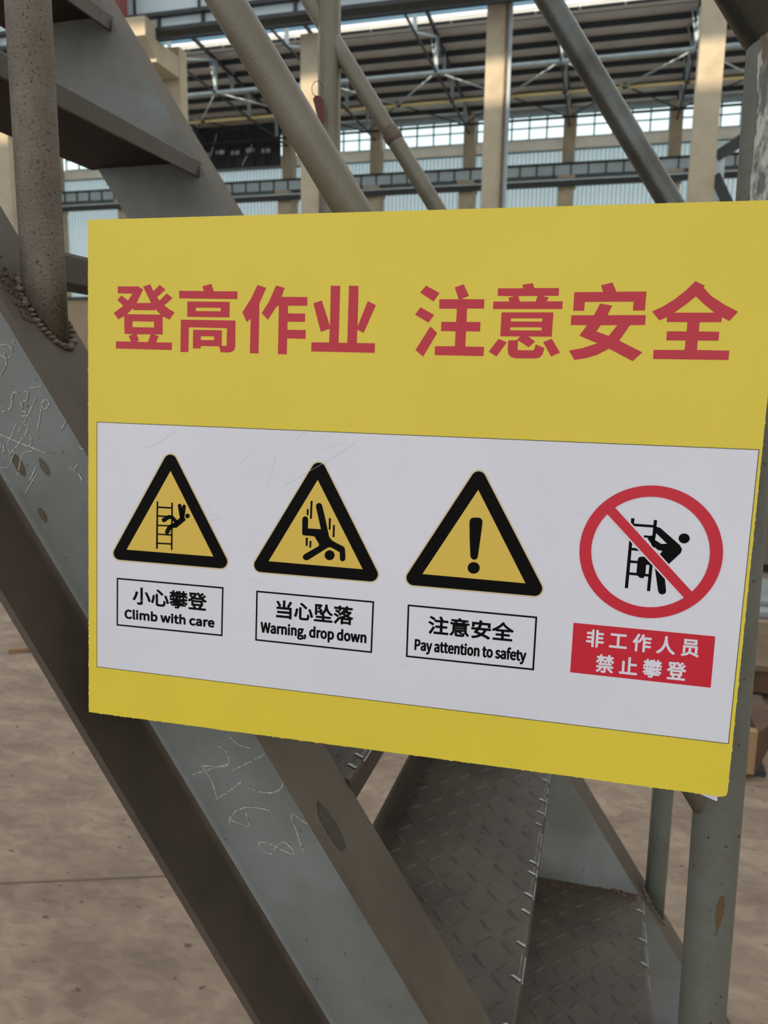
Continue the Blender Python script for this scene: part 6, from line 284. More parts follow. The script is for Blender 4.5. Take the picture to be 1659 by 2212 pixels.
 '禁止攀登': [[[(407.1,-318.73),(406.92,-318.63),(406.81,-318.45),(406.53,-317.64),(406.55,-317.4),(406.64,-317.26),(406.82,-317.17),(408.36,-317.17),(408.46,-317.13),(408.46,-315.22),(408.36,-315.18),(406.91,-315.19),(406.9,-315.23),(407.2,-315.4),(407.29,-315.58),(407.26,-315.82),(407.08,-316.1),(405.91,-317.45),(404.67,-318.45),(404.47,-318.56),(404.26,-318.56),(403.95,-318.36),(403.37,-317.85),(403.27,-317.64),(403.29,-317.43),(403.39,-317.29),(404.71,-316.31),(405.65,-315.23),(405.56,-315.18),(403.74,-315.17),(403.53,-315.09),(403.41,-314.84),(403.41,-313.93),(403.45,-313.79),(403.56,-313.66),(403.77,-313.6),(409.72,-313.6),(414.8,-313.6),(415.04,-313.68),(415.16,-313.9),(415.16,-314.81),(415.12,-314.98),(415.01,-315.11),(414.83,-315.17),(412.66,-315.18),(412.54,-315.23),(413.69,-316.17),(414.88,-317.33),(415.02,-317.57),(414.98,-317.82),(414.87,-317.97),(414.13,-318.49),(413.85,-318.53),(413.68,-318.47),(412.36,-317.19),(411.05,-316.07),(410.97,-315.86),(411.01,-315.65),(411.09,-315.53),(411.47,-315.26),(411.48,-315.19),(410.25,-315.18),(410.16,-315.3),(410.16,-317.4),(410.04,-317.99),(409.79,-318.38),(409.58,-318.5),(408.88,-318.71)]],[[(438.98,-318.73),(438.78,-318.59),(438.5,-317.85),(438.48,-317.61),(438.56,-317.43),(438.81,-317.31),(440.24,-317.3),(440.31,-317.25),(440.36,-317.08),(440.32,-316.94),(436.32,-316.9),(436.18,-316.81),(436.1,-316.63),(436.13,-315.68),(435.8,-315.73),(435.55,-315.63),(435.03,-314.99),(434.92,-314.77),(434.92,-314.56),(435.03,-314.38),(436.67,-313.52),(437.3,-312.99),(437.2,-312.94),(435.41,-312.93),(435.23,-312.85),(435.13,-312.67),(435.13,-311.66),(435.24,-311.48),(435.53,-311.34),(435.39,-311.2),(435.0,-310.36),(434.99,-310.05),(435.12,-309.84),(436.02,-308.96),(436.4,-308.37),(436.32,-308.32),(435.52,-308.31),(435.31,-308.2),(435.22,-307.98),(435.25,-307.0),(435.34,-306.86),(435.52,-306.78),(436.93,-306.76),(436.97,-306.65),(436.98,-305.71),(437.09,-305.53),(437.3,-305.45),(438.18,-305.45),(438.39,-305.56),(438.47,-305.78),(438.48,-306.69),(438.56,-306.77),(439.35,-306.76),(439.35,-306.44),(439.43,-306.27),(440.07,-305.75),(440.38,-305.75),(441.01,-306.14),(441.47,-305.66),(441.71,-305.55),(441.92,-305.56),(442.48,-305.74),(442.73,-305.88),(442.81,-306.2),(442.51,-306.69),(442.55,-306.77),(443.78,-306.76),(443.83,-306.69),(443.83,-306.34),(443.83,-305.74),(443.95,-305.53),(444.16,-305.45),(445.04,-305.45),(445.22,-305.53),(445.32,-305.71),(445.34,-306.65),(445.38,-306.76),(446.86,-306.78),(447.04,-306.86),(447.13,-307.0),(447.15,-307.98),(447.07,-308.19),(446.86,-308.31),(446.12,-308.32),(446.06,-308.37),(446.42,-308.89),(447.42,-309.77),(447.5,-309.94),(447.48,-310.19),(446.87,-310.92),(446.68,-311.03),(446.54,-311.04),(446.3,-310.94),(445.36,-310.01),(445.34,-311.27),(445.42,-311.39),(446.89,-311.4),(447.1,-311.48),(447.22,-311.73),(447.21,-312.67),(447.11,-312.85),(446.93,-312.93),(445.11,-312.94),(444.99,-312.99),(445.63,-313.47),(447.31,-314.28),(447.43,-314.49),(447.41,-314.7),(446.8,-315.54),(446.54,-315.66),(446.37,-315.66),(446.09,-315.55),(444.93,-314.91),(444.86,-314.93),(444.78,-315.54),(445.95,-315.56),(446.16,-315.67),(446.24,-315.89),(446.24,-316.59),(446.16,-316.8),(446.05,-316.88),(445.88,-316.92),(442.03,-316.94),(441.94,-317.26),(441.93,-317.89),(441.65,-318.38),(441.5,-318.51),(440.8,-318.71)],[(436.43,-315.54),(437.56,-315.54),(437.5,-315.02),(437.48,-314.9),(437.37,-314.9),(436.49,-315.44)],[(442.02,-314.25),(443.92,-314.26),(443.96,-314.18),(443.76,-314.0),(443.57,-313.82),(443.46,-313.79),(442.1,-314.1),(441.99,-314.17)],[(439.67,-313.02),(440.03,-313.03),(440.16,-312.99),(440.14,-312.96),(439.79,-312.94)],[(435.87,-311.38),(436.85,-311.4),(436.95,-311.35),(436.95,-310.28),(436.88,-310.29)],[(438.52,-311.38),(438.91,-311.38),(439.07,-311.17),(438.87,-310.82),(438.86,-310.61),(438.95,-310.4),(438.84,-310.28),(438.56,-309.98),(438.49,-309.98),(438.48,-311.27)],[(440.85,-311.38),(441.54,-311.38),(441.55,-311.31),(441.29,-311.04),(441.08,-310.84),(440.98,-310.84),(440.84,-310.99)],[(442.27,-311.38),(443.79,-311.38),(443.83,-311.27),(443.82,-310.15),(443.78,-310.12),(443.71,-310.17),(443.01,-310.86),(442.59,-310.98),(442.26,-311.31)],[(442.78,-308.86),(443.12,-308.44),(443.14,-308.37),(443.04,-308.32),(442.73,-308.32),(442.66,-308.37),(442.78,-308.61)],[(439.48,-308.72),(439.57,-308.68),(439.51,-308.54),(439.33,-308.35),(439.19,-308.32),(439.12,-308.33),(439.11,-308.4)],[(440.87,-308.68),(440.98,-308.68),(441.26,-308.33),(441.23,-308.23),(441.15,-308.18),(440.71,-308.51),(440.72,-308.58)]],[[(451.44,-318.42),(451.27,-318.31),(451.18,-318.1),(451.18,-317.12),(451.34,-316.88),(451.55,-316.82),(454.38,-316.82),(454.46,-316.8),(454.49,-316.73),(453.93,-315.43),(453.3,-315.37),(453.15,-315.3),(453.05,-315.12),(453.02,-311.95),(452.91,-311.95),(451.86,-312.61),(451.62,-312.65),(451.4,-312.53),(450.84,-311.8),(450.76,-311.62),(450.77,-311.41),(450.88,-311.23),(452.18,-310.47),(453.08,-309.66),(452.67,-309.23),(451.82,-308.58),(451.72,-308.4),(451.71,-308.23),(451.77,-308.09),(452.2,-307.56),(451.83,-307.43),(451.72,-307.25),(451.71,-306.27),(451.79,-306.05),(452.04,-305.94),(456.17,-305.9),(456.73,-306.14),(456.87,-305.88),(457.01,-305.77),(457.78,-305.49),(458.02,-305.48),(458.27,-305.64),(458.77,-306.58),(458.97,-306.85),(460.19,-305.66),(460.37,-305.56),(460.58,-305.55),(460.86,-305.7),(461.45,-306.15),(461.57,-306.41),(461.47,-306.72),(460.76,-307.35),(459.84,-308.16),(459.86,-308.26),(460.16,-308.59),(460.26,-308.56),(461.56,-307.34),(461.84,-307.17),(462.01,-307.16),(462.19,-307.24),(462.89,-307.81),(462.98,-308.09),(462.89,-308.34),(461.51,-309.52),(461.34,-309.73),(462.08,-310.33),(463.34,-311.02),(463.45,-311.2),(463.46,-311.38),(463.31,-311.66),(462.83,-312.29),(462.5,-312.51),(462.22,-312.45),(461.14,-311.78),(461.03,-311.78),(461.0,-315.12),(460.93,-315.27),(460.79,-315.36),(460.3,-315.43),(459.71,-316.77),(459.81,-316.82),(462.68,-316.82),(462.85,-316.86),(462.96,-316.94),(463.04,-317.15),(463.04,-318.1),(462.96,-318.31),(462.68,-318.43)],[(456.33,-316.8),(457.74,-316.82),(457.88,-316.77),(458.47,-315.47),(458.41,-315.39),(457.88,-315.39),(455.76,-315.4),(455.76,-315.51)],[(454.76,-313.83),(459.21,-313.84),(459.3,-313.72),(459.3,-312.95),(459.26,-312.85),(454.8,-312.83),(454.72,-312.95),(454.72,-313.72)],[(453.96,-311.24),(460.23,-311.25),(460.3,-311.24),(460.31,-311.17),(459.98,-310.84),(459.74,-310.67),(459.56,-310.79),(459.39,-310.84),(454.87,-310.84),(454.7,-310.79),(454.52,-310.67),(453.98,-311.13)],[(455.82,-309.24),(458.46,-309.24),(458.46,-309.14),(457.8,-308.23),(457.57,-307.79),(457.15,-306.95),(457.04,-306.9),(456.33,-308.4),(455.82,-309.14)],[(454.12,-308.47),(454.21,-308.5),(454.28,-308.44),(454.68,-307.91),(454.86,-307.56),(454.77,-307.51),(453.79,-307.51),(453.12,-307.51),(453.02,-307.56),(453.75,-308.11)]],[[(419.42,-318.07),(419.24,-317.96),(419.16,-317.78),(419.16,-316.7),(419.24,-316.48),(419.45,-316.37),(420.78,-316.36),(420.9,-316.28),(420.9,-308.82),(420.99,-308.58),(421.17,-308.47),(422.29,-308.46),(422.5,-308.57),(422.58,-308.75),(422.6,-316.31),(422.71,-316.36),(424.74,-316.36),(424.85,-316.31),(424.86,-305.78),(424.98,-305.57),(425.16,-305.48),(426.24,-305.48),(426.42,-305.57),(426.51,-305.71),(426.54,-306.2),(426.56,-309.99),(426.66,-310.03),(430.37,-310.03),(430.62,-310.15),(430.7,-310.4),(430.7,-311.45),(430.62,-311.63),(430.44,-311.73),(426.66,-311.74),(426.56,-311.79),(426.55,-316.31),(426.66,-316.36),(431.0,-316.38),(431.18,-316.48),(431.26,-316.66),(431.26,-317.75),(431.2,-317.92),(431.07,-318.04),(430.9,-318.08)]],[[(405.14,-313.17),(404.96,-313.06),(404.88,-312.88),(404.88,-311.9),(404.96,-311.72),(405.1,-311.63),(405.56,-311.6),(405.63,-311.55),(405.63,-310.26),(405.56,-310.28),(405.26,-310.68),(404.28,-311.62),(404.05,-311.74),(403.88,-311.73),(403.73,-311.66),(403.16,-310.99),(403.06,-310.78),(403.07,-310.57),(403.16,-310.4),(403.77,-309.92),(404.16,-309.54),(404.51,-309.1),(404.95,-308.44),(404.86,-308.39),(403.81,-308.38),(403.6,-308.27),(403.51,-308.02),(403.51,-307.14),(403.6,-306.93),(403.84,-306.81),(405.59,-306.8),(405.64,-306.69),(405.66,-305.67),(405.77,-305.49),(406.01,-305.41),(406.92,-305.41),(407.13,-305.53),(407.22,-305.71),(407.22,-306.69),(407.27,-306.8),(408.67,-306.81),(408.95,-306.92),(409.23,-306.81),(411.05,-306.81),(411.14,-306.72),(411.14,-305.74),(411.23,-305.53),(411.44,-305.41),(412.24,-305.41),(412.52,-305.44),(412.72,-305.64),(412.75,-306.69),(412.8,-306.8),(414.69,-306.81),(414.87,-306.9),(414.99,-307.11),(414.99,-308.05),(414.87,-308.3),(414.66,-308.38),(413.57,-308.39),(413.48,-308.44),(414.06,-309.22),(415.32,-310.32),(415.41,-310.64),(415.26,-310.96),(414.73,-311.55),(414.55,-311.64),(414.34,-311.63),(414.17,-311.53),(413.42,-310.82),(412.84,-310.14),(412.75,-310.19),(412.77,-311.56),(412.87,-311.6),(413.61,-311.62),(413.75,-311.69),(413.86,-311.87),(413.87,-312.85),(413.78,-313.06),(413.5,-313.18)],[(407.26,-311.59),(408.96,-311.59),(408.96,-311.52),(408.36,-310.75),(408.21,-310.68),(408.04,-310.59),(407.31,-309.93),(407.24,-309.94),(407.22,-311.48)],[(409.61,-311.59),(411.1,-311.59),(411.14,-311.48),(411.13,-310.08),(411.05,-310.08),(410.58,-310.64),(409.71,-311.41)],[(409.23,-309.66),(409.3,-309.67),(409.76,-309.26),(410.36,-308.44),(410.28,-308.39),(409.23,-308.38),(409.02,-308.3),(408.92,-308.28),(408.67,-308.38),(407.97,-308.39),(407.89,-308.44),(409.07,-309.35)]]],
}


# ---------------------------------------------------------------- materials
M = {}
M['yellow'] = mat('yellow print', (232, 208, 62), (224, 200, 58), 3, rough=.42, bump=.04, bscale=900)
M['white'] = mat('white print', (226, 225, 235), (220, 219, 229), 5, rough=.4)
M['black'] = mat('black print', (6, 4, 4), rough=.55, spec=.1)
M['red'] = mat('red print', (192, 28, 50), rough=.42)
M['crimson'] = mat('crimson print', (204, 8, 42), rough=.42)
M['amber'] = mat('amber print', (222, 186, 74), rough=.42)
M['cream'] = mat('cream rim print', (214, 196, 150), rough=.42)
M['line'] = mat('panel line print', (50, 48, 30), rough=.5)
M['foam'] = mat('foam edge', (226, 214, 170), rough=.8)
M['scratch'] = mat('scratch', (204, 198, 204), rough=.7)
M['post'] = mat('grey painted pipe', (107, 113, 107), (94, 92, 83), 7, rough=.5, bump=.35, bscale=160, speck=(52, 44, 36), speck_scale=190, speck_amt=.66)
M['pitted'] = mat('pitted painted pipe', (122, 114, 103), (96, 86, 74), 14, rough=.62, bump=.5, bscale=420, speck=(70, 58, 48), speck_scale=430, speck_amt=.59)
M['olive'] = mat('dusty olive pipe', (124, 120, 106), (108, 101, 86), 9, rough=.34, bump=.15, bscale=500, speck=(120, 84, 50), speck_scale=26, speck_amt=.74)
M['darkpipe'] = mat('dark handrail pipe', (96, 99, 96), (74, 73, 68), 14, rough=.3, metal=.6, bump=.3, bscale=120, speck=(110, 104, 92), speck_scale=300, speck_amt=.7)
M['flaky'] = mat('flaking pipe', (84, 88, 84), (172, 174, 164), 230, rough=.5, bump=1, bscale=200, speck=(92, 76, 56), speck_scale=95, speck_amt=.53, detail=9, contrast=(.44, .6), stretch=((1, 1, .3), (0, 0, 0)))
M['web'] = mat('grey primed steel', (134, 138, 137), (112, 111, 104), 6, rough=.55, bump=.12, bscale=240, speck=(80, 72, 62), speck_scale=150, speck_amt=.70, detail=8)
M['flange'] = mat('dusty brown steel', (88, 80, 69), (74, 65, 55), 8, rough=.65, bump=.25, bscale=300, speck=(140, 130, 116), speck_scale=420, speck_amt=.76)
M['lower'] = mat('shaded brown steel', (86, 74, 63), (70, 60, 51), 8, rough=.7, bump=.2, bscale=300, speck=(120, 112, 100), speck_scale=420, speck_amt=.77)  # shade on the lower flange put into its colour
M['tread'] = mat('chequered steel', (78, 71, 61), (58, 50, 42), 9, rough=.5, bump=.3, bscale=240, speck=(46, 40, 33), speck_scale=60, speck_amt=.66)
M['under'] = mat('dark raw steel underside', (46, 40, 34), (36, 31, 26), 6, rough=.8)  # shade below the treads painted in as a darker steel colour
M['worn'] = mat('worn bright edge', (184, 190, 194), (120, 120, 116), 120, rough=.35, metal=.3)
M['rust'] = mat('rust', (96, 76, 62), (80, 66, 56), 160, rough=.85, bump=1, bscale=500)
M['weld'] = mat('weld metal', (84, 76, 66), (104, 88, 74), 60, rough=.55, bump=.5, bscale=300)
M['chalk'] = mat('chalk', (205, 207, 200), (140, 142, 138), 700, rough=.95, contrast=(.42, .58))
M['stain'] = mat('oil stain', (56, 48, 40), rough=.5)
M['floor'] = None
M['column'] = mat('tan concrete', (184, 174, 152), (166, 154, 132), 1.2, rough=.85)
M['girder'] = mat('grey girder paint', (190, 206, 212), (176, 192, 198), .8, rough=.6)
M['dark_steel'] = mat('dark steel', (50, 54, 56), (40, 43, 44), 1.5, rough=.6)
M['roof'] = mat('roof sheet underside', (206, 206, 204), (188, 188, 186), .5, rough=.7)
M['purlin'] = mat('dark purlin', (48, 54, 58), rough=.7)
M['pale_steel'] = mat('pale steel', (168, 184, 192), (148, 164, 172), 2, rough=.5)
M['yellow_pipe'] = mat('yellow pipe', (226, 212, 156), rough=.5)
M['beige'] = mat('beige wall band', (246, 242, 234), (232, 228, 220), .7, rough=.8)
M['sheet_white'] = mat('white wall sheet', (240, 242, 240), (222, 226, 226), .8, rough=.6)
M['sheet_blue'] = mat('blue wall sheet', (146, 190, 204), (164, 200, 208), .8, rough=.6)
M['frame'] = mat('window frame', (92, 132, 136), rough=.6)
M['blue'] = mat('blue purlin', (40, 96, 130), rough=.6)
M['wood'] = mat('pale timber', (188, 150, 108), (160, 118, 80), 9, rough=.8, stretch=((1, 1, .2), (0, 0, 0)))
M['plank'] = mat('old plank', (116, 96, 72), (92, 74, 56), 6, rough=.85)
M['plank2'] = mat('tan partition paint', (150, 133, 110), (138, 121, 100), .8, rough=.8)
M['red_paint'] = mat('faded red paint', (132, 74, 70), rough=.7)

def glass():
    m = bpy.data.materials.new('window glass')
    m.use_nodes = True
    nt = m.node_tree
    nt.nodes.clear()
    o = nt.nodes.new('ShaderNodeOutputMaterial')
    mx = nt.nodes.new('ShaderNodeMixShader')
    t = nt.nodes.new('ShaderNodeBsdfTransparent')
    g = nt.nodes.new('ShaderNodeBsdfGlossy')
    t.inputs[0].default_value = (.93, 1, 1, 1)
    g.inputs['Roughness'].default_value = .05
    mx.inputs[0].default_value = .05
    nt.links.new(t.outputs[0], mx.inputs[1])
    nt.links.new(g.outputs[0], mx.inputs[2])
    nt.links.new(mx.outputs[0], o.inputs[0])
    return m
M['glass'] = glass()

def translucent_mix(m, fac):
    nt = m.node_tree
    b = nt.nodes['Principled BSDF']
    o = [n for n in nt.nodes if n.type == 'OUTPUT_MATERIAL'][0]
    tb_ = nt.nodes.new('ShaderNodeBsdfTranslucent')
    tb_.inputs[0].default_value = b.inputs['Base Color'].default_value
    mx = nt.nodes.new('ShaderNodeMixShader')
    mx.inputs[0].default_value = fac
    if b.inputs['Base Color'].is_linked:
        nt.links.new(b.inputs['Base Color'].links[0].from_socket, tb_.inputs[0])
    nt.links.new(b.outputs[0], mx.inputs[1])
    nt.links.new(tb_.outputs[0], mx.inputs[2])
    nt.links.new(mx.outputs[0], o.inputs[0])
translucent_mix(M['sheet_white'], .42)
translucent_mix(M['sheet_blue'], .42)
translucent_mix(M['beige'], .3)

def floor_mat():
    m = mat('dusty concrete', (166, 147, 127), (122, 104, 88), 2.6, rough=.75, bump=.35, bscale=45, detail=12, contrast=(.28, .72), speck=(96, 80, 70), speck_scale=22, speck_amt=.66, stretch=((1, 1.9, 1), (0, 0, .35)))
    nt = m.node_tree
    b = nt.nodes['Principled BSDF']
    src = b.inputs['Base Color'].links[0].from_socket
    mp = [n for n in nt.nodes if n.type == 'MAPPING'][0]
    n1 = nt.nodes.new('ShaderNodeTexNoise')
    n1.inputs['Scale'].default_value = 9
    n1.inputs['Detail'].default_value = 8
    n1.inputs['Distortion'].default_value = 1.2
    nt.links.new(mp.outputs[0], n1.inputs['Vector'])
    r1 = nt.nodes.new('ShaderNodeValToRGB')
    r1.color_ramp.elements[0].position = .42
    r1.color_ramp.elements[1].position = .62
    r1.color_ramp.elements[0].color = (.74, .72, .72, 1)
    r1.color_ramp.elements[1].color = (1.0, 1.0, 1.0, 1)
    nt.links.new(n1.outputs['Fac'], r1.inputs[0])
    mx = nt.nodes.new('ShaderNodeMix')
    mx.data_type = 'RGBA'
    mx.blend_type = 'MULTIPLY'
    mx.inputs[0].default_value = .8
    nt.links.new(src, mx.inputs[6])
    nt.links.new(r1.outputs[0], mx.inputs[7])
    n2 = nt.nodes.new('ShaderNodeTexNoise')
    n2.inputs['Scale'].default_value = 70
    n2.inputs['Detail'].default_value = 2
    nt.links.new(mp.outputs[0], n2.inputs['Vector'])
    r2_ = nt.nodes.new('ShaderNodeValToRGB')
    r2_.color_ramp.elements[0].position = .70
    r2_.color_ramp.elements[1].position = .74
    nt.links.new(n2.outputs['Fac'], r2_.inputs[0])
    m2 = nt.nodes.new('ShaderNodeMix')
    m2.data_type = 'RGBA'
    nt.links.new(r2_.outputs[0], m2.inputs[0])
    nt.links.new(mx.outputs[2], m2.inputs[6])
    m2.inputs[7].default_value = lin((86, 72, 62))
    nt.links.new(m2.outputs[2], b.inputs['Base Color'])
    return m
M['floor'] = floor_mat()

# ---------------------------------------------------------------- the hall (setting)
FZ = -CZ
fl = MB().box(-75, 45, -12, 60, FZ - .3, FZ).mk('floor', M['floor'], loc=(0, 0, FZ))
tag(fl, 'structure')
# expansion joint: a slightly proud lip between two pours
j = empty('trim_1', (-1.6, 1.8, FZ), 'structure')
ja, jb = Vector((-4.6, .63, FZ + .001)), Vector((-.55, 2.18, FZ + .001))
mat_joint = mat('joint line', (112, 96, 82), rough=.9)
MB().bar(ja, jb, .006, .003).mk('joint_line', mat_joint, j)

RY, RX = 51.6, 25.0
FCX = [-.2919 * 50.8 + 6 * k for k in range(-5, 5)]      # far column line, every 6 m
FCX = [x for x in FCX]

wall = empty('wall_back', (-15, RY, FZ), 'structure')
def corrugated(name, z0, z1, n, parent, x0, y):
    pitch = .25
    prof = []
    for k in range(4):
        for dx, dy in ((0, 0), (.11, 0), (.14, .045), (.22, .045)):
            prof.append((k * pitch + dx, -dy))
    prof.append((1.0, 0))
    v = [(x0 + p[0], y + p[1], z) for z in (z0, z1) for p in prof]
    q = len(prof)
    f = [(i, i + 1, i + 1 + q, i + q) for i in range(q - 1)]
    fm = [1 if i % 4 == 0 else 0 for i in range(q - 1)]
    o = mk(name, v, f, [M['sheet_white'], M['sheet_blue']], parent, fmat=fm)
    for k in range(1, n):
        dup(o, (k, 0, 0))
WX0, WN = -46, 62
corrugated('wall_sheet', .2714 * 51.5 - 1.1, .2714 * 51.5 + .02, WN, wall, WX0, 51.55)
corrugated('wall_sheet', FZ, 12.92, WN, wall, WX0, 51.57)
MB().box(WX0, WX0 + WN, 51.5, 51.7, .2714 * 51.5, .2850 * 51.5).mk('sill_band', M['beige'], wall)
MB().box(WX0, WX0 + WN, 51.42, 51.5, .2702 * 51.5, .2718 * 51.5).mk('flashing', M['frame'], wall)
MB().box(WX0, WX0 + WN, 51.4, 51.7, .3118 * 51.5, .3172 * 51.5).mk('eaves_beam', M['pale_steel'], wall)
MB().box(WX0, WX0 + WN, 51.55, 51.75, .3172 * 51.5, 17.2).mk('parapet', M['dark_steel'], wall)

for nm, x in (('wall_left', -62), ('wall_right', 30)):  # unseen end walls, added to block light from the sides
    wl_ = MB().box(x, x + .3, -36, RY, FZ, 17).mk(nm, M['beige'], loc=(x, 8, FZ))
    tag(wl_, 'structure')

# clerestory windows between the far columns: bars and panes
WZ0, WZ1 = .2850 * 51.5, .3118 * 51.5
pane0 = None
for k, cx in enumerate(FCX):
    a, b = cx + .33, cx + 5.67
    wn = empty('window_%d' % (k + 1), (cx + 3, 51.6, WZ0), 'structure')
    fr = MB()
    zm = (WZ0 + WZ1) / 2
    for z, t in ((WZ0, .06), (zm, .035), (WZ1, .05)):
        fr.box(a, b, 51.56, 51.64, z - t, z + t)
    n = 5
    for i in range(n + 1):
        x = a + (b - a) * i / n
        fr.box(x - .045, x + .045, 51.56, 51.64, WZ0, WZ1)
    fr.mk('window_frame', M['frame'], wn)
    for i in range(n):
        for zz in (WZ0, zm):
            x = a + (b - a) * i / n
            if pane0 is None:
                pane0 = MB().box(x + .045, x + (b - a) / n - .045, 51.595, 51.605, zz + .05, zm - .035).mk('pane', M['glass'], wn)
                p = pane0
            else:
                p = pane0.copy()
                C.objects.link(p)
                p.parent = wn
                p.location = Vector((x - (FCX[0] + .33) - (cx - FCX[0]), 0, zz - WZ0)) if 1 else (0, 0, 0)

# parked crane bridge, a dark lattice in front of one clerestory bay
d = empty('crane_bridge', (-24, 50.2, 14), None, 'dark lattice crane bridge parked before the clerestory, seen left of the thick olive handrail', 'crane')
X0, X1 = -27.3, -21.2
MB().box(X0, X1, 50.3, 50.36, 13.75, 16.15).mk('backing_sheet', M['dark_steel'], d)
for k_, z_ in enumerate((13.8, 14.5, 15.2, 16.05)):
    MB().box(X0, X1, 50.05, 50.15, z_ - .05, z_ + .05).mk('chord', M['purlin'], d)
lt = None
for k_ in range(7):
    xa = X0 + .85 * k_
    MB().bar((xa, 50.1, 13.8), (xa + .85, 50.1, 16.05 if k_ % 2 else 15.2), .06, .05).mk('diagonal', M['girder'] if k_ in (1, 4) else M['dark_steel'], d)
    MB().box(xa - .03, xa + .03, 50.05, 50.12, 13.8, 16.05).mk('upright', M['dark_steel'], d)
for k_ in range(5):
    MB().box(X0 + .4 + 1.1 * k_, X0 + 1.0 + 1.1 * k_, 50.2, 50.26, 14.6 + .1 * (k_ % 2), 14.85 + .1 * (k_ % 2)).mk('junction_box', M['girder'], d)

# far columns (upper shaft, corbel and lower shaft)
for cx in FCX:
    c = MB()
    c.box(cx - .34, cx + .34, 50.5, 51.3, 12.0, 16.05)
    c.box(cx - .48, cx + .38, 50.0, 51.4, FZ, 11.7)
    c.box(cx - .52, cx + .52, 49.6, 51.3, 11.6, 12.06)
    c.mk('column', M['column'], wall)

tm = bpy.data.materials.new('translucent daylight sheet')
tm.use_nodes = True
nt = tm.node_tree
nt.nodes.clear()
to = nt.nodes.new('ShaderNodeOutputMaterial')
tb = nt.nodes.new('ShaderNodeBsdfTranslucent')
tb.inputs[0].default_value = (0.38 * .92, 0.38, 0.38 * 1.10, 1)
nt.links.new(tb.outputs[0], to.inputs[0])
tm2 = tm.copy()
[n for n in tm2.node_tree.nodes if n.type == 'BSDF_TRANSLUCENT'][0].inputs[0].default_value = (.78, .84, .88, 1)
# roof of the far bay: purlins, sheets, trusses, ties
ceil = empty('ceiling', (-15, 38, 16), 'structure')
def roof_z(y):
    return 17.0 - (y - 40) * (17.0 - 16.34) / 11.6 if y >= 38.3 else 17.1 - (38.3 - y) * .057
ys = [40 + 1.45 * k for k in range(9)]
for a, b in zip(ys, ys[1:]):
    MB().add([(-60, a, roof_z(a)), (25, a, roof_z(a)), (25, b, roof_z(b)), (-60, b, roof_z(b)), (-60, a, roof_z(a) + .06), (25, a, roof_z(a) + .06), (25, b, roof_z(b) + .06), (-60, b, roof_z(b) + .06)],
             [(0, 1, 2, 3), (7, 6, 5, 4), (0, 4, 5, 1), (1, 5, 6, 2), (2, 6, 7, 3), (3, 7, 4, 0)]).mk('roof_sheet', M['roof'], ceil)
    MB().box(-60, 25, a + .02, a + .12, roof_z(a) - .26, roof_z(a) - .002).mk('purlin', M['purlin'], ceil)
ys = [38.3 - 1.66 * k for k in range(9)]  # unseen slope, made translucent to brighten the far wall
for a, b in zip(ys, ys[1:]):
    MB().add([(-60, a, roof_z(a)), (25, a, roof_z(a)), (25, b, roof_z(b)), (-60, b, roof_z(b)), (-60, a, roof_z(a) + .06), (25, a, roof_z(a) + .06), (25, b, roof_z(b) + .06), (-60, b, roof_z(b) + .06)],
             [(0, 3, 2, 1)]).mk('daylight_sheet', tm2, ceil)
    MB().box(-60, 25, a - .12, a - .02, roof_z(a) - .26, roof_z(a) - .002).mk('purlin', M['purlin'], ceil)  # purlins of the unseen slope
# the open rooflight between the two slopes: blue purlin, bright curb made of short upstands
MB().box(-60, 25, 38.98, 39.06, .4340 * 39, .4380 * 39).mk('rooflight_purlin', M['blue'], ceil)
cb = MB().box(-60, -59.0 + .9, 39.88, 39.96, 16.98, 17.14).mk('rooflight_curb', M['sheet_white'], ceil)
for k in range(1, 43):
    dup(cb, (2.0 * k, 0, 0))
MB().box(-60, 25, 39.5, 39.6, .4285 * 39.5, .4305 * 39.5).mk('rooflight_rail', M['sheet_white'], ceil)

# unseen translucent roof over near bays, added to spread daylight; slot aimed for sun patches
for a, b in ((-36, -20), (-20, -4), (-4, 13.7), (15.2, 24.6)):
    mk('daylight_sheet', [(-70, a, 17), (40, a, 17), (40, b, 17), (-70, b, 17)], [(0, 1, 2, 3)], tm, ceil)
ZB = 15.0
YT = [27, 31.5, 36, 40.65, 44.8, 48.8]
def truss(cx):
    t = MB()
    t.bar((cx, 25.6, ZB), (cx, 50.9, ZB), .09, .09)
    t.bar((cx, 25.6, roof_z(25.6) - .35), (cx, 38.2, roof_z(38.3) - .3), .14, .16)
    t.bar((cx, 38.2, roof_z(38.3) - .3), (cx, 51, roof_z(51) - .3), .14, .16)
    t.mk('truss_chord', M['dark_steel'], ceil)
    g = MB()
    for y in YT:
        zt = roof_z(y) - .3
        g.bar((cx, y, ZB), (cx, y, zt), .16, .16, (0, 1, 0))
    for a, b in zip(YT, YT[1:]):
        g.bar((cx, a, ZB), (cx, b, roof_z(b) - .35), .09, .09)
    for y, s in ((40.65, 1), (42.7, .8), (44.8, .7)):
        zt = roof_z(y) - .3 if y != 42.7 else roof_z(y)
        # hanging gusset wedge
        v = [(cx - .03, y - .35, zt), (cx - .03, y + .35, zt), (cx - .03, y, zt - 1.5 * s), (cx + .03, y - .35, zt), (cx + .03, y + .35, zt), (cx + .03, y, zt - 1.5 * s)]
        g.add(v, [(0, 2, 1), (3, 4, 5), (0, 1, 4, 3), (1, 2, 5, 4), (2, 0, 3, 5)])
        g.bar((cx - .3, y, zt), (cx - .02, y, zt - 1.5 * s), .1, .06)
    g.mk('truss_web', M['pale_steel'], ceil)
for cx in FCX:
    truss(cx)
MB().tube([(-60, 40.65, ZB), (25, 40.65, ZB)], .10, 10).mk('tie_pipe', M['pale_steel'], ceil, smooth=True)
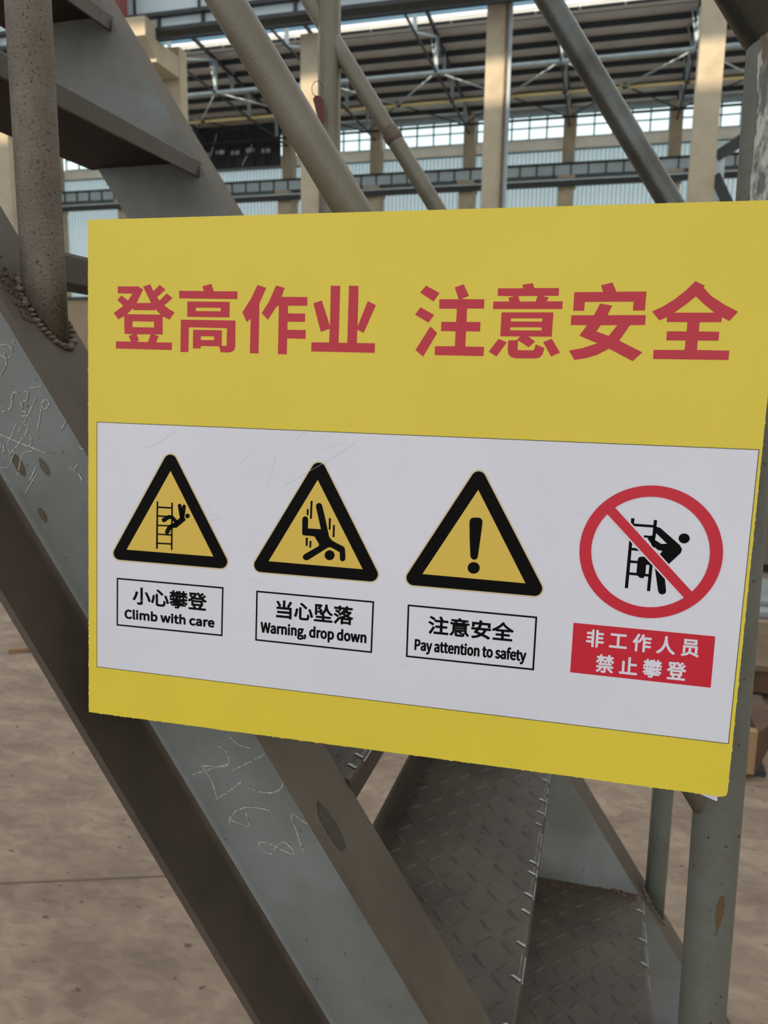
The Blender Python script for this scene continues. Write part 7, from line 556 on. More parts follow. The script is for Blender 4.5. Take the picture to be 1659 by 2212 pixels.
MB().tube([(-60, 48.8, ZB), (25, 48.8, ZB)], .07, 10).mk('tie_pipe', M['dark_steel'], ceil, smooth=True)
for cx in FCX[:-1]:
    br = MB()
    br.tube([(cx, 40.65, ZB), (cx + 3, 44.6, ZB)], .045, 8)
    br.tube([(cx + 6, 40.65, ZB), (cx + 3, 44.6, ZB)], .045, 8)
    br.mk('brace', M['girder'], ceil, smooth=True)
    br = MB()
    br.tube([(cx, 48.8, ZB), (cx + 3, 44.6, ZB)], .04, 8)
    br.tube([(cx + 6, 48.8, ZB), (cx + 3, 44.6, ZB)], .04, 8)
    br.mk('brace', M['dark_steel'], ceil, smooth=True)
gp = empty('gas_pipe', (-15, 44.8, .3351 * 44.8), None, 'long thin yellow pipe running in front of the dark roof trusses', 'pipe')
for cx in FCX:
    for k in range(2):
        MB().tube([(cx + 3 * k + .12, 44.8, .3351 * 44.8), (cx + 3 * k + 2.88, 44.8, .3351 * 44.8)], .085, 10).mk('pipe_length', M['yellow_pipe'], gp, smooth=True)
        MB().tube([(cx + 3 * k - .12, 44.8, .3351 * 44.8), (cx + 3 * k + .12, 44.8, .3351 * 44.8)], .06, 10).mk('clamp', M['dark_steel'], gp, smooth=True)

# crane runway along the far column line
cr = empty('crane_girder', (-15, 50, 12.06), None, 'grey plate girder with stiffeners on the far column line', 'girder')
def girder(root, y, z0, z1, x0, x1, step, off, yb=.3):
    MB().box(x0, x1, y - yb, y + yb, z1 - .07, z1).mk('top_flange', M['dark_steel'], root)
    MB().box(x0, x1, y - yb, y + yb, z0, z0 + .06).mk('bottom_flange', M['dark_steel'], root)
    MB().box(x0, x1, y - .02, y + .02, z0 + .06, z1 - .07).mk('web', M['girder'], root)
    s = None
    n = int((x1 - x0) / step)
    for k in range(n):
        if s is None:
            s = MB().box(x0 + off, x0 + off + .07, y - .09, y - .021, z0 + .06, z1 - .07).mk('stiffener', M['dark_steel'], root)
        else:
            dup(s, (k * step, 0, 0))
girder(cr, 50.1, 12.06, 12.82, WX0, 16, 1.0, .37)
wk = MB()
wk.box(WX0, 16, 49.55, 49.7, 11.42, 11.86).mk('walkway_channel', M['dark_steel'], cr)
MB().box(WX0, 16, 49.4, 49.56, 11.72, 11.8).mk('walkway_edge', M['girder'], cr)
# crane runway along the near column line, crossing the top of the view
cn = empty('crane_girder', (-15, 24.3, 10.8), None, 'big dark grey double crane girder crossing the top left of the view', 'girder')
girder(cn, 24.35, 11.36, 12.5, -30, -2.4, 2.3, .9, .28)
MB().box(-30, -2.4, 24.2, 24.24, 10.94, 11.28).mk('lower_web', M['girder'], cn)
MB().box(-30, -2.4, 24.0, 24.5, 10.82, 10.94).mk('lower_flange', M['dark_steel'], cn)
MB().box(-30, -2.4, 24.0, 24.5, 11.27, 11.36).mk('middle_flange', M['dark_steel'], cn)
s = MB().box(-22.1, -22.02, 24.08, 24.2, 10.94, 11.28).mk('stiffener', M['dark_steel'], cn)
for k in range(1, 9):
    dup(s, (1.55 * k, 0, 0))
MB().tube([(-30, 24.1, 10.6), (-2.4, 24.1, 10.6)], .06, 8).mk('cable_rail', M['purlin'], cn, smooth=True)

# near columns
NC = [(-.853, 'tan concrete column behind the pitted left post', 0), (-.618, 'tan concrete column with a corbel, seen above the far stair stringer', 1),
      (-.3815, 'tan concrete column behind the crossing handrail pipes, left of centre', 0), (-.1465, 'tall tan concrete column with a steel channel along its right edge', 2),
      (.0945, 'tan concrete column right of the dark handrail pipe', 0)]
for rx, lb, t in NC:
    x = rx * 25
    c = empty('concrete_column', (x, 25.3, FZ), None, lb, 'column')
    wdt = .28 if t != 0 or rx > 0 else .30
    wdt = .33 if rx > 0 else wdt
    ztop = 13.5 if rx > -.2 else 10.7
    MB().box(x - wdt, x + wdt, 25.0, 25.6, FZ, ztop).mk('shaft', M['column'], c)
    if t == 1:
        MB().add([(x + .28, 23.3, 11.0), (x + 1.15, 23.3, 11.0), (x + 1.15, 23.9, 11.0), (x + .28, 23.9, 11.0), (x + .28, 23.3, 10.45), (x + 1.15, 23.3, 10.45), (x + 1.15, 23.9, 10.0), (x + .28, 23.9, 10.0)],
                 [(0, 1, 2, 3), (7, 6, 5, 4), (0, 4, 5, 1), (1, 5, 6, 2), (2, 6, 7, 3), (3, 7, 4, 0)]).mk('corbel_nose', M['column'], c)
        MB().box(x + .28, x + 1.15, 23.9, 25.3, 9.9, 10.55).mk('corbel', M['column'], c)
        MB().box(x + .10, x + .17, 24.85, 24.98, FZ, 10.3).mk('downpipe', M['pale_steel'], c)
        MB().box(x + .28, x + 1.0, 25.6, 26.1, FZ, 11.0).mk('backing_shaft', M['column'], c)
    if t == 2:
        MB().box(x + .29, x + .36, 24.9, 25.1, FZ, 13.5).mk('channel_flange', M['plank'], c)
        MB().box(x + .36, x + .47, 25.02, 25.12, FZ, 13.5).mk('channel_web', M['pale_steel'], c)
    if rx == -.3815:
        MB().box(x + .30, x + .38, 25.1, 25.5, FZ, 6.4).mk('channel_flange', M['plank'], c)
# tan partition across the hall
pt = empty('partition', (-6, 18.4, FZ), None, 'long tan partition wall across the hall, glimpsed between the left post and the sign', 'partition')
for k in range(12):
    MB().box(-26 + 3 * k + .02, -23 + 3 * k - .02, 18.3, 18.42, FZ, 1.98).mk('wall_panel', M['plank2'], pt)
MB().box(-26, 10, 18.26, 18.46, 1.98, 2.06).mk('cap_rail', M['dark_steel'], pt)
# knee brace right of the last column
kb = empty('knee_brace', (2.9, 25.7, 7.4), None, 'dark steel knee brace beside the rightmost concrete column', 'brace')
MB().bar((2.75, 25.7, 6.5), (4.4, 25.7, 7.6), .25, .3).mk('upper_arm', M['dark_steel'], kb)
MB().bar((2.75, 25.7, 6.0), (3.7, 25.7, 4.2), .25, .3).mk('lower_arm', M['dark_steel'], kb)
MB().box(2.62, 3.0, 25.6, 25.75, 5.3, 6.9).mk('gusset', M['girder'], kb)
# red hoist beam end at the left
rb = empty('hoist', (-15.9, 23.6, 11.2), None, 'faded red hoist housing on the crane girder at the top left', 'hoist')
MB().box(-15.85, -15.27, 23.2, 23.9, 11.2, 12.6).mk('housing', M['red_paint'], rb)
MB().box(-15.6, -15.3, 23.3, 23.8, 10.8, 11.2).mk('foot', M['red_paint'], rb)

# ---------------------------------------------------------------- the steel stair
TH = math.radians(56.8)
SN, CS = math.sin(TH), math.cos(TH)
def sp(n, s, y):
    """stair frame: n square to the pitch line, s down the pitch, y across"""
    return (n * SN + s * CS, y, n * CS - s * SN)
STAIR_SCALE = 1.02
stair = empty('steel_stair', (.9, .9, FZ), None, 'steep steel stair with channel stringers, chequered treads and pipe handrails', 'staircase')

def stringer(y_near, sgn, name_mat_web, s0, zbot):
    """channel: y_near = web outer face, sgn = -1 flanges towards the viewer, 1 away"""
    nt_, nb = -.36, -.517
    fw = .066
    tw = .0065
    prof = []
    # open profile points (depth from web face towards flange tips, n)
    r = .009
    pr = [(-tw, nt_), (fw, nt_), (fw, nt_ - .007), (r, nt_ - .0115)]
    for k in range(1, 5):
        a = math.pi / 2 * k / 5
        pr.append((r - r * math.sin(a), nt_ - .0115 - r * (1 - math.cos(a))))
    pr.append((0, nt_ - .0115 - r))
    pr.append((0, nb + .0115 + r))
    for k in range(1, 5):
        a = math.pi / 2 * (1 - k / 5)
        pr.append((r - r * math.sin(a), nb + .0115 + r * (1 - math.cos(a))))
    pr += [(r, nb + .0115), (fw, nb + .007), (fw, nb), (-tw, nb)]
    q = len(pr)
    v, fm = [], []
    rings = []
    ss = [s0, 1.0]
    for si, s in enumerate([s0, None]):
        for d, n in pr:
            if s is None:
                e = (-zbot / STAIR_SCALE + n * CS) / SN
            else:
                e = s
            v.append(sp(n, e, y_near + sgn * d))
    f = []
    for i in range(q):
        k = (i + 1) % q
        a = (i, k, k + q, i + q)
        f.append(a if sgn < 0 else a[::-1])
        mid = i in (7, 8, 9) or (pr[i][0] < .003 and pr[k][0] < .003 and pr[i][0] >= 0 and pr[k][0] >= 0) or i == q - 1
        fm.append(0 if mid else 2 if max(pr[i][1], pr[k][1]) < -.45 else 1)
    f.append(tuple(range(q)) if sgn > 0 else tuple(range(q))[::-1])
    f.append(tuple(range(q, 2 * q))[::-1] if sgn > 0 else tuple(range(q, 2 * q)))
    fm += [1, 1]
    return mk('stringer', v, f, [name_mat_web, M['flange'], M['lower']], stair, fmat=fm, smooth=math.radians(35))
st1 = stringer(.606, -1, M['web'], -1.9, FZ)
st2 = stringer(1.22, 1, M['web'], -1.9, FZ)
for s_ in (st1, st2):
    bmx = bmesh.new()
    bmx.from_mesh(s_.data)
    bmesh.ops.recalc_face_normals(bmx, faces=bmx.faces)
    bmx.to_mesh(s_.data)
    bmx.free()

# chalk scribbles on the near web
lift = .00003
for line in CHALK:
    pts = [Vector((p[0], .6057, p[1])) for p in line]
    fine = []
    for a, b in zip(pts, pts[1:]):
        k = max(2, int((b - a).length / .0025))
        fine += [a + (b - a) * i / k for i in range(k)]
    fine.append(pts[-1])
    for i in range(1, len(fine) - 1):
        fine[i] = (fine[i - 1] + fine[i] * 2 + fine[i + 1]) / 4
    cv, cf = [], []
    lift += 1.5e-5
    for k, p in enumerate(fine):
        d = (fine[min(k + 1, len(fine) - 1)] - fine[max(k - 1, 0)]).normalized()
        wd = rnd.uniform(.00035, .00075)
        sd = Vector((-d.z, 0, d.x)) * wd
        yo = Vector((0, -lift - k * 1e-6, 0))
        cv += [p - sd + yo, p + sd + yo]
    cf = [(2 * k, 2 * k + 2, 2 * k + 3, 2 * k + 1) for k in range(len(fine) - 1) if rnd.random() > .04]
    mk('chalk_mark', cv, cf, M['chalk'], st1)

def soft(name, c):
    """stain whose strength follows the mesh attribute fade, broken up by noise"""
    m = mat(name, c, rough=.6)
    nt = m.node_tree
    b = nt.nodes['Principled BSDF']
    o = [n for n in nt.nodes if n.type == 'OUTPUT_MATERIAL'][0]
    at_ = nt.nodes.new('ShaderNodeAttribute')
    at_.attribute_name = 'fade'
    tc = nt.nodes.new('ShaderNodeTexCoord')
    n = nt.nodes.new('ShaderNodeTexNoise')
    n.inputs['Scale'].default_value = 130
    n.inputs['Detail'].default_value = 5
    nt.links.new(tc.outputs['Object'], n.inputs['Vector'])
    ml = nt.nodes.new('ShaderNodeMath')
    ml.operation = 'MULTIPLY_ADD'
    nt.links.new(at_.outputs['Fac'], ml.inputs[0])
    ml.inputs[1].default_value = 1.5
    ml.inputs[2].default_value = -.75
    ad = nt.nodes.new('ShaderNodeMath')
    ad.operation = 'ADD'
    ad.use_clamp = True
    nt.links.new(ml.outputs[0], ad.inputs[0])
    nt.links.new(n.outputs['Fac'], ad.inputs[1])
    m2 = nt.nodes.new('ShaderNodeMath')
    m2.operation = 'MULTIPLY'
    nt.links.new(ad.outputs[0], m2.inputs[0])
    nt.links.new(at_.outputs['Fac'], m2.inputs[1])
    m2.use_clamp = True
    tr = nt.nodes.new('ShaderNodeBsdfTransparent')
    mx = nt.nodes.new('ShaderNodeMixShader')
    nt.links.new(m2.outputs[0], mx.inputs[0])
    nt.links.new(tr.outputs[0], mx.inputs[1])
    nt.links.new(b.outputs[0], mx.inputs[2])
    nt.links.new(mx.outputs[0], o.inputs[0])
    return m

def patch(name, m, n0, s0, rn, rs, y, parent, axis='web', seed=1, nseg=24, h=.0003, hard=.35):
    """soft stain lying on the web or on the upper flange: rings of vertices fading outwards"""
    r2 = random.Random(seed)
    v, fade = [], []
    wob = [1 + r2.uniform(-.10, .10) for _ in range(nseg)]
    for rr, fa in ((.0, 1), (hard, 1), ((1 + hard) / 2, .75), (1.0, 0)):
        for k in range(nseg):
            a = 2 * math.pi * k / nseg
            c_, s_ = rr * wob[k] * math.cos(a), rr * wob[k] * math.sin(a)
            v.append(sp(n0 + rn * c_, s0 + rs * s_, y - h) if axis == 'web' else sp(-.36 + h, s0 + rs * s_, y + rn * c_))
            fade.append(fa)
    f = []
    for q in range(3):
        for k in range(nseg):
            a, b = q * nseg + k, q * nseg + (k + 1) % nseg
            f.append((a, a + nseg, b + nseg, b) if axis == 'web' else (a, b, b + nseg, a + nseg))
    o = mk(name, v, f, m, parent)
    at_ = o.data.attributes.new('fade', 'FLOAT', 'POINT')
    at_.data.foreach_set('value', [float(q) for q in fade])
    return o
for i_, (x_, z_, a_, b_) in enumerate(((-.520, -.082, .006, .016), (-.536, -.122, .0055, .020), (-.492, -.083, .005, .012), (-.512, -.150, .004, .016), (-.497, -.128, .0045, .010))):
    patch('oil_stain', soft('faint brown stain', (96, 86, 70)) if i_ == 0 else bpy.data.materials['faint brown stain'], x_ * SN + z_ * CS, x_ * CS - z_ * SN, a_, b_, .606, st1, 'web', 6 + i_, h=.0002 + .00012 * i_)
patch('oil_stain', soft('dark oil stain', (56, 49, 41)), 0, .195, .0098, .024, .5545, st1, 'flange', 5, hard=.8)  # dark oval patch on the upper flange, firmer at its edge

# treads
TR = [(-.815 + .233 * k) for k in range(-2, 8)]
tread_objs = []
for z in TR:
    xn = (-.355 - z * CS) / SN
    xb = xn - .207
    lip = .028
    th = .0045
    y0, y1 = .6127, 1.2199
    # cross-section (x, z) of the folded plate, rounded nose
    top = [(xb, z + .026), (xb + th, z + .026), (xb + th, z)]
    nose = [(xn - .004, z), (xn - .0012, z - .0012), (xn, z - .004), (xn, z - lip)]
    back = [(xn - th, z - lip), (xn - th, z - th), (xb, z - th)]
    pr = top + nose + back
    q = len(pr)
    v = [(x, y, zz) for y in (y0, y1) for x, zz in pr]
    f = [(i, (i + 1) % q, (i + 1) % q + q, i + q) for i in range(q)] + [tuple(range(q))[::-1], tuple(range(q, 2 * q))]
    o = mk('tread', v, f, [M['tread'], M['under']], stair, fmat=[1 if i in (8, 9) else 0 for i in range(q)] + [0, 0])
    bmx = bmesh.new(); bmx.from_mesh(o.data); bmesh.ops.recalc_face_normals(bmx, faces=bmx.faces); bmx.to_mesh(o.data); bmx.free()
    tread_objs.append((o, xn, z))
    if z < .2:
        lug = MB()
        L, Wd, Hh = .0138, .0038, .0019
        px, py = .0265, .0265
        nx, ny = int(.198 / px), int(.6 / py)
        for i in range(nx):
            for jx in range(ny):
                cx = xn - .018 - i * px
                cy = y0 + .018 + jx * py
                a = math.radians(45 if (i + jx) % 2 else -45) + rnd.uniform(-.03, .03)
                ca, sa = math.cos(a), math.sin(a)
                pts = [(-L, 0, 0), (-L * .5, -Wd * .8, 0), (0, -Wd, 0), (L * .5, -Wd * .8, 0), (L, 0, 0), (L * .5, Wd * .8, 0), (0, Wd, 0), (-L * .5, Wd * .8, 0), (-L * .55, 0, Hh), (0, 0, Hh * 1.15), (L * .55, 0, Hh)]
                lug.add([(cx + p[0] * ca - p[1] * sa, cy + p[0] * sa + p[1] * ca, z + p[2]) for p in pts],
                        [(0, 1, 8), (1, 2, 9, 8), (2, 3, 10, 9), (3, 4, 10), (4, 5, 10), (5, 6, 9, 10), (6, 7, 8, 9), (7, 0, 8)])
        lg = lug.mk('lug_pattern', M['tread'], o, smooth=True)
        lg['kind'] = 'stuff'
        # paint worn off along the nose
        we = MB()
        y = y0 + .02
        while y < y1 - .03:
            ln = rnd.uniform(.012, .05)
            if rnd.random() < .75:
                e = rnd.uniform(.001, .003)
                we.add([(xn - .003 - e, y, z + .0002), (xn - .003 - e * .6, y + ln, z + .0002), (xn + .0003, y + ln, z - .0035), (xn + .0003, y, z - .0035)], [(0, 3, 2, 1)])
            if rnd.random() < .8:
                # a lug cut by the fold
                we.add([(xn - .012, y + .004, z + .0009), (xn - .002, y - .002, z + .0009), (xn - .001, y + .002, z + .0002), (xn - .009, y + .0065, z + .0006)], [(0, 1, 2, 3)])
            y += ln + rnd.uniform(.002, .02)
        if z < -.3:
            we.mk('worn_edge', M['worn'], o)['kind'] = 'stuff'

R1, R2 = .0170, .0134
def upright(x0, z0, x1, z1, y, m, r=R1, extra=None):
    pts = [(x0 + (x1 - x0) * k / 30, y, z0 + (z1 - z0) * k / 30) for k in range(31)]
    return footed(MB().tube(pts, r, 32)).mk('post', m, stair, smooth=True)
NY, FY = .585, 1.255
def foot_z(x):
    return (-.36 - x * SN) / CS
def footed(mb):
    # the lowest ring is cut to the slope of the flange
    for i in range(32):
        x, y, z = mb.v[i]
        mb.v[i] = (x, y, foot_z(x) - .001)
    return mb
# near left post (pitted), near right post, far posts
xl = -.4645
p1 = upright(xl, foot_z(xl) + .03, xl, (.2 - xl * SN) / CS, NY, M['pitted'], .0178)
xr = .1025
p2 = footed(MB().tube([(.1040, NY, foot_z(.104) + .03)] + [(.1040 - .0116 * k / 20, NY, -.60 + .865 * k / 20) for k in range(21)], .0172, 32)).mk('post', M['post'], stair, smooth=True)
p3 = upright(-.445, foot_z(-.445) + .03, -.445, (.205 + .445 * SN) / CS, FY, M['olive'], .0178)
p4 = upright(.131, foot_z(.131) + .03, .131, (.205 - .131 * SN) / CS, FY, M['post'], .0165)
xll = -1.03
p5 = upright(xll, foot_z(xll) + .03, xll, (.2 - xll * SN) / CS, NY, M['pitted'], .0178)
# flaked upper length of the near right post, above the sign, and its elbow into the top rail
def s_of(x, n):
    return (x - n * SN) / CS
MB().tube([sp(.197, -1.75, NY), sp(.197, -1.0, NY), sp(.197, -.4, NY), sp(.197, s_of(.0925, .197), NY)], .0175, 32).mk('handrail', M['darkpipe'], stair, smooth=True)
fv = []
FN = 26
for k in range(40):
    zz = .262 - .0117 * k
    for i in range(FN):
        a = math.radians(-128 + 215 * i / (FN - 1) + (3 * math.sin(k * .9) + 4 * noise.noise(Vector((k * .31, 0, 0))) if i == 0 else 0))
        rr = .0176 + .00035 * noise.noise(Vector((i * .7, k * .7, 3)))
        fv.append((.0926 + .0002 * k * .55 + rr * math.cos(a), NY + rr * math.sin(a), zz))
mk('flaking_coat', fv, [(k * FN + i, (k + 1) * FN + i, (k + 1) * FN + i + 1, k * FN + i + 1) for k in range(39) for i in range(FN - 1)], M['flaky'], stair, smooth=True)
# near mid rail
MB().tube([sp(-.0895, s_of(xll, -.0895), NY), sp(-.0895, -.6, NY), sp(-.0895, s_of(.1, -.0895), NY)], .0138, 28).mk('mid_rail', M['olive'], stair, smooth=True)
# far top rail with elbow, far mid rail with a splice
sA = s_of(.131, .207)
pe = []
for k in range(9):
    a = k / 8
    A = Vector(sp(.207, sA - .06, FY)); B = Vector(sp(.207, sA, FY)); D_ = B + Vector((0, 0, -.07))
    pe.append(A * (1 - a) ** 2 + B * 2 * a * (1 - a) + D_ * a * a)
MB().tube([sp(.209, -1.6, FY), sp(.208, -.5, FY)] + pe, .0172, 28).mk('handrail', M['darkpipe'], stair, smooth=True)
mr = MB().tube([sp(-.084, -1.7, FY), sp(-.080, s_of(-.445, -.08), FY), sp(-.073, s_of(.131, -.073), FY)], .0128, 24).mk('mid_rail', M['olive'], stair, smooth=True)
sv = s_of(-.34, -.078)
MB().tube([sp(-.0785, sv - .012, FY), sp(-.0785, sv - .004, FY), sp(-.0785, sv + .004, FY), sp(-.0785, sv + .012, FY)], [.0128, .0142, .0142, .0128], 20).mk('splice_weld', M['weld'], mr, smooth=True)

# weld beads round the posts' feet and at the rail joints
def bead_ring(parent, c, ax_fn, r, n, size, seed, m):
    r2 = random.Random(seed)
    mb = MB()
    for k in range(n):
        a = 2 * math.pi * k / n
        p = Vector(ax_fn(a)) + Vector((r2.uniform(-1, 1), r2.uniform(-1, 1), r2.uniform(-1, 1))) * size * .25
        s = size * r2.uniform(.7, 1.25)
        bm = bmesh.new()
        bmesh.ops.create_icosphere(bm, subdivisions=2, radius=s)
        sq = Vector((r2.uniform(.8, 1.5), r2.uniform(.8, 1.4), r2.uniform(.6, 1.0)))
        mb.add([p + Vector((v.co.x * sq.x, v.co.y * sq.y, v.co.z * sq.z)) * (1 + .25 * noise.noise(v.co * 500 + p * 90)) for v in bm.verts], [tuple(v.index for v in f.verts) for f in bm.faces])
        bm.free()
    return mb.mk('weld_bead', m, parent, smooth=True)
for x, y, pp, r in ((xl, NY, p1, .0178), (.104, NY, p2, .0172), (-.445, FY, p3, .0178), (.131, FY, p4, .0165)):
    bead_ring(pp, None, lambda a: (x + (r + .002) * math.cos(a), y + (r + .002) * math.sin(a), foot_z(x + (r + .002) * math.cos(a)) + .002), r, 44, .0030, 3, M['weld'])
# rust scab beside the left post's foot
sc_ = MB()
r2 = random.Random(9)
for k in range(80):
    s = r2.uniform(-.075, .012)
    yy = .5585 + r2.uniform(-.006, .009) - .10 * min(0, s + .03)
    b = s_of(xl, -.36) + s
    bm = bmesh.new()
    bmesh.ops.create_icosphere(bm, subdivisions=1, radius=r2.uniform(.0008, .0024))
    c_ = Vector(sp(-.3595, b, yy))
    sc_.add([c_ + v.co for v in bm.verts], [tuple(v.index for v in f.verts) for f in bm.faces])
    bm.free()
so = sc_.mk('rust_scab', M['rust'], st1, smooth=True)
so['kind'] = 'stuff'

STAIR_SCALE = 1.0
# tread dust and grit under the far web
gr = MB()
for k in range(520):
    yy = 1.243 - abs(rnd.gauss(0, .022))
    xx = rnd.uniform(-.095, .1)
    s = rnd.uniform(.0004, .0014) if k % 24 else rnd.uniform(.002, .0042)
    bm = bmesh.new()
    bmesh.ops.create_icosphere(bm, subdivisions=1, radius=s)
    gr.add([Vector((xx, yy, TR[2] * 1.02 + s * .3)) + Vector((v.co.x * rnd.uniform(.8, 1.5), v.co.y, v.co.z * .7)) for v in bm.verts], [tuple(v.index for v in f.verts) for f in bm.faces])
    bm.free()
go = gr.mk('grit', mat('brown grit', (74, 50, 38), (104, 84, 66), 90, rough=.9), loc=(0, 1.2, TR[2] * 1.02))
tag(go, 'stuff', 'brown grit and flakes lying along the back of the lowest visible tread', 'grit')

# rust run on the near right post
rv = []
for k in range(15):
    u = k / 14
    hw = .16 * math.sin(math.pi * min(1, u * 1.25) ** .8) + .015 if u < .8 else .05 * (1 - u) * 4
    for s in (-1, 0, 1):
        a = math.radians(-80) + s * hw * (1 + .25 * math.sin(k * 2.3)) + .12 * (1 - u)
        rv.append((.1031 + .0179 * math.cos(a), NY * 1.02 + .0179 * math.sin(a), -.378 - .036 * u))
mk('rust_run', rv, [(3 * k + i, 3 * k + 3 + i, 3 * k + 4 + i, 3 * k + 1 + i) for k in range(14) for i in range(2)], mat('orange rust run', (96, 74, 46), rough=.8), p2)

# red tag on a wire beside the far post
tg = empty('tag', (-.46, 1.24, .395), None, 'small dark red tag hanging by a wire beside the crossing pipes', 'tag')
tv = [(-.4671, 1.24, .4353), (-.4632, 1.24, .4404), (-.4562, 1.24, .4392), (-.4500, 1.24, .4326), (-.4477, 1.24, .4012), (-.4547, 1.24, .3950), (-.4609, 1.24, .4130)]
tq = len(tv)
tv2 = tv + [(a, b + .002, c) for a, b, c in tv]
mk('tag_plate', tv2, [tuple(range(tq))[::-1], tuple(range(tq, 2 * tq))] + [(i, (i + 1) % tq, (i + 1) % tq + tq, i + tq) for i in range(tq)], mat('dark red enamel', (86, 26, 14), rough=.4), tg)
wp = [(-.4600 - .009 * math.sin(a), 1.24, .4500 + .011 * -math.cos(a)) for a in [math.pi * 2 * k / 24 for k in range(19)]]
MB().tube(wp, .0006, 6).mk('wire', M['rust'], tg, smooth=True)
MB().bar((-.4790, 1.305, .4265), (-.4800, 1.305, .5250), .010, .003).mk('strip', M['rust'], tg)

# ---------------------------------------------------------------- the safety sign
sign = bpy.data.objects.new('safety_sign', None)
C.objects.link(sign)
sign.empty_display_size = .05
X_, Y_, Z_ = (Vector(SIGN[k]) for k in ('xd', 'yin', 'zup'))
O_ = Vector(SIGN['O']) + Vector((0, 0, CZ))
sign.matrix_world = Matrix.Translation(O_) @ Matrix((X_, Y_, Z_)).transposed().to_4x4()
tag(sign, None, 'yellow and white safety sign board with red Chinese heading and four warning symbols', 'sign')

# board with hand-cut, slightly ragged edges
def ragged(loop, amp, step):
    r3 = random.Random(12)
    out = []
    for (x0, y0), (x1, y1) in zip(loop, loop[1:] + loop[:1]):
        L = math.hypot(x1 - x0, y1 - y0)
        k = max(1, int(L / step))
        nx, ny = (y1 - y0) / L, -(x1 - x0) / L
        for i in range(k):
            t = i / k
            a = amp * (r3.random() ** 3) * (1 if k > 3 and i else 0) * (1 if r3.random() < .5 else .3)
            w_ = 1.0 if abs(x1 - x0) < abs(y1 - y0) or y0 < -300 else .25
            out.append((x0 + (x1 - x0) * t - nx * a * w_, y0 + (y1 - y0) * t - ny * a * w_))
    return out
ol = ragged(BOARD, .6, 1.6)
v, f = flat([ol], 0)
q = len(ol)
v += [(p[0] / 1000, .0028, p[1] / 1000) for p in ol]
f = f + [tuple(i + q for i in t[::-1]) for t in f]
nf = len(f)
f += [(i, (i + 1) % q, (i + 1) % q + q, i + q) for i in range(q)]
bd = mk('board', v, f, [M['yellow'], M['foam']], sign, local=True, fmat=[0] * nf + [1] * q)
fr = MB()
r3 = random.Random(3)
for k in range(60):
    if k % 3:
        t = r3.random(); x = 499.3 - 2.9 * t; y = -100 - 290 * t
    else:
        x = -1.2 - 2.2 * 0; y = -r3.random() * 390
        x = -3.59 * (-y / 398.9) - .1
    s = r3.uniform(.25, .8)
    fr.add([((x - s) / 1000, -.00012, y / 1000), (x / 1000, -.00012, (y - s) / 1000), ((x + s * .9) / 1000, -.0001, (y + s * .3) / 1000)], [(0, 1, 2)])
fo = fr.mk('frayed_edge', M['foam'], sign, local=True)
fo['kind'] = 'stuff'
E1 = .00008
def pp(name, groups, layer, m, parent=sign, label=None, kind=None):
    mb = flats(groups, -E1 * layer)
    o = mk(name, mb.v, mb.f, m, parent, local=True)
    if label:
        o['label'] = label
    if kind:
        o['kind'] = kind
    return o
pl = PANEL
def grow(rect, d):
    cx = sum(p[0] for p in rect) / 4; cy = sum(p[1] for p in rect) / 4
    return [(p[0] + (d if p[0] > cx else -d), p[1] + (d if p[1] > cy else -d)) for p in rect]
wp_ = pp('white_panel', [[pl]], 1, M['white'])
pp('border_line', [[grow(pl, .35), grow(pl, -.12)]], 2, M['line'], wp_)
hd = {'deng': '登', 'gao': '高', 'zuo': '作', 'ye': '业', 'zhu': '注', 'yi': '意', 'an': '安', 'quan': '全'}
for k in ('deng', 'gao', 'zuo', 'ye', 'zhu', 'yi', 'an', 'quan'):
    pp('heading_character', GLYPHS[k], 1, M['red'], label='red heading character ' + hd[k])
names = {'t1': ('climbing figure falling back from a ladder', '小心攀登', 'Climb with care', 'b1'),
         't2': ('figure falling head first', '当心坠落', 'Warning, drop down', 'b2'),
         't3': ('exclamation mark', '注意安全', 'Pay attention to safety', 'b3')}
for k, (lb, t1, t2, bx) in names.items():
    tr = pp('warning_triangle', PRINTS[k + '_halo'], 2, M['cream'], label='black and yellow warning triangle with ' + lb)
    pp('black_band', PRINTS[k + '_black'], 3, M['black'], tr)
    pp('yellow_field', PRINTS[k + '_inner'], 4, M['amber'], tr)
    pp('pictogram', PRINTS[k + '_figure'], 5, M['black'], tr)
    b = BOXES[bx]
    cb_ = pp('caption_frame', [[b, grow(b, -1.3)]], 2, M['black'], label='caption frame reading ' + t1 + ' ' + t2)
    for t_ in (t1, t2):
        pp('caption_text', TEXTS[t_], 2, M['black'], cb_)
rg = pp('prohibition_ring', PRINTS['ring'], 6, M['crimson'], label='red prohibition ring over a climbing figure')
pp('pictogram', PRINTS['p_figure'], 2, M['black'], rg)
pp('pictogram_gap', PRINTS['p_gap'], 3, M['white'], rg)
pp('slash_margin', PRINTS['slash_white'], 4, M['white'], rg)
pp('slash', PRINTS['slash'], 5, M['crimson'], rg)
rp = pp('red_caption_panel', [[BOXES['red']]], 2, M['crimson'], label='red caption panel reading 非工作人员 禁止攀登')
for t_ in ('非工作人员', '禁止攀登'):
    pp('caption_text', TEXTS[t_], 3, M['white'], rp)
scm = MB()
for l in SCRATCHES:
    for (a, b), (c, d) in zip(l, l[1:]):
        L = math.hypot(c - a, d - b); nx, ny = -(d - b) / L * .08, (c - a) / L * .08
        scm.add(*flat([[(a - nx, b - ny), (c - nx, d - ny), (c + nx, d + ny), (a + nx, b + ny)]], -E1 * 7))
so = scm.mk('scratches', M['scratch'], sign, local=True)
so['kind'] = 'stuff'
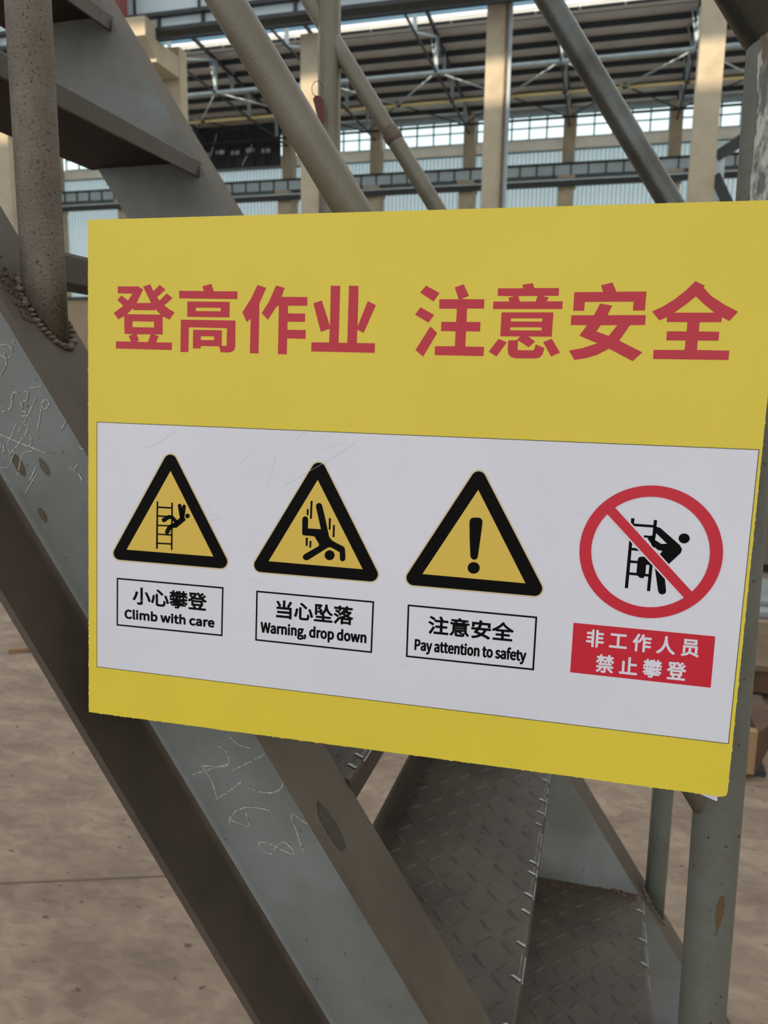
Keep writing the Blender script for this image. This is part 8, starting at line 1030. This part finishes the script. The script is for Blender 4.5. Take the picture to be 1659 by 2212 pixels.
# corner of the white backing board peeping out under the lower edge
mk('backing_tab', [(.4755, .0035, -.392), (.4915, .0035, -.392), (.4915, .0035, -.4038), (.4755, .0035, -.3990), (.4755, .0045, -.392), (.4915, .0045, -.392), (.4915, .0045, -.4038), (.4755, .0045, -.3990)],
   [(0, 3, 2, 1), (4, 5, 6, 7), (0, 1, 5, 4), (1, 2, 6, 5), (2, 3, 7, 6), (3, 0, 4, 7)], M['white'], sign, local=True)

# ---------------------------------------------------------------- stacked things on the floor at the far right
def block(name, x0, x1, y0, y1, z0, z1, m, parent=None, **k):
    return MB().box(x0, x1, y0, y1, z0, z1).mk(name, m, parent, **k)
M['wood'] = mat('dull timber', (158, 126, 92), (136, 104, 72), 9, rough=.8, stretch=((1, 1, .2), (0, 0, 0)))
M['slab'] = mat('pale grey slab', (146, 152, 150), (126, 130, 128), 3, rough=.6)
M['olive_box'] = mat('olive brown paint', (112, 103, 86), (96, 88, 74), 2, rough=.7)
M['dark_wood'] = mat('dark stained timber', (92, 64, 42), (66, 44, 30), 7, rough=.7, stretch=((1, 1, .2), (0, 0, 0)))
cr_ = empty('timber_table', (1.3, 4.2, FZ), None, 'low brown timber platform on the floor beside the right post', 'platform')
block('top_board', .60, 2.4, 3.9, 4.66, -1.343, -1.318, M['plank'], cr_)
block('front_board', .62, 2.4, 3.95, 3.99, -1.47, -1.343, M['dark_wood'], cr_)
for x_ in (.66, 1.6, 2.3):
    block('leg', x_, x_ + .07, 4.0, 4.6, FZ, -1.343, M['dark_wood'], cr_)
pb = empty('timber_block', (.72, 3.1, FZ), None, 'upright timber block with a pale end face standing on the floor beside the right post', 'block')
block('end_face', .594, .648, 3.10, 3.14, FZ + .025, FZ + .20, M['wood'], pb)
MB().add([(.648, 3.10, FZ + .02), (.73, 3.22, FZ + .12), (.73, 3.22, FZ + .20), (.648, 3.10, FZ + .20), (.648, 3.5, FZ + .02), (.73, 3.5, FZ + .12), (.73, 3.5, FZ + .20), (.648, 3.5, FZ + .20)],
    [(0, 1, 2, 3), (7, 6, 5, 4), (0, 4, 5, 1), (1, 5, 6, 2), (2, 6, 7, 3), (3, 7, 4, 0)]).mk('side_face', M['dark_wood'], pb)
block('foot', .60, .70, 3.14, 3.3, FZ, FZ + .025, M['dark_steel'], pb)
st_ = empty('slab_stack', (1.5, 5.7, FZ), None, 'two pale grey slabs lying on the floor right of the post', 'stack')
block('slab', 1.10, 2.6, 5.62, 6.3, FZ + .045, FZ + .075, M['slab'], st_)
block('slab', 1.06, 2.6, 5.45, 6.2, FZ + .005, FZ + .04, M['slab'], st_)
bx = empty('steel_box', (2.2, 8, FZ), None, 'large olive brown steel box on the floor behind the grey slabs', 'box')
block('body', 1.20, 3.4, 6.8, 9.0, FZ + .08, -.66, M['olive_box'], bx)
block('lid', 1.18, 3.4, 6.78, 9.0, -.66, -.60, M['beige'], bx)  # added pale strip; its colour stands in for sunlit floor beyond
block('skid', 1.25, 3.4, 6.9, 7.1, FZ, FZ + .08, M['dark_steel'], bx)
block('skid', 1.25, 3.4, 8.6, 8.8, FZ, FZ + .08, M['dark_steel'], bx)
stick = MB().bar((-3.08, 3.42, FZ + .012), (-2.9, 3.55, FZ + .012), .02, .02)
so = stick.mk('stick', M['wood'], loc=(-3, 3.5, FZ))
tag(so, None, 'thin pale stick lying on the floor at the left edge', 'stick')
